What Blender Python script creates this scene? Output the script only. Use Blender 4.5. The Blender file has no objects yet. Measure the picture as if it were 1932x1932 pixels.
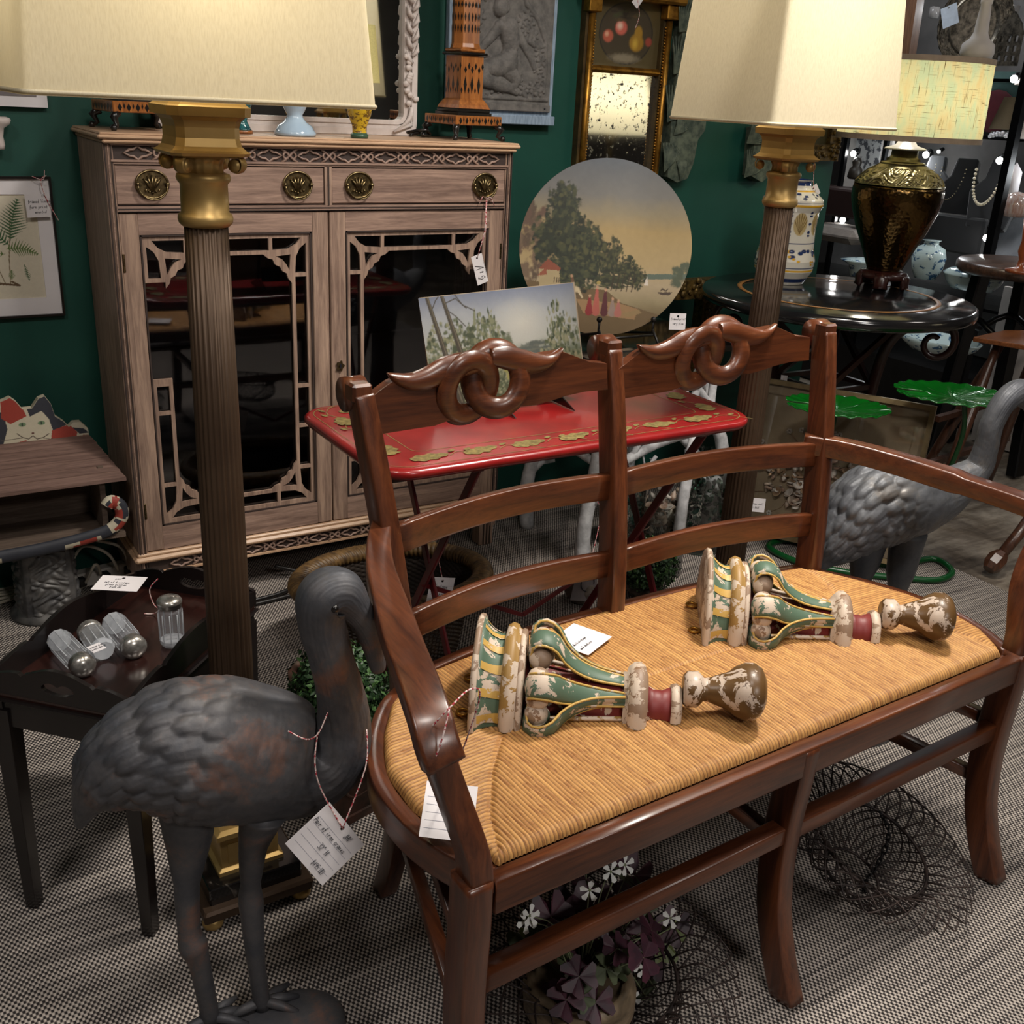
import bpy, bmesh, math, random
import numpy as np
from mathutils import Vector, Matrix, Quaternion
from mathutils.geometry import tessellate_polygon
PI = math.pi
rnd = random.Random(7)
S = bpy.context.scene
COL = S.collection

# ---------------------------------------------------------------- camera
FPX, EYE = 1965.0, 1.40
def _basis():
    z = -np.array([-266., 4934., FPX]); z /= np.linalg.norm(z)
    x = np.array([3330., -616., FPX]); x -= x.dot(z) * z; x /= np.linalg.norm(x)
    return np.array([x, np.cross(z, x), z])
RW = _basis()
cam = bpy.data.objects.new('camera', bpy.data.cameras.new('camera'))
COL.objects.link(cam)
cam.data.sensor_width = 36; cam.data.lens = 36 * FPX / 1932
cam.data.clip_start = 0.05; cam.data.clip_end = 60
cam.matrix_world = Matrix([[RW[i, 0], -RW[i, 1], -RW[i, 2], (0, 0, EYE)[i]] for i in range(3)] + [[0, 0, 0, 1]])
S.camera = cam
def ray(px, py): return RW @ np.array([px - 966., py - 966., FPX])
def onz(px, py, z): d = ray(px, py); t = (z - EYE) / d[2]; return Vector((d[0] * t, d[1] * t, z))
def ony(px, py, y): d = ray(px, py); t = y / d[1]; return Vector((d[0] * t, y, EYE + d[2] * t))
def onx(px, py, x): d = ray(px, py); t = x / d[0]; return Vector((x, d[1] * t, EYE + d[2] * t))
def onl(px, py, X, Y):
    d = ray(px, py); t = (d[0] * X + d[1] * Y) / (d[0] ** 2 + d[1] ** 2); return Vector((d[0] * t, d[1] * t, EYE + d[2] * t))

# ---------------------------------------------------------------- light
w = bpy.data.worlds.new('world'); S.world = w; w.use_nodes = True
w.node_tree.nodes['Background'].inputs[0].default_value = (0.9, 0.93, 1.0, 1)
w.node_tree.nodes['Background'].inputs[1].default_value = 0.22
S.view_settings.view_transform = 'Standard'; S.view_settings.look = 'None'
S.view_settings.gamma = 1; S.view_settings.use_curve_mapping = False
S.view_settings.exposure = 0.0
def area(name, loc, size, power, col=(1, .93, .84), target=None, shape='DISK', spread=PI):
    l = bpy.data.lights.new(name, 'AREA'); l.shape = shape; l.size = size; l.energy = power; l.color = col; l.spread = spread
    o = bpy.data.objects.new(name, l); COL.objects.link(o); o.location = loc
    if target is not None:
        o.rotation_euler = (Vector(target) - Vector(loc)).to_track_quat('-Z', 'Y').to_euler()
    return o
area('ceiling_light_seat', (1.75, 1.25, 2.72), .22, 15.5, (1, .93, .82), (1.25, 1.1, .48), spread=1.9)
area('ceiling_light_cabinet', (.6, .5, 2.74), .35, 20, (1, .93, .85), (1.2, 2.7, .8))
area('ceiling_light_table', (1.9, 1.3, 2.74), .25, 12, (1, .93, .85), (1.5, 2.1, .7), spread=1.6)
area('ceiling_light_front', (-.7, .7, 2.74), .45, 19, (1, .95, .9))
area('fill_light_right', (2.0, .5, 2.74), .4, 17, (1, .94, .87), (2.7, 2.3, .2))  # unseen overhead fill, placed and aimed to brighten the shell picture
area('ceiling_light_aisle', (4.0, 1.2, 2.74), .4, 7, (1, .94, .87))
area('ceiling_light_far', (3.7, 3.9, 2.74), .5, 20, (.9, .95, 1))
area('ceiling_light_back', (1.0, -2.0, 2.74), .8, 60, (1, .95, .9))

# ---------------------------------------------------------------- materials
MATS = {}
def lk(nt, a, b): nt.links.new(a, b)
def newmat(name):
    m = bpy.data.materials.new(name); m.use_nodes = True
    return m, m.node_tree, m.node_tree.nodes['Principled BSDF']
def N(nt, t, **k):
    n = nt.nodes.new(t)
    for a, b in k.items(): setattr(n, a, b)
    return n
def c4(c): return (c[0], c[1], c[2], 1)
def srgb(r, g, b):
    f = lambda v: (v / 255 / 12.92) if v <= 10 else ((v / 255 + .055) / 1.055) ** 2.4
    return (f(r), f(g), f(b))
def coords(nt, scale=(1, 1, 1), rot=(0, 0, 0), kind='Object'):
    tc = N(nt, 'ShaderNodeTexCoord'); mp = N(nt, 'ShaderNodeMapping')
    mp.inputs['Scale'].default_value = scale; mp.inputs['Rotation'].default_value = rot
    lk(nt, tc.outputs[kind], mp.inputs[0]); return mp.outputs[0]
def ramp(nt, src, stops):
    r = N(nt, 'ShaderNodeValToRGB'); e = r.color_ramp.elements
    while len(e) < len(stops): e.new(.5)
    for i, (p, c) in enumerate(stops): e[i].position = p; e[i].color = c4(c)
    lk(nt, src, r.inputs[0]); return r.outputs[0]
def noise(nt, vec, scale, detail=4, rough=.6, dist=0):
    n = N(nt, 'ShaderNodeTexNoise'); n.inputs['Scale'].default_value = scale; n.inputs['Detail'].default_value = detail
    n.inputs['Roughness'].default_value = rough; n.inputs['Distortion'].default_value = dist
    lk(nt, vec, n.inputs['Vector']); return n.outputs['Fac']
def bump(nt, bs, h, strength, dist=.002):
    b = N(nt, 'ShaderNodeBump'); b.inputs['Strength'].default_value = strength; b.inputs['Distance'].default_value = dist
    lk(nt, h, b.inputs['Height']); lk(nt, b.outputs[0], bs.inputs['Normal'])
def mat(name, c1, rough=.5, metal=0, c2=None, ns=30, stretch=(1, 1, 1), lo=.35, hi=.65, bmp=0, bs_=None, bdist=.002, coat=0, detail=4, spec=.5, rot=(0, 0, 0), c3=None, dist=0, sheen=0, emit=None, es=0, trans=0, ior=1.45):
    if name in MATS: return MATS[name]
    m, nt, b = newmat(name)
    b.inputs['Roughness'].default_value = rough; b.inputs['Metallic'].default_value = metal
    b.inputs['Specular IOR Level'].default_value = spec; b.inputs['Coat Weight'].default_value = coat; b.inputs['Coat Roughness'].default_value = .12
    b.inputs['Sheen Weight'].default_value = sheen; b.inputs['Transmission Weight'].default_value = trans; b.inputs['IOR'].default_value = ior
    if c2 is None: c2 = tuple(v * .82 for v in c1)
    v = coords(nt, stretch, rot); f = noise(nt, v, ns, detail, dist=dist)
    st = [(lo, c1), (hi, c2)] + ([(min(1, hi + .08), c3)] if c3 else [])
    lk(nt, ramp(nt, f, st), b.inputs['Base Color'])
    if bmp:
        f2 = noise(nt, v, bs_ or ns * 2, 5); bump(nt, b, f2, bmp, bdist)
    if emit: b.inputs['Emission Color'].default_value = c4(emit); b.inputs['Emission Strength'].default_value = es
    MATS[name] = m; return m
def wood(name, dark, light, rough=.35, axis=0, coat=.3, scale=6, bmp=.05):
    if name in MATS: return MATS[name]
    m, nt, b = newmat(name)
    st = [14, 14, 14]; st[axis] = 1
    v = coords(nt, tuple(st)); f = noise(nt, v, scale, 6, .65, .6); f2 = noise(nt, v, scale * 6, 3)
    mx = N(nt, 'ShaderNodeMath', operation='MULTIPLY_ADD'); lk(nt, f2, mx.inputs[0]); mx.inputs[1].default_value = .25; lk(nt, f, mx.inputs[2])
    mid = tuple((a + c) / 2 for a, c in zip(dark, light))
    lk(nt, ramp(nt, mx.outputs[0], [(.42, dark), (.62, mid), (.8, light)]), b.inputs['Base Color'])
    b.inputs['Roughness'].default_value = rough; b.inputs['Coat Weight'].default_value = coat; b.inputs['Coat Roughness'].default_value = .2
    bump(nt, b, mx.outputs[0], bmp, .001); MATS[name] = m; return m
def glass(name, col=(1, 1, 1), rough=.02, alpha=.12, solid=False):
    if name in MATS: return MATS[name]
    m, nt, b = newmat(name)
    if solid:
        b.inputs['Base Color'].default_value = c4(col); b.inputs['Transmission Weight'].default_value = 1; b.inputs['Roughness'].default_value = rough; b.inputs['IOR'].default_value = 1.4
    else:
        nt.nodes.remove(b); o = nt.nodes['Material Output']
        t = N(nt, 'ShaderNodeBsdfTransparent'); t.inputs[0].default_value = c4(col); g = N(nt, 'ShaderNodeBsdfGlossy'); g.inputs['Roughness'].default_value = rough
        fr = N(nt, 'ShaderNodeFresnel'); fr.inputs[0].default_value = 1.5; mx = N(nt, 'ShaderNodeMixShader')
        ad = N(nt, 'ShaderNodeMath', operation='ADD'); ad.inputs[1].default_value = alpha; lk(nt, fr.outputs[0], ad.inputs[0])
        lk(nt, ad.outputs[0], mx.inputs[0]); lk(nt, t.outputs[0], mx.inputs[1]); lk(nt, g.outputs[0], mx.inputs[2]); lk(nt, mx.outputs[0], o.inputs[0])
    MATS[name] = m; return m
def shade_mat(name, col, weave=(900, 900, 220), tr=.5, c2=None):
    if name in MATS: return MATS[name]
    m, nt, b = newmat(name); nt.nodes.remove(b); o = nt.nodes['Material Output']
    v = coords(nt, weave); f = noise(nt, v, 1, 3); cc = ramp(nt, f, [(.3, c2 or tuple(x * .8 for x in col)), (.6, col)])
    d = N(nt, 'ShaderNodeBsdfDiffuse'); t = N(nt, 'ShaderNodeBsdfTranslucent'); mx = N(nt, 'ShaderNodeMixShader'); mx.inputs[0].default_value = tr
    lk(nt, cc, d.inputs[0]); lk(nt, cc, t.inputs[0]); lk(nt, d.outputs[0], mx.inputs[1]); lk(nt, t.outputs[0], mx.inputs[2]); lk(nt, mx.outputs[0], o.inputs[0])
    MATS[name] = m; return m
def vcmat(name, rough=.6, coat=0, bmp=0, ns=200):
    if name in MATS: return MATS[name]
    m, nt, b = newmat(name); a = N(nt, 'ShaderNodeAttribute'); a.attribute_name = 'paint'
    lk(nt, a.outputs['Color'], b.inputs['Base Color']); b.inputs['Roughness'].default_value = rough; b.inputs['Coat Weight'].default_value = coat
    if bmp: bump(nt, b, noise(nt, coords(nt), ns, 4), bmp, .001)
    MATS[name] = m; return m

# ---------------------------------------------------------------- mesh tools
class MB:
    def __init__(s): s.v = []; s.f = []; s.m = []; s.sm = []
    def add(s, vs, fs, mi=0, smooth=False):
        o = len(s.v); s.v += [tuple(v) for v in vs]
        for f in fs: s.f.append(tuple(i + o for i in f)); s.m.append(mi); s.sm.append(smooth)
        return s
    def box(s, c, d, mi=0, rot=None, bev=0, taper=None):
        x, y, z = d[0] / 2, d[1] / 2, d[2] / 2
        b = min(bev, x * .9, y * .9, z * .9)
        vs = []; 
        if b <= 0:
            vs = [(sx * x, sy * y, sz * z) for sz in (-1, 1) for sy in (-1, 1) for sx in (-1, 1)]
            fs = [(0, 2, 3, 1), (4, 5, 7, 6), (0, 1, 5, 4), (2, 6, 7, 3), (0, 4, 6, 2), (1, 3, 7, 5)]
        else:
            ring = lambda hx, hy, zz: [(-hx, -hy + b, zz), (-hx + b, -hy, zz), (hx - b, -hy, zz), (hx, -hy + b, zz), (hx, hy - b, zz), (hx - b, hy, zz), (-hx + b, hy, zz), (-hx, hy - b, zz)]
            def rg(hx, hy, zz, bb): return [(-hx, -hy + bb, zz), (-hx + bb, -hy, zz), (hx - bb, -hy, zz), (hx, -hy + bb, zz), (hx, hy - bb, zz), (hx - bb, hy, zz), (-hx + bb, hy, zz), (-hx, hy - bb, zz)]
            vs = rg(x - b, y - b, -z, b * .01) + rg(x, y, -z + b, b) + rg(x, y, z - b, b) + rg(x - b, y - b, z, b * .01)
            fs = [tuple(reversed(range(8)))] + [(k * 8 + i, k * 8 + (i + 1) % 8, k * 8 + 8 + (i + 1) % 8, k * 8 + 8 + i) for k in range(3) for i in range(8)] + [tuple(range(24, 32))]
        M = rot if rot is not None else Matrix.Identity(3)
        c = Vector(c); s.add([M @ Vector(v) + c for v in vs], fs, mi); return s
    def bar(s, a, b, w, h, mi=0, up=(0, 0, 1), bev=0):
        a = Vector(a); b = Vector(b); d = (b - a); L = d.length; d.normalize(); up = Vector(up)
        if abs(d.dot(up)) > .98: up = Vector((0, 1, 0))
        sx = d.cross(up).normalized(); u = sx.cross(d)
        R = Matrix((sx, u, d)).transposed()
        return s.box((a + b) / 2, (w, h, L), mi, R, bev)
    def tube(s, pts, r, n=8, mi=0, cap=True, closed=False, up=(0, 0, 1), sec=None, smooth=True):
        pts = [Vector(p) for p in pts]; K = len(pts)
        if not hasattr(r, '__len__'): r = [r] * K
        if sec is None: sec = [(math.cos(2 * PI * i / n), math.sin(2 * PI * i / n)) for i in range(n)]
        n = len(sec); vs = []; up = Vector(up); pu = None
        for k in range(K):
            if closed: t = pts[(k + 1) % K] - pts[k - 1]
            else: t = pts[min(k + 1, K - 1)] - pts[max(k - 1, 0)]
            if t.length < 1e-9: t = Vector((0, 0, 1))
            t.normalize()
            u = up if pu is None else pu
            u = u - t * u.dot(t)
            if u.length < 1e-3: u = Vector((1, 0, 0)) - t * t.x
            if u.length < 1e-3: u = Vector((0, 1, 0))
            u.normalize(); pu = u; sx = t.cross(u)
            rr = r[k]; ra, rb = rr if isinstance(rr, (tuple, list)) else (rr, rr)
            vs += [pts[k] + sx * (a * ra) + u * (b * rb) for a, b in sec]
        fs = []
        KK = K if closed else K - 1
        for k in range(KK):
            k2 = (k + 1) % K
            fs += [(k * n + i, k * n + (i + 1) % n, k2 * n + (i + 1) % n, k2 * n + i) for i in range(n)]
        if cap and not closed: fs += [tuple(reversed(range(n))), tuple(range((K - 1) * n, K * n))]
        return s.add(vs, fs, mi, smooth)
    def lathe(s, prof, n=32, c=(0, 0, 0), mi=0, sx=1, sy=1, smooth=True, rot=None, a0=0, a1=2 * PI, caps=True, flute=0, fd=0):
        vs = []; full = abs(a1 - a0 - 2 * PI) < 1e-6; m = n if full else n + 1
        M = rot if rot is not None else Matrix.Identity(3); c = Vector(c)
        for (r, z) in prof:
            for i in range(m):
                a = a0 + (a1 - a0) * i / n; rr = r * (1 - fd * (.5 + .5 * math.cos(flute * a))) if flute else r
                vs.append(M @ Vector((rr * math.cos(a) * sx, rr * math.sin(a) * sy, z)) + c)
        fs = []
        for k in range(len(prof) - 1):
            for i in range(n if full else n):
                j = (i + 1) % m
                if not full and i == n: continue
                fs.append((k * m + i, k * m + j, (k + 1) * m + j, (k + 1) * m + i))
        if caps:
            if prof[0][0] > 1e-5: fs.append(tuple(reversed(range(m))))
            if prof[-1][0] > 1e-5: fs.append(tuple(range((len(prof) - 1) * m, len(prof) * m)))
        return s.add(vs, fs, mi, smooth)
    def loft(s, rings, mi=0, smooth=False, cap=True):
        n = len(rings[0]); vs = [v for r in rings for v in r]; fs = []
        for k in range(len(rings) - 1): fs += [(k * n + i, k * n + (i + 1) % n, (k + 1) * n + (i + 1) % n, (k + 1) * n + i) for i in range(n)]
        if cap: fs += [tuple(reversed(range(n))), tuple(range((len(rings) - 1) * n, len(rings) * n))]
        return s.add(vs, fs, mi, smooth)
    def plate(s, loops, th, M=None, mi=0, mi_side=None):
        """flat outline (first loop) with holes, extruded by th along +w; M maps (u,v,w) to space"""
        if M is None: M = Matrix.Identity(4)
        tris = tessellate_polygon([[Vector((p[0], p[1], 0)) for p in l] for l in loops])
        flat = [p for l in loops for p in l]; n = len(flat)
        vs = [M @ Vector((p[0], p[1], 0)) for p in flat] + [M @ Vector((p[0], p[1], th)) for p in flat]
        fs = []
        for t in tris:
            a, b, c = t; area = (flat[b][0] - flat[a][0]) * (flat[c][1] - flat[a][1]) - (flat[c][0] - flat[a][0]) * (flat[b][1] - flat[a][1])
            if area < 0: a, b, c = c, b, a
            fs += [(c, b, a), (a + n, b + n, c + n)]
        s.add(vs, fs, mi)
        o = 0; sd = []
        for l in loops:
            k = len(l); sd += [(o + i, o + (i + 1) % k, o + (i + 1) % k + n, o + i + n) for i in range(k)]; o += k
        base = len(s.v) - 2 * n
        for f in sd: s.f.append(tuple(i + base for i in f)); s.m.append(mi if mi_side is None else mi_side); s.sm.append(False)
        return s
    def ball(s, c, r, n=12, mi=0, sc=(1, 1, 1)):
        m = max(4, n // 2)
        prof = [(math.sin(PI * k / m) * r, -math.cos(PI * k / m) * r * sc[2]) for k in range(m + 1)]
        prof[0] = (1e-6, prof[0][1]); prof[-1] = (1e-6, prof[-1][1])
        return s.lathe(prof, n, c, mi, sc[0], sc[1])
    def xf(s, M, start=0):
        for i in range(start, len(s.v)): s.v[i] = tuple(M @ Vector(s.v[i]))
        return s
    def build(s, name, mats, parent=None, loc=None, bevel=0, recalc=True, sub=0):
        me = bpy.data.meshes.new(name); me.from_pydata([tuple(v) for v in s.v], [], s.f)
        if not isinstance(mats, (list, tuple)): mats = [mats]
        for m in mats: me.materials.append(m)
        me.polygons.foreach_set('material_index', s.m); me.polygons.foreach_set('use_smooth', s.sm)
        if recalc:
            bm = bmesh.new(); bm.from_mesh(me); bmesh.ops.remove_doubles(bm, verts=bm.verts, dist=1e-6); bmesh.ops.recalc_face_normals(bm, faces=bm.faces); bm.to_mesh(me); bm.free()
        me.update()
        o = bpy.data.objects.new(name, me); COL.objects.link(o)
        if parent is not None: o.parent = parent
        if loc is not None: o.location = loc
        if bevel:
            b = o.modifiers.new('bevel', 'BEVEL'); b.width = bevel; b.segments = 2; b.limit_method = 'ANGLE'; b.angle_limit = .7
        if sub:
            b = o.modifiers.new('sub', 'SUBSURF'); b.levels = sub; b.render_levels = sub
        return o
def tag(o, label=None, cat=None, group=None, kind=None):
    if label: o['label'] = label
    if cat: o['category'] = cat
    if group: o['group'] = group
    if kind: o['kind'] = kind
    return o
def thing(name, label, cat, loc=(0, 0, 0), rz=0, group=None):
    o = bpy.data.objects.new(name, None); COL.objects.link(o); o.location = loc; o.rotation_euler = (0, 0, rz)
    o.empty_display_size = .05
    return tag(o, label, cat, group)
def dup(root, loc, rz=0, label=None, group=None):
    r = root.copy(); COL.objects.link(r); r.location = loc; r.rotation_euler = (0, 0, rz)
    if label: r['label'] = label
    if group: r['group'] = group
    for ch in list(root.children):
        c = ch.copy(); COL.objects.link(c); c.parent = r
        for g in ch.children: d = g.copy(); COL.objects.link(d); d.parent = c
    return r
def grid(name, nu, nv, fn, mats, parent=None, loc=None, colors=None, smooth=True, closed_u=False, midx=None):
    """numpy surface; fn(U,V)->x,y,z arrays; colors -> (n,3)"""
    U, V = np.meshgrid(np.linspace(0, 1, nu), np.linspace(0, 1, nv)); x, y, z = fn(U, V)
    co = np.stack([x, y, z], -1).reshape(-1, 3).astype(np.float32)
    me = bpy.data.meshes.new(name); I = np.arange(nu * nv).reshape(nv, nu)
    q = np.stack([I[:-1, :-1], I[:-1, 1:], I[1:, 1:], I[1:, :-1]], -1).reshape(-1, 4)
    me.vertices.add(len(co)); me.vertices.foreach_set('co', co.ravel())
    me.loops.add(q.size); me.loops.foreach_set('vertex_index', q.ravel().astype(np.int32))
    me.polygons.add(len(q)); me.polygons.foreach_set('loop_start', np.arange(0, q.size, 4, dtype=np.int32))
    me.update(calc_edges=True)
    me.polygons.foreach_set('use_smooth', np.full(len(q), smooth))
    if not isinstance(mats, (list, tuple)): mats = [mats]
    for m in mats: me.materials.append(m)
    if colors is not None:
        at = me.attributes.new('paint', 'FLOAT_COLOR', 'POINT'); c = np.ones((len(co), 4), np.float32); c[:, :3] = colors(U, V).reshape(-1, 3); at.data.foreach_set('color', c.ravel())
    o = bpy.data.objects.new(name, me); COL.objects.link(o)
    if parent is not None: o.parent = parent
    if loc is not None: o.location = loc
    return o
def spline(pts, k=8, closed=False):
    pts = [np.array(p, float) for p in pts]; n = len(pts); out = []
    rng = range(n if closed else n - 1)
    for i in rng:
        g = (lambda j: pts[j % n]) if closed else (lambda j: pts[min(max(j, 0), n - 1)])
        p0, p1, p2, p3 = g(i - 1), g(i), g(i + 1), g(i + 2)
        for s_ in range(k):
            t = s_ / k; out.append(.5 * ((2 * p1) + (-p0 + p2) * t + (2 * p0 - 5 * p1 + 4 * p2 - p3) * t * t + (-p0 + 3 * p1 - 3 * p2 + p3) * t ** 3))
    if not closed: out.append(pts[-1])
    return [tuple(float(v) for v in p) for p in out]
def rrect(x0, y0, x1, y1, r, k=3):
    out = []
    for cx, cy, a in ((x1 - r, y1 - r, 0), (x0 + r, y1 - r, 90), (x0 + r, y0 + r, 180), (x1 - r, y0 + r, 270)):
        for i in range(k + 1): t = math.radians(a + 90 * i / k); out.append((cx + r * math.cos(t), cy + r * math.sin(t)))
    return out
def XZ(y, flip=1):  # (u,v,w) -> (x, y - w, z): a plate facing the viewer
    return Matrix(((1, 0, 0, 0), (0, 0, -flip, y), (0, 1, 0, 0), (0, 0, 0, 1)))
def frame3(o, u, v):
    u = Vector(u).normalized(); v = Vector(v); n = u.cross(v).normalized(); v = n.cross(u)
    return Matrix(((u.x, v.x, n.x, o[0]), (u.y, v.y, n.y, o[1]), (u.z, v.z, n.z, o[2]), (0, 0, 0, 1)))
# stroke lettering, used for the handwriting on the price tickets
GL = {'0': [[(0, 0), (1, 0), (1, 2), (0, 2), (0, 0)]], '1': [[(.2, 1.6), (.6, 2), (.6, 0)]], '2': [[(0, 1.6), (.5, 2), (1, 1.5), (0, 0), (1, 0)]], '3': [[(0, 2), (1, 2), (.4, 1.1), (1, .6), (.5, 0), (0, .2)]],
 '4': [[(.7, 0), (.7, 2), (0, .7), (1, .7)]], '5': [[(1, 2), (.1, 2), (0, 1.1), (.8, 1.2), (1, .5), (.5, 0), (0, .2)]], '7': [[(0, 2), (1, 2), (.3, 0)]], '9': [[(1, 1.3), (.5, 1), (0, 1.5), (.5, 2), (1, 1.6), (.8, 0)]], '8': [[(.5, 1), (0, 1.5), (.5, 2), (1, 1.5), (.5, 1), (0, .4), (.5, 0), (1, .4), (.5, 1)]],
 '$': [[(1, 1.6), (.3, 1.8), (.1, 1.2), (.9, .8), (.7, .2), (0, .3)], [(.5, 2.2), (.5, -.2)]], '.': [[(.3, 0), (.45, .1)]], '"': [[(.2, 2), (.2, 1.6)], [(.5, 2), (.5, 1.6)]], '&': [[(1, 0), (.2, 1.5), (.5, 2), (.8, 1.6), (0, .5), (.4, 0), (1, .8)]],
 'a': [[(1, 1), (.3, 1), (0, .4), (.4, 0), (.9, .5), (.9, 1), (1, 0)]], 'b': [[(0, 2), (0, 0), (.7, .1), (.7, .8), (0, .8)]], 'c': [[(.9, .9), (.3, 1), (0, .4), (.4, 0), (.9, .2)]], 'd': [[(.9, 2), (.9, 0), (.2, 0), (.1, .8), (.9, .8)]], 'e': [[(0, .5), (.9, .6), (.5, 1), (.1, .6), (.3, 0), (.9, .2)]],
 'f': [[(.9, 1.9), (.4, 1.8), (.4, -.4)], [(.1, .9), (.8, .9)]], 'g': [[(.8, .9), (.2, .9), (.1, .2), (.8, .3), (.8, .9), (.6, -.6), (0, -.5)]], 'h': [[(0, 2), (0, 0)], [(0, .8), (.6, 1), (.7, 0)]], 'i': [[(.2, 1), (.3, 0)], [(.25, 1.4), (.3, 1.5)]], 'k': [[(0, 2), (0, 0)], [(.7, 1), (0, .5), (.8, 0)]], 'l': [[(.2, 2), (.2, 0), (.5, 0)]],
 'm': [[(0, 0), (0, 1), (.4, .9), (.4, 0)], [(.4, .8), (.9, .9), (.9, 0)]], 'n': [[(0, 0), (0, 1)], [(0, .7), (.6, 1), (.7, 0)]], 'o': [[(.5, 1), (0, .5), (.5, 0), (.9, .5), (.5, 1)]], 'p': [[(0, 1), (0, -.8)], [(0, .9), (.8, .8), (.6, .1), (0, .1)]], 'r': [[(0, 0), (0, 1), (.3, .8), (.8, 1)]], 's': [[(.8, 1), (.1, .8), (.8, .3), (0, 0)]],
 't': [[(.4, 1.7), (.4, 0), (.8, 0)], [(0, 1.1), (.8, 1.1)]], 'u': [[(0, 1), (.1, 0), (.7, .1), (.8, 1), (.9, 0)]], 'v': [[(0, 1), (.4, 0), (.8, 1)]], 'w': [[(0, 1), (.2, 0), (.5, .8), (.7, 0), (1, 1)]], 'x': [[(0, 1), (.8, 0)], [(.8, 1), (0, 0)]], 'y': [[(0, 1), (.4, .1)], [(.9, 1), (.1, -.8)]],
 'P': [[(0, 0), (.2, 2), (1, 1.7), (.8, 1), (.1, 1)]], 'V': [[(0, 2), (.4, 0), (1.2, 2.1)]], 'J': [[(.8, 2), (.7, 0), (.2, -.2), (0, .4)]], 'W': [[(0, 1.8), (.2, 0), (.5, 1.4), (.8, 0), (1.3, 2)]], 'A': [[(0, 0), (.6, 2), (1, 0)], [(.2, .8), (.9, .8)]], 'B': [[(0, 0), (0, 2), (.8, 1.6), (0, 1), (.9, .5), (0, 0)]], 'H': [[(0, 0), (0, 2)], [(1, 0), (1, 2)], [(0, 1), (1, 1)]], 'G': [[(1, 1.7), (.5, 2), (0, 1), (.5, 0), (1, .3), (1, .9), (.6, .9)]], 'D': [[(0, 0), (.2, 2), (1, 1.5), (.9, .5), (0, 0)]]}
def script(mb, M, text, u, v, h, mi, wt=.0006):
    x = u; k = h / 2
    for ch in text:
        if ch in GL:
            for st in GL[ch]:
                pts = [M @ Vector((x + (p[0] + .2 * p[1]) * k * .75, v + p[1] * k, .0006)) for p in st]
                if len(pts) > 1: mb.tube(pts, wt, 4, mi, up=tuple((M.to_3x3() @ Vector((0, 0, 1)))), smooth=False)
        x += k * (1.0 if ch != ' ' else .9)
    return mb
WHITE = mat('card_white', srgb(225, 220, 222), .55, c2=srgb(215, 210, 212), ns=5)
INK = mat('ink', (.012, .012, .02), .5); RULE = mat('card_rule', srgb(150, 150, 165), .6)
GREYCARD = mat('card_grey', srgb(120, 112, 112), .6)
TWINE = mat('red_white_twine', srgb(225, 205, 200), .8, c2=srgb(170, 45, 60), ns=260, lo=.5, hi=.52)
def ticket(M, w, h, lines, label, face=None, hole=True, strings=(), ruled=True, group=None, twine=TWINE, price=None, name='price_tag'):
    """card in the u,v plane of M (origin at its lower left), writing on the +n side"""
    face = face or WHITE
    mb = MB(); t = .0006; hl = []
    if hole: hl = [[(w * .5 + .0035 * math.cos(a * PI / 4), h - .009 + .0035 * math.sin(a * PI / 4)) for a in range(8)]]
    mb.plate([[(0, 0), (w, 0), (w, h), (0, h)]] + hl, -t, M)
    if ruled:
        for k in range(5):
            y = h * (.72 - .14 * k); mb.box((M @ Vector((w / 2, y, .0002))), (.0005, .0005, .0005), 1) if False else mb.add([M @ Vector(p) for p in ((w * .06, y, .0003), (w * .94, y, .0003), (w * .94, y + .0005, .0003), (w * .06, y + .0005, .0003))], [(0, 1, 2, 3)], 1)
    for (tx, u, v, hh) in lines: script(mb, M, tx, u, v, hh, 2, max(.0003, hh * .05))
    e = mb.build(name, [face, RULE, INK])
    for s_ in strings:
        MB().tube(s_, .0011, 5).build('string', twine, e)
    return tag(e, label, 'price tag', group)
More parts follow.
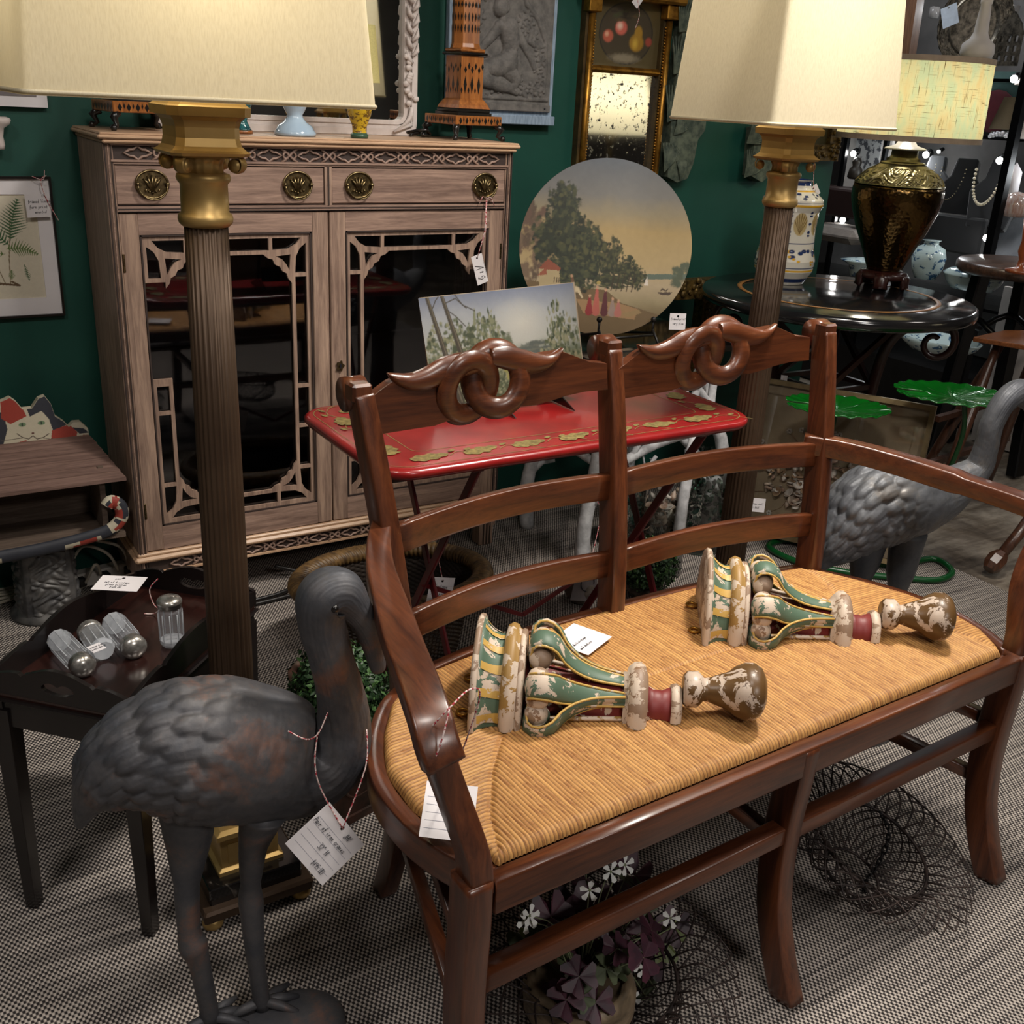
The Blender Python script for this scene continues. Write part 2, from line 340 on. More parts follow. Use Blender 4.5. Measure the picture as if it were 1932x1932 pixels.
# ---------------------------------------------------------------- painting helper (pictures, printed patterns)
def vnoise(X, Y, seed=0):
    xi = np.floor(X).astype(int); yi = np.floor(Y).astype(int); fx = X - xi; fy = Y - yi
    fx = fx * fx * (3 - 2 * fx); fy = fy * fy * (3 - 2 * fy)
    h = lambda a, b: ((np.sin(a * 127.1 + b * 311.7 + seed * 74.7) * 43758.5453) % 1.0)
    return (h(xi, yi) * (1 - fx) + h(xi + 1, yi) * fx) * (1 - fy) + (h(xi, yi + 1) * (1 - fx) + h(xi + 1, yi + 1) * fx) * fy
def fbm(X, Y, seed=0, o=4):
    r = 0; a = .5
    for k in range(o): r = r + a * vnoise(X * 2 ** k, Y * 2 ** k, seed + k); a *= .5
    return r / (1 - .5 ** o)
class Paint:
    def __init__(s, nx, ny, asp, base):
        s.X, s.Y = np.meshgrid(np.linspace(0, 1, nx), np.linspace(0, asp, ny)); s.nx, s.ny = nx, ny
        s.C = np.zeros((ny, nx, 3)); s.C[:] = base
        s.n = fbm(s.X * 40, s.Y * 40, 3) - .5; s.n2 = fbm(s.X * 12, s.Y * 12, 9) - .5
    def mix(s, m, col):
        m = np.clip(m, 0, 1)[..., None]; s.C = s.C * (1 - m) + np.array(col) * m
    def vgrad(s, stops):
        ys = [p for p, c in stops]; y = s.Y + s.n2 * .04
        for k in range(3): s.C[..., k] = np.interp(y, ys, [c[k] for p, c in stops])
    def ell(s, cx, cy, rx, ry, col, ed=.12, nz=0, al=1):
        d = np.sqrt(((s.X - cx) / rx) ** 2 + ((s.Y - cy) / ry) ** 2) + s.n * nz
        s.mix((1 - d) / ed * al, col)
    def leafy(s, cx, cy, rx, ry, cols, k=26, sz=.2, seed=1):
        r = random.Random(seed)
        for i in range(k):
            a = r.random() * 2 * PI; q = math.sqrt(r.random()); f = i / k
            c = cols[min(len(cols) - 1, int(r.random() * len(cols)))]
            s.ell(cx + rx * q * math.cos(a), cy + ry * q * math.sin(a), rx * sz * (1 + r.random()), ry * sz * (.8 + r.random()), c, .5, 1.4, .8)
    def seg(s, x0, y0, x1, y1, w0, w1, col, al=1):
        m = max(w0, w1) * 2 + .004
        dx, dy = x1 - x0, y1 - y0; L = dx * dx + dy * dy + 1e-12
        ax = (s.X[0] > min(x0, x1) - m) & (s.X[0] < max(x0, x1) + m); ay = (s.Y[:, 0] > min(y0, y1) - m) & (s.Y[:, 0] < max(y0, y1) + m)
        if not ax.any() or not ay.any(): return
        ix = np.ix_(ay, ax); X = s.X[ix]; Y = s.Y[ix]
        t = np.clip(((X - x0) * dx + (Y - y0) * dy) / L, 0, 1); d = np.hypot(X - x0 - t * dx, Y - y0 - t * dy)
        w = w0 + (w1 - w0) * t; m_ = np.clip((w - d) / .0025 + .5, 0, 1)[..., None] * al
        s.C[ix] = s.C[ix] * (1 - m_) + np.array(col) * m_
    def line(s, pts, w, col, al=1):
        for a, b in zip(pts[:-1], pts[1:]): s.seg(a[0], a[1], b[0], b[1], w, w, col, al)
    def poly(s, pts, col, al=1):
        ins = np.zeros(s.X.shape, bool); n = len(pts)
        for i in range(n):
            x0, y0 = pts[i]; x1, y1 = pts[(i + 1) % n]
            if y0 == y1: continue
            c = (s.Y >= min(y0, y1)) & (s.Y < max(y0, y1)); xx = x0 + (s.Y - y0) / (y1 - y0) * (x1 - x0); ins ^= c & (s.X < xx)
        s.mix(ins.astype(float) * al, col)
    def frond(s, x0, y0, ang, L, col, w=.22, n=16, curl=0):
        x, y = x0, y0; a = ang
        for i in range(n):
            f = i / n; st = L / n; nx_ = x + math.cos(a) * st; ny_ = y + math.sin(a) * st
            s.seg(x, y, nx_, ny_, .003, .003, col); ll = L * w * (1 - f) ** .8 * min(1, (f + .08) * 4)
            for sg in (-1, 1):
                b = a + sg * 1.15; s.seg(nx_, ny_, nx_ + math.cos(b) * ll, ny_ + math.sin(b) * ll, L / n * .34, .001, col)
            x, y = nx_, ny_; a += curl / n
    def put(s, name, fn, m, parent=None):
        C = s.C + (s.n * .10)[..., None] * s.C
        return grid(name, s.nx, s.ny, fn, m, parent, colors=lambda U, V: np.clip(C, 0, 1), smooth=False)

# ---------------------------------------------------------------- room shell
GREEN = mat('green_wall_paint', srgb(18, 74, 62), .55, c2=srgb(14, 66, 56), ns=4, bmp=.08, bs_=180)
YW = 3.06
def struct(o): o['kind'] = 'structure'; return o
m, nt, b = newmat('concrete_floor'); v = coords(nt, (1, 1, 1)); f = noise(nt, v, 3.2, 8, .7, .5); f2 = noise(nt, coords(nt, (1, 7, 1)), 5, 6, .7)
mxn = N(nt, 'ShaderNodeMath', operation='MULTIPLY_ADD'); lk(nt, f2, mxn.inputs[0]); mxn.inputs[1].default_value = .5; lk(nt, f, mxn.inputs[2])
lk(nt, ramp(nt, mxn.outputs[0], [(.55, srgb(58, 50, 44)), (.72, srgb(105, 95, 84)), (.9, srgb(150, 140, 126))]), b.inputs['Base Color']); b.inputs['Roughness'].default_value = .45; CONC = m
struct(MB().box((2, 1.2, -.06), (11, 11.4, .1)).build('floor', CONC))
struct(MB().box((.205, YW + .06, 1.39), (6.41, .12, 2.8)).build('wall_back', GREEN))
DARKW = mat('dark_far_wall', srgb(120, 116, 112), .8, c2=srgb(92, 86, 84), ns=1.5)
CEIL = mat('ceiling_dark', srgb(112, 112, 114), .8)
cb = MB().box((2, 1.2, 2.85), (11, 11.4, .1))
for k in range(22): cb.box((2, -4.3 + k * .5, 2.79), (11, .12, .05))
struct(cb.build('ceiling', CEIL))
struct(MB().box((-3.05, 1.2, 1.4), (.1, 11.4, 2.8)).build('wall_left', mat('cream_wall', srgb(150, 140, 125), .8)))
struct(MB().box((2, -4.45, 1.4), (11, .1, 2.8)).build('wall_front', DARKW))
struct(MB().box((7.45, 1.2, 1.4), (.1, 11.4, 2.8)).build('wall_right', DARKW))
struct(MB().box((2, 6.85, 1.4), (11, .1, 2.8)).build('wall_far', DARKW))
# carpet: small basket weave in black and oatmeal, streaked along the rows
m, nt, b = newmat('woven_carpet'); tc = N(nt, 'ShaderNodeTexCoord'); sp = N(nt, 'ShaderNodeSeparateXYZ'); lk(nt, tc.outputs['Object'], sp.inputs[0])
def M_(op, a, b_=None, nt=nt):
    n = N(nt, 'ShaderNodeMath', operation=op)
    for i, x in enumerate((a, b_)):
        if x is None: continue
        if isinstance(x, (int, float)): n.inputs[i].default_value = x
        else: lk(nt, x, n.inputs[i])
    return n.outputs[0]
sx = M_('SINE', M_('MULTIPLY', sp.outputs[0], 2 * PI / .0088)); row = M_('MULTIPLY', sp.outputs[1], PI / .0066)
sgn = M_('SIGN', M_('SINE', row)); chk = M_('MULTIPLY', sx, sgn); av = M_('ABSOLUTE', M_('SINE', row)); dots = M_('MULTIPLY', chk, M_('ADD', M_('MULTIPLY', av, .8), .2))
st1 = noise(nt, coords(nt, (3.0, 120, 1)), 1, 3, .5); st2 = noise(nt, coords(nt, (1.2, 3, 1)), 1.1, 3)
thr = M_('ADD', M_('MULTIPLY', M_('SUBTRACT', st1, .5), 1.7), M_('MULTIPLY', M_('SUBTRACT', st2, .5), .4))
val = M_('ADD', dots, M_('ADD', thr, .12))
lk(nt, ramp(nt, M_('ADD', M_('MULTIPLY', val, .45), .47), [(.3, srgb(32, 28, 28)), (.5, srgb(100, 92, 88)), (.72, srgb(172, 162, 154)), (1, srgb(188, 178, 168))]), b.inputs['Base Color'])
b.inputs['Roughness'].default_value = .95; bump(nt, b, val, .5, .002); CARPET = m
tag(MB().box((.5, -.62, -.005), (5.02, 7.36, .01)).build('carpet', CARPET), 'oatmeal and black woven carpet covering the shop floor', 'carpet')

# ---------------------------------------------------------------- china cabinet
PICK = wood('pickled_wood', srgb(104, 82, 73), srgb(166, 138, 122), .5, 0, .05, 5)
PICKV = wood('pickled_wood_upright', srgb(108, 86, 76), srgb(170, 143, 124), .5, 2, .05, 5)
PLITE = wood('pale_edge_wood', srgb(160, 125, 98), srgb(206, 172, 140), .45, 0, .1, 5)
PDARK = mat('dark_groove_wood', srgb(58, 46, 42), .6)
BRASSO = mat('antique_brass', srgb(150, 132, 95), .35, 1, c2=srgb(86, 74, 54), ns=120)
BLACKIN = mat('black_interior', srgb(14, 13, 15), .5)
PANE = glass('cabinet_glass', (.75, .75, .78), .03, .03)
CX0, CX1, CY0, CY1 = .552, 1.698, 2.738, 3.045
def fret_tubes(mb, x0, x1, z, h, y, mi=0):
    """repeating lozenge and ring fretwork along x"""
    n = max(2, round((x1 - x0) / .107)); L = (x1 - x0) / n; r = h * .24
    for k in range(n):
        cx = x0 + L * (k + .5); P = [(cx - L * .3, z), (cx - L * .17, z + h * .22), (cx - L * .1, z + h * .22), (cx, z + h * .46), (cx + L * .1, z + h * .22), (cx + L * .17, z + h * .22), (cx + L * .3, z), (cx + L * .17, z - h * .22), (cx + L * .1, z - h * .22), (cx, z - h * .46), (cx - L * .1, z - h * .22), (cx - L * .17, z - h * .22)]
        mb.tube([(p[0], y, p[1]) for p in P], (.0034, .004), 4, mi, closed=True, up=(0, 1, 0), smooth=False) if False else mb.tube([(p[0], y, p[1]) for p in P], .0036, 5, mi, closed=True, up=(0, 1, 0))
        for dx in (-.5,):
            c = cx + L * dx
            if c > x0 + .01:
                for s_ in (-1, 1): mb.tube([(c + s_ * L * .09 + r * .9 * math.cos(t), y, z + r * math.sin(t)) for t in [i * PI / 4 for i in range(8)]], .0034, 5, mi, closed=True, up=(0, 1, 0))
                for s_ in (-1, 1): mb.tube([(c - L * .2, y, z + s_ * h * .48), (c - L * .1, y, z + s_ * h * .3), (c, y, z), (c + L * .1, y, z - s_ * h * .3), (c + L * .2, y, z - s_ * h * .48)], .0034, 5, mi, up=(0, 1, 0))
cab = thing('china_cabinet', 'pickled wood china cabinet with two drawers and fretwork glass doors against green wall', 'cabinet', (1.125, 2.89, 0))
ci = cab.matrix_basis.inverted() if False else Matrix.Translation((-1.125, -2.89, 0))
def cbuild(mb, name, mats, parent=cab, **k): return mb.xf(ci).build(name, mats, parent, **k)
W_ = CX1 - CX0; cxm = (CX0 + CX1) / 2
q = MB()
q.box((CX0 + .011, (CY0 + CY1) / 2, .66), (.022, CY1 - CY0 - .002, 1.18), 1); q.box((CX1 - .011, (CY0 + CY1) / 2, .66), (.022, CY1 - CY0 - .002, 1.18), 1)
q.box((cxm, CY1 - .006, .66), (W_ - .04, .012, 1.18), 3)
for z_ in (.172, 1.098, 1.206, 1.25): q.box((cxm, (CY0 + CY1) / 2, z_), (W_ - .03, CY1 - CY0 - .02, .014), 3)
for s_ in (0, 1):                                       # reeded corner posts
    x = (CX0 + .01, CX1 - .01)[s_]
    q.box((x, CY0 + .012, .69), (.022, .024, 1.12), 1)
    for k in (-1, 0, 1): q.box((x + k * .007, CY0 - .001, .69), (.003, .006, 1.12), 2 if k else 0)
q.box((cxm, CY0 + .006, 1.098), (W_ - .04, .016, .014), 0); q.box((cxm, CY0 - .002, 1.0985), (W_ - .045, .003, .003), 2); q.box((cxm, CY0 - .002, 1.0925), (W_ - .045, .003, .002), 2)
q.box((cxm, CY0 + .006, 1.2065), (W_ - .04, .016, .006), 0)
q.box((1.121, CY0 + .006, 1.155), (.02, .016, .1), 1); q.box((1.121, CY0 - .003, 1.155), (.004, .003, .1), 2)
q.box((cxm, CY0 + .008, 1.23), (W_ - .03, .01, .04), 2)
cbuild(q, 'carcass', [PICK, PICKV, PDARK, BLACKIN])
q = MB(); fret_tubes(q, CX0 + .025, CX1 - .025, 1.2295, .034, CY0 + .001); q.box((cxm, CY0 + .0, 1.2495), (W_ - .03, .014, .006)); q.box((cxm, CY0, 1.2115), (W_ - .03, .012, .005)); cbuild(q, 'fretwork_frieze', PICK)
q = MB(); ov = .018                                      # moulded top
for (dz, e, h) in ((1.256, .004, .010), (1.266, .014, .010), (1.2725, .010, .007)): q.box((cxm, (CY0 + CY1 - ov) / 2, dz), (W_ + 2 * e, CY1 - CY0 + ov + e - .004, h), bev=.0035)
cbuild(q, 'top', PLITE)
q = MB()                                                 # moulded plinth with fret apron
q.box((cxm, (CY0 + CY1) / 2 - .008, .163), (W_ + .03, CY1 - CY0 + .012, .016), 0, bev=.006); q.box((cxm, (CY0 + CY1) / 2 - .004, .175), (W_ + .012, CY1 - CY0 + .004, .01), 0, bev=.003)
q.box((cxm, CY0 + .006, .138), (W_ - .02, .012, .036), 1); fret_tubes(q, CX0 + .06, CX1 - .06, .138, .03, CY0 - .002, 2); q.box((cxm, CY0 - .002, .12), (W_, .014, .005), 0); q.box((CX0 + .008, 2.89, .138), (.012, CY1 - CY0 - .01, .036), 2)
q.box((CX1 - .008, 2.89, .138), (.012, CY1 - CY0 - .01, .036), 2)
cbuild(q, 'plinth', [PLITE, PDARK, PICK])
for x in (CX0 + .03, CX1 - .03):
    for y in (CY0 + .03, CY1 - .03):
        q = MB().box((x, y, .08), (.052, .052, .16), 0, bev=.004)
        for k in (-1, 0, 1): q.box((x + k * .012, y - .027, .08), (.004, .004, .15), 1)
        cbuild(q, 'leg', [PICKV, PDARK])
for z_ in (.45, .74):
    cbuild(MB().box((cxm, 2.9, z_), (W_ - .05, .24, .006)), 'shelf', glass('shelf_glass', (.6, .66, .66), .03, .05))
# drawers
def plume_pull(parent, cx, y, z):
    q = MB(); q.plate([[(cx + .037 * math.cos(a), z + .031 * math.sin(a)) for a in [i * PI / 12 for i in range(24)]]], .002, XZ(y), 0)
    q.tube([(cx + .039 * math.cos(a), y - .003, z + .033 * math.sin(a)) for a in [i * PI / 12 for i in range(24)]], .0032, 6, 0, closed=True, up=(0, 1, 0))
    for a in (-.62, -.3, 0, .3, .62): q.tube([(cx, y - .004, z - .018), (cx + .018 * math.sin(a) * 1.2, y - .006, z + .004), (cx + .036 * math.sin(a), y - .004, z + .022 * math.cos(a * 1.4))], [.002, .004, .0022], 6, 0)
    for k in range(-2, 3): q.ball((cx + k * .008, y - .004, z - .02 + abs(k) * .003), .0035, 6)
    for s_ in (-1, 1): q.ball((cx + s_ * .036, y - .008, z + .001), .006, 8)
    o = q.xf(ci).build('pull', BRASSO, parent)
    MB().tube([(cx + .036 * math.cos(a), y - .01 - .004 * math.sin(-a), z + .036 * math.sin(a)) for a in [-PI * i / 12 for i in range(13)]], .0022, 6).xf(ci).build('bail', BRASSO, o)
DW = []
for i, (x0, x1, hx) in enumerate(((CX0 + .022, 1.11, (.66, 1.035)), (1.132, CX1 - .022, (1.21, 1.607)))):
    q = MB().box(((x0 + x1) / 2, CY0 + .012, 1.155), (x1 - x0, .02, .092), 0, bev=.002); q.box(((x0 + x1) / 2, CY0 + .013, 1.155), (x1 - x0 + .004, .015, .096), 1)
    d = cbuild(q, 'drawer', [PICK, PDARK]); DW.append(d)
    for h in hx: plume_pull(d, h, CY0 + .001, 1.157)
# doors: frame, fret, pane
def door_fret(w, h):
    b_, c, m_ = .016, .032, .010; i = b_ + c + m_; e = i + .052; L = []
    def arc(p0, p1, bulge, k=5):
        p0 = Vector(p0); p1 = Vector(p1); d = p1 - p0; nrm = Vector((-d.y, d.x)); return [tuple(p0 + d * t + nrm * bulge * 4 * t * (1 - t)) for t in [j / k for j in range(k + 1)]]
    def lens(): return arc((b_ + .012, b_), (e, b_), 0, 1) + [(e, b_ + c)] + arc((e, b_ + c), (b_ + .012, b_), .16)[1:-1] + arc((b_ + .045, b_ + c - .001), (b_ + .012, b_), .1)[1:1]
    A = [(b_ + .014, b_), (e, b_), (e, b_ + c), (b_ + .05, b_ + c - .003), (b_ + .028, b_ + c * .55)]
    T = [(i + .002, i + .002), (i + .044, i + .006), (i + .026, i + .014), (i + .016, i + .026), (i + .006, i + .044)]
    for mx_, my_ in ((0, 0), (1, 0), (0, 1), (1, 1)):
        f = lambda p: ((w - p[0]) if mx_ else p[0], (h - p[1]) if my_ else p[1])
        for P in (A, [(p[1], p[0]) for p in A], T): L.append([f(p) for p in P])
    L.append([(e + m_, b_), (w - e - m_, b_), (w - e - m_, b_ + c), (e + m_, b_ + c)]); L.append([(e + m_, h - b_ - c), (w - e - m_, h - b_ - c), (w - e - m_, h - b_), (e + m_, h - b_)])
    cells = [(e + m_, h * .3), (h * .3 + m_, h * .45), (h * .45 + m_, h - e - m_)]
    for a, b2 in cells: L.append([(w - b_ - c, a), (w - b_, a), (w - b_, b2), (w - b_ - c, b2)])
    zg = h * .5
    for a, b2 in ((e + m_, h * .4), (h * .4 + m_, zg)): L.append([(b_, a), (b_ + c, a), (b_ + c, b2), (b_, b2)])
    st = [(0, .078), (.010, .066), (.014, .052), (.026, .046), (.032, .034), (.046, .028), (.052, .014), (.066, .010), (.078, 0)]
    gl = [(i, zg + m_ * 2), (b_ * .4, zg + m_ * 2), (b_ * .4, h - e - m_), (i, h - e - m_)]
    cen = [(i + p[0], i + p[1]) for p in reversed(st)][::-1][:]
    lo = [(i + p[0], i + p[1]) for p in st]; ro = [(w - i - p[0], i + p[1]) for p in reversed(st)]; ru = [(w - i - p[0], h - i - p[1]) for p in st]; lu = [(i + p[0], h - i - p[1]) for p in reversed(st)]
    L.append(lo + ro + ru + lu[:-1] + [(i, h - i - .078)] + gl[::-1])
    return [[(0, 0), (w, 0), (w, h), (0, h)]] + L
def door(x0, x1, flip):
    z0, z1 = .183, 1.088; y = CY0 + .004; s_ = .046; q = MB()
    for xx in (x0 + s_ / 2, x1 - s_ / 2): q.box((xx, y + .008, (z0 + z1) / 2), (s_, .02, z1 - z0), 1, bev=.002)
    for zz, hh in ((z0 + .034, .068), (z1 - .026, .052)): q.box(((x0 + x1) / 2, y + .0085, zz), (x1 - x0 - 2 * s_, .019, hh), 0)
    w, h = x1 - x0 - 2 * s_, z1 - z0 - .12; fx0 = x0 + s_; fz0 = z0 + .068
    for xx in (fx0 + .004, fx0 + w - .004): q.box((xx, y + .002, fz0 + h / 2), (.004, .005, h), 2)
    for zz in (fz0 + .003, fz0 + h - .003): q.box((fx0 + w / 2, y + .002, zz), (w, .005, .004), 2)
    d = cbuild(q, 'door', [PICK, PICKV, PDARK])
    loops = door_fret(w, h); loops = [[((w - p[0]) if flip else p[0], p[1]) for p in l] for l in loops]
    M = Matrix.Translation((fx0, 0, fz0)) @ XZ(y + .014)
    cbuild(MB().plate(loops, .008, M), 'fretwork', PICKV, d); cbuild(MB().box((fx0 + w / 2, y + .018, fz0 + h / 2), (w, .003, h)), 'pane', PANE, d)
    hx = x1 - .004 if flip else x0 + .004
    for zz in (z0 + .12, z1 - .12): cbuild(MB().box((hx, y - .003, zz), (.006, .004, .045), bev=.001), 'hinge', BRASSO, d)
    return d
door(CX0 + .022, 1.12, False); d2 = door(1.125, CX1 - .022, True)
q = MB().plate([[(1.149 + .011 * math.cos(a) * (1 + .25 * math.cos(5 * a)), .66 + .014 * math.sin(a) * (1 + .2 * math.cos(5 * a))) for a in [i * PI / 12 for i in range(24)]]], .0015, XZ(CY0 - .003)); q.box((1.149, CY0 - .006, .66), (.004, .002, .012), 1)
cbuild(q, 'keyhole_plate', [BRASSO, INK], d2)
a0 = Vector((1.607, CY0 - .012, 1.125)); tz = .962
M = frame3((1.585, CY0 - .020, .872), (1, 0, .32), (-.30, 0, 1))
ticket(M, .038, .088, [], 'white ticket printed with large black initials hanging from the right drawer pull', ruled=False, strings=[[(1.607, CY0 - .013, 1.124), (1.604, CY0 - .016, 1.03), tuple(M @ Vector((.019, .079, .001)))], [(1.609, CY0 - .013, 1.124), (1.607, CY0 - .017, 1.03), tuple(M @ Vector((.019, .079, .001)))], [(1.607, CY0 - .014, 1.122), (1.592, CY0 - .016, 1.128), (1.583, CY0 - .016, 1.108)], [(1.607, CY0 - .014, 1.122), (1.62, CY0 - .016, 1.126), (1.634, CY0 - .016, 1.100)]])
tk = [o for o in COL.objects if o.name.startswith('price_tag')][-1]
MT = M @ Matrix.Translation((.031, .012, 0)) @ Matrix.Rotation(PI / 2, 4, 'Z')
q = MB(); script(q, MT, 'G', 0, 0, .024, 0, .0009); script(q, MT, '&', .019, .002, .012, 0, .0005); script(q, MT, 'V', .030, -.002, .026, 0, .0009); q.add([MT @ Vector(p) for p in ((0, -.006, .0005), (.055, -.006, .0005), (.055, -.0055, .0005), (0, -.0055, .0005))], [(0, 1, 2, 3)]); q.build('initials', INK, tk)

# ---------------------------------------------------------------- things on the cabinet
ZT = 1.277
CREAM = mat('white_gesso', srgb(215, 205, 200), .45, c2=srgb(190, 178, 172), ns=14)
MIRR, nt, b = newmat('mirror_silver'); b.inputs['Metallic'].default_value = 1; b.inputs['Roughness'].default_value = .03; b.inputs['Base Color'].default_value = (.72, .74, .72, 1)
mx0, mx1, my = .745, 1.515, 3.02
mr = thing('wall_mirror', 'large white carved frame mirror standing on the pale cabinet', 'mirror', (1.13, my, ZT))
ti = Matrix.Translation((-1.13, -my, -ZT)); z0, z1 = ZT, ZT + 1.15
q = MB()
for (off, dep, wd) in ((0, .030, .018), (.016, .022, .014), (.030, .026, .012)):
    a, b2, c_, d_ = mx0 + off, mx1 - off, z0 + off, z1 - off
    q.plate([rrect(a, c_, b2, d_, .03), rrect(a + wd, c_ + wd, b2 - wd, d_ - wd, .02)], dep, XZ(my + .008))
q.xf(ti).build('frame', CREAM, mr)
r2 = random.Random(4)
for sx_ in (0, 1):
    q = MB()
    for k in range(11):
        ang = r2.uniform(0, 6.28); zz = z0 + .09 + .012 * k + r2.uniform(-.01, .01); xx = (mx0 + .022, mx1 - .022)[sx_] + r2.uniform(-.02, .02)
        q.ball((xx, my - .027, zz), .011, 8, 0, (1, .5, .8))
    for k in range(9):
        t = k / 8; xx = (mx0 + .02, mx1 - .02)[sx_]
        q.tube([(xx, my - .026, z0 + .2 + .02 * k), (xx + .014 * (1 if k % 2 else -1), my - .03, z0 + .215 + .02 * k), (xx + .018 * (1 if k % 2 else -1), my - .026, z0 + .235 + .02 * k)], [.006, .007, .002], 6)
        q.tube([(xx, my - .026, z0 + .08 - .006 * k), (xx + (-.02 if sx_ else .02) * t * 3, my - .03, z0 + .04 - .03 * t)], [.007, .004], 6)
    q.xf(ti).build('carving', CREAM, mr)
MB().box((1.13, my + .002, (z0 + z1) / 2), (mx1 - mx0 - .07, .004, z1 - z0 - .07)).xf(ti).build('mirror_glass', MIRR, mr)

SATIN = wood('satinwood', srgb(112, 62, 26), srgb(172, 108, 52), .3, 2, .5, 4); EBON = mat('ebonised_wood', srgb(20, 17, 16), .3, coat=.4)
def obelisk(x, y, label):
    t = thing('penwork_column_lamp', label, 'lamp', (x, y, ZT), .1, 'penwork column lamps on the cabinet'); q = MB()
    q.box((0, 0, .054), (.165, .165, .026), 0, bev=.002); q.box((0, 0, .071), (.12, .12, .008), 1); q.box((0, 0, .08), (.115, .115, .012), 1, bev=.003); q.loft([[(sx_ * h, sy_ * h, z) for sx_, sy_ in ((-1, -1), (1, -1), (1, 1), (-1, 1))] for h, z in ((.056, .086), (.052, .095), (.044, .108), (.040, .112))], 0)
    q.build('stepped_base', [SATIN, EBON], t)
    q = MB().box((0, 0, .17), (.078, .078, .116), 0); q.build('plinth_block', SATIN, t)
    q = MB().box((0, 0, .233), (.098, .098, .008), 1, bev=.003); q.box((0, 0, .242), (.086, .086, .01), 0, bev=.003); q.build('collar', [SATIN, EBON], t)
    MB().lathe([(.046, .247), (.044, .25), (.041, .26), (.038, .62), (.036, .86), (.044, .87), (.044, .885), (0.01, .89)], 8, smooth=False).build('column', SATIN, t)
    q = MB()                                            # ink pen-work
    for s_ in range(4):
        R = Matrix.Rotation(s_ * PI / 2, 3, 'Z')
        def leaf(u, z, w_, h_, off, k=0): 
            P = [(u, z - h_ / 2), (u + w_ / 2, z), (u, z + h_ / 2), (u - w_ / 2, z)]; q.add([R @ Vector((p[0], -off, p[1])) for p in P], [(0, 1, 2, 3)])
        for u in [-.066 + .022 * i for i in range(7)]: leaf(u, .053, .011, .019, .0832); leaf(u + .011, .056, .005, .014, .0832)
        for u in (-.024, 0, .024):
            leaf(u, .15, .012, .05, .0395); leaf(u, .19, .01, .02, .0395); leaf(u + .012, .20, .009, .02, .0395); leaf(u - .012, .135, .007, .02, .0395)
    for i in range(24):
        a = (i + .5) * PI / 12
        if i % 1 == 0:
            for j in range(12):
                z = .30 + j * .03; rr = .0412 - j * .0003; pts = [(a, z - .008), (a + .09, z), (a, z + .010), (a - .09, z)] if j > 1 else [(a, z - .014), (a + .07, z), (a, z + .012), (a - .07, z)]
                q.add([(rr * math.cos(t_), rr * math.sin(t_), zz) for t_, zz in pts], [(0, 1, 2, 3)])
    q.build('ink_decoration', EBON, t)
    for sx_ in (-1, 1):
        for sy_ in (-1, 1):
            q = MB().tube([(sx_ * .07, sy_ * .07, .042), (sx_ * .082, sy_ * .082, .03), (sx_ * .074, sy_ * .074, .012), (sx_ * .086, sy_ * .086, .004)], [.012, .010, .006, .007], 8); q.ball((sx_ * .085, sy_ * .085, .006), .009, 8); q.build('claw_foot', EBON, t)
    return t
p = ony(873, 250, 2.89); obelisk(p.x, 2.89, 'satinwood column lamp with ink decoration beside the grey relief plaque')
p = ony(258, 235, 2.89); obelisk(p.x, 2.89, 'satinwood column lamp on the left end of the cabinet, half hidden by cream shade')
p = ony(745, 250, 2.93); MB_c = MB().tube(spline([(p.x + .05, 2.93, ZT + .004), (p.x + .09, 2.95, ZT + .012), (p.x + .06, 2.97, ZT + .01), (p.x + .1, 2.93, ZT + .02), (p.x + .13, 2.96, ZT + .006), (p.x + .08, 2.91, ZT + .008)], 6), .005, 6)
tag(MB_c.build('lamp_cord', EBON), 'coiled black flex lying on cabinet top beside the satinwood lamp', 'cord')
OPAL = mat('opaline_glass', srgb(176, 196, 212), .12, coat=.6, c2=srgb(160, 182, 202), ns=6)
p = ony(557, 248, 2.80); t = thing('opaline_lamp', 'pale blue opaline glass lamp on the cabinet under the big cream shade', 'lamp', (p.x, 2.80, ZT))
MB().lathe([(.054, 0), (.055, .008), (.050, .014), (.045, .024), (.030, .034), (.022, .044), (.020, .052), (.026, .062), (.04, .09), (.042, .12), (.03, .15), (.02, .165), (.001, .166)], 28).build('body', OPAL, t)
MB().lathe([(.02, .164), (.014, .17), (.012, .19), (.001, .192)], 16).build('fitting', BRASSO, t)
YEL = mat('yellow_glaze', srgb(196, 160, 40), .25, coat=.5, c2=srgb(110, 80, 30), ns=55, lo=.52, hi=.56, stretch=(1, 1, 2.2)); SH_SM = shade_mat('small_yellow_shade', srgb(235, 225, 160))
p = ony(684, 252, 2.755); t = thing('yellow_vase_lamp', 'yellow floral porcelain vase lamp near the middle of the cabinet top', 'lamp', (p.x, 2.775, ZT))
MB().lathe([(.022, 0), (.023, .006), (.019, .012), (.020, .03), (.031, .058), (.036, .085), (.03, .11), (.016, .125), (.001, .126)], 24).build('body', YEL, t)
MB().lathe([(.0235, -.0), (.0245, .007), (.0195, .013)], 24).build('green_foot', mat('green_glaze', srgb(60, 90, 70), .3), t)
MB().lathe([(.008, .124), (.008, .2)], 8).build('stem', BRASSO, t)
MB().lathe([(.055, .14), (.042, .28)], 32, caps=False).build('lamp_shade', SH_SM, t)
TURQ = mat('turquoise_glass', srgb(52, 110, 112), .1, coat=.6, c2=srgb(20, 60, 66), ns=60)
p = ony(458, 245, 2.84); t = thing('turquoise_vase', 'dark turquoise glass vase on a wooden foot on the cabinet', 'vase', (p.x, 2.84, ZT))
MB().lathe([(.024, .008), (.021, .012), (.012, .03), (.016, .05), (.03, .08), (.03, .12), (.02, .15), (.024, .155)], 24).build('body', TURQ, t); MB().lathe([(.026, 0), (.026, .008)], 24).build('foot', SATIN, t)

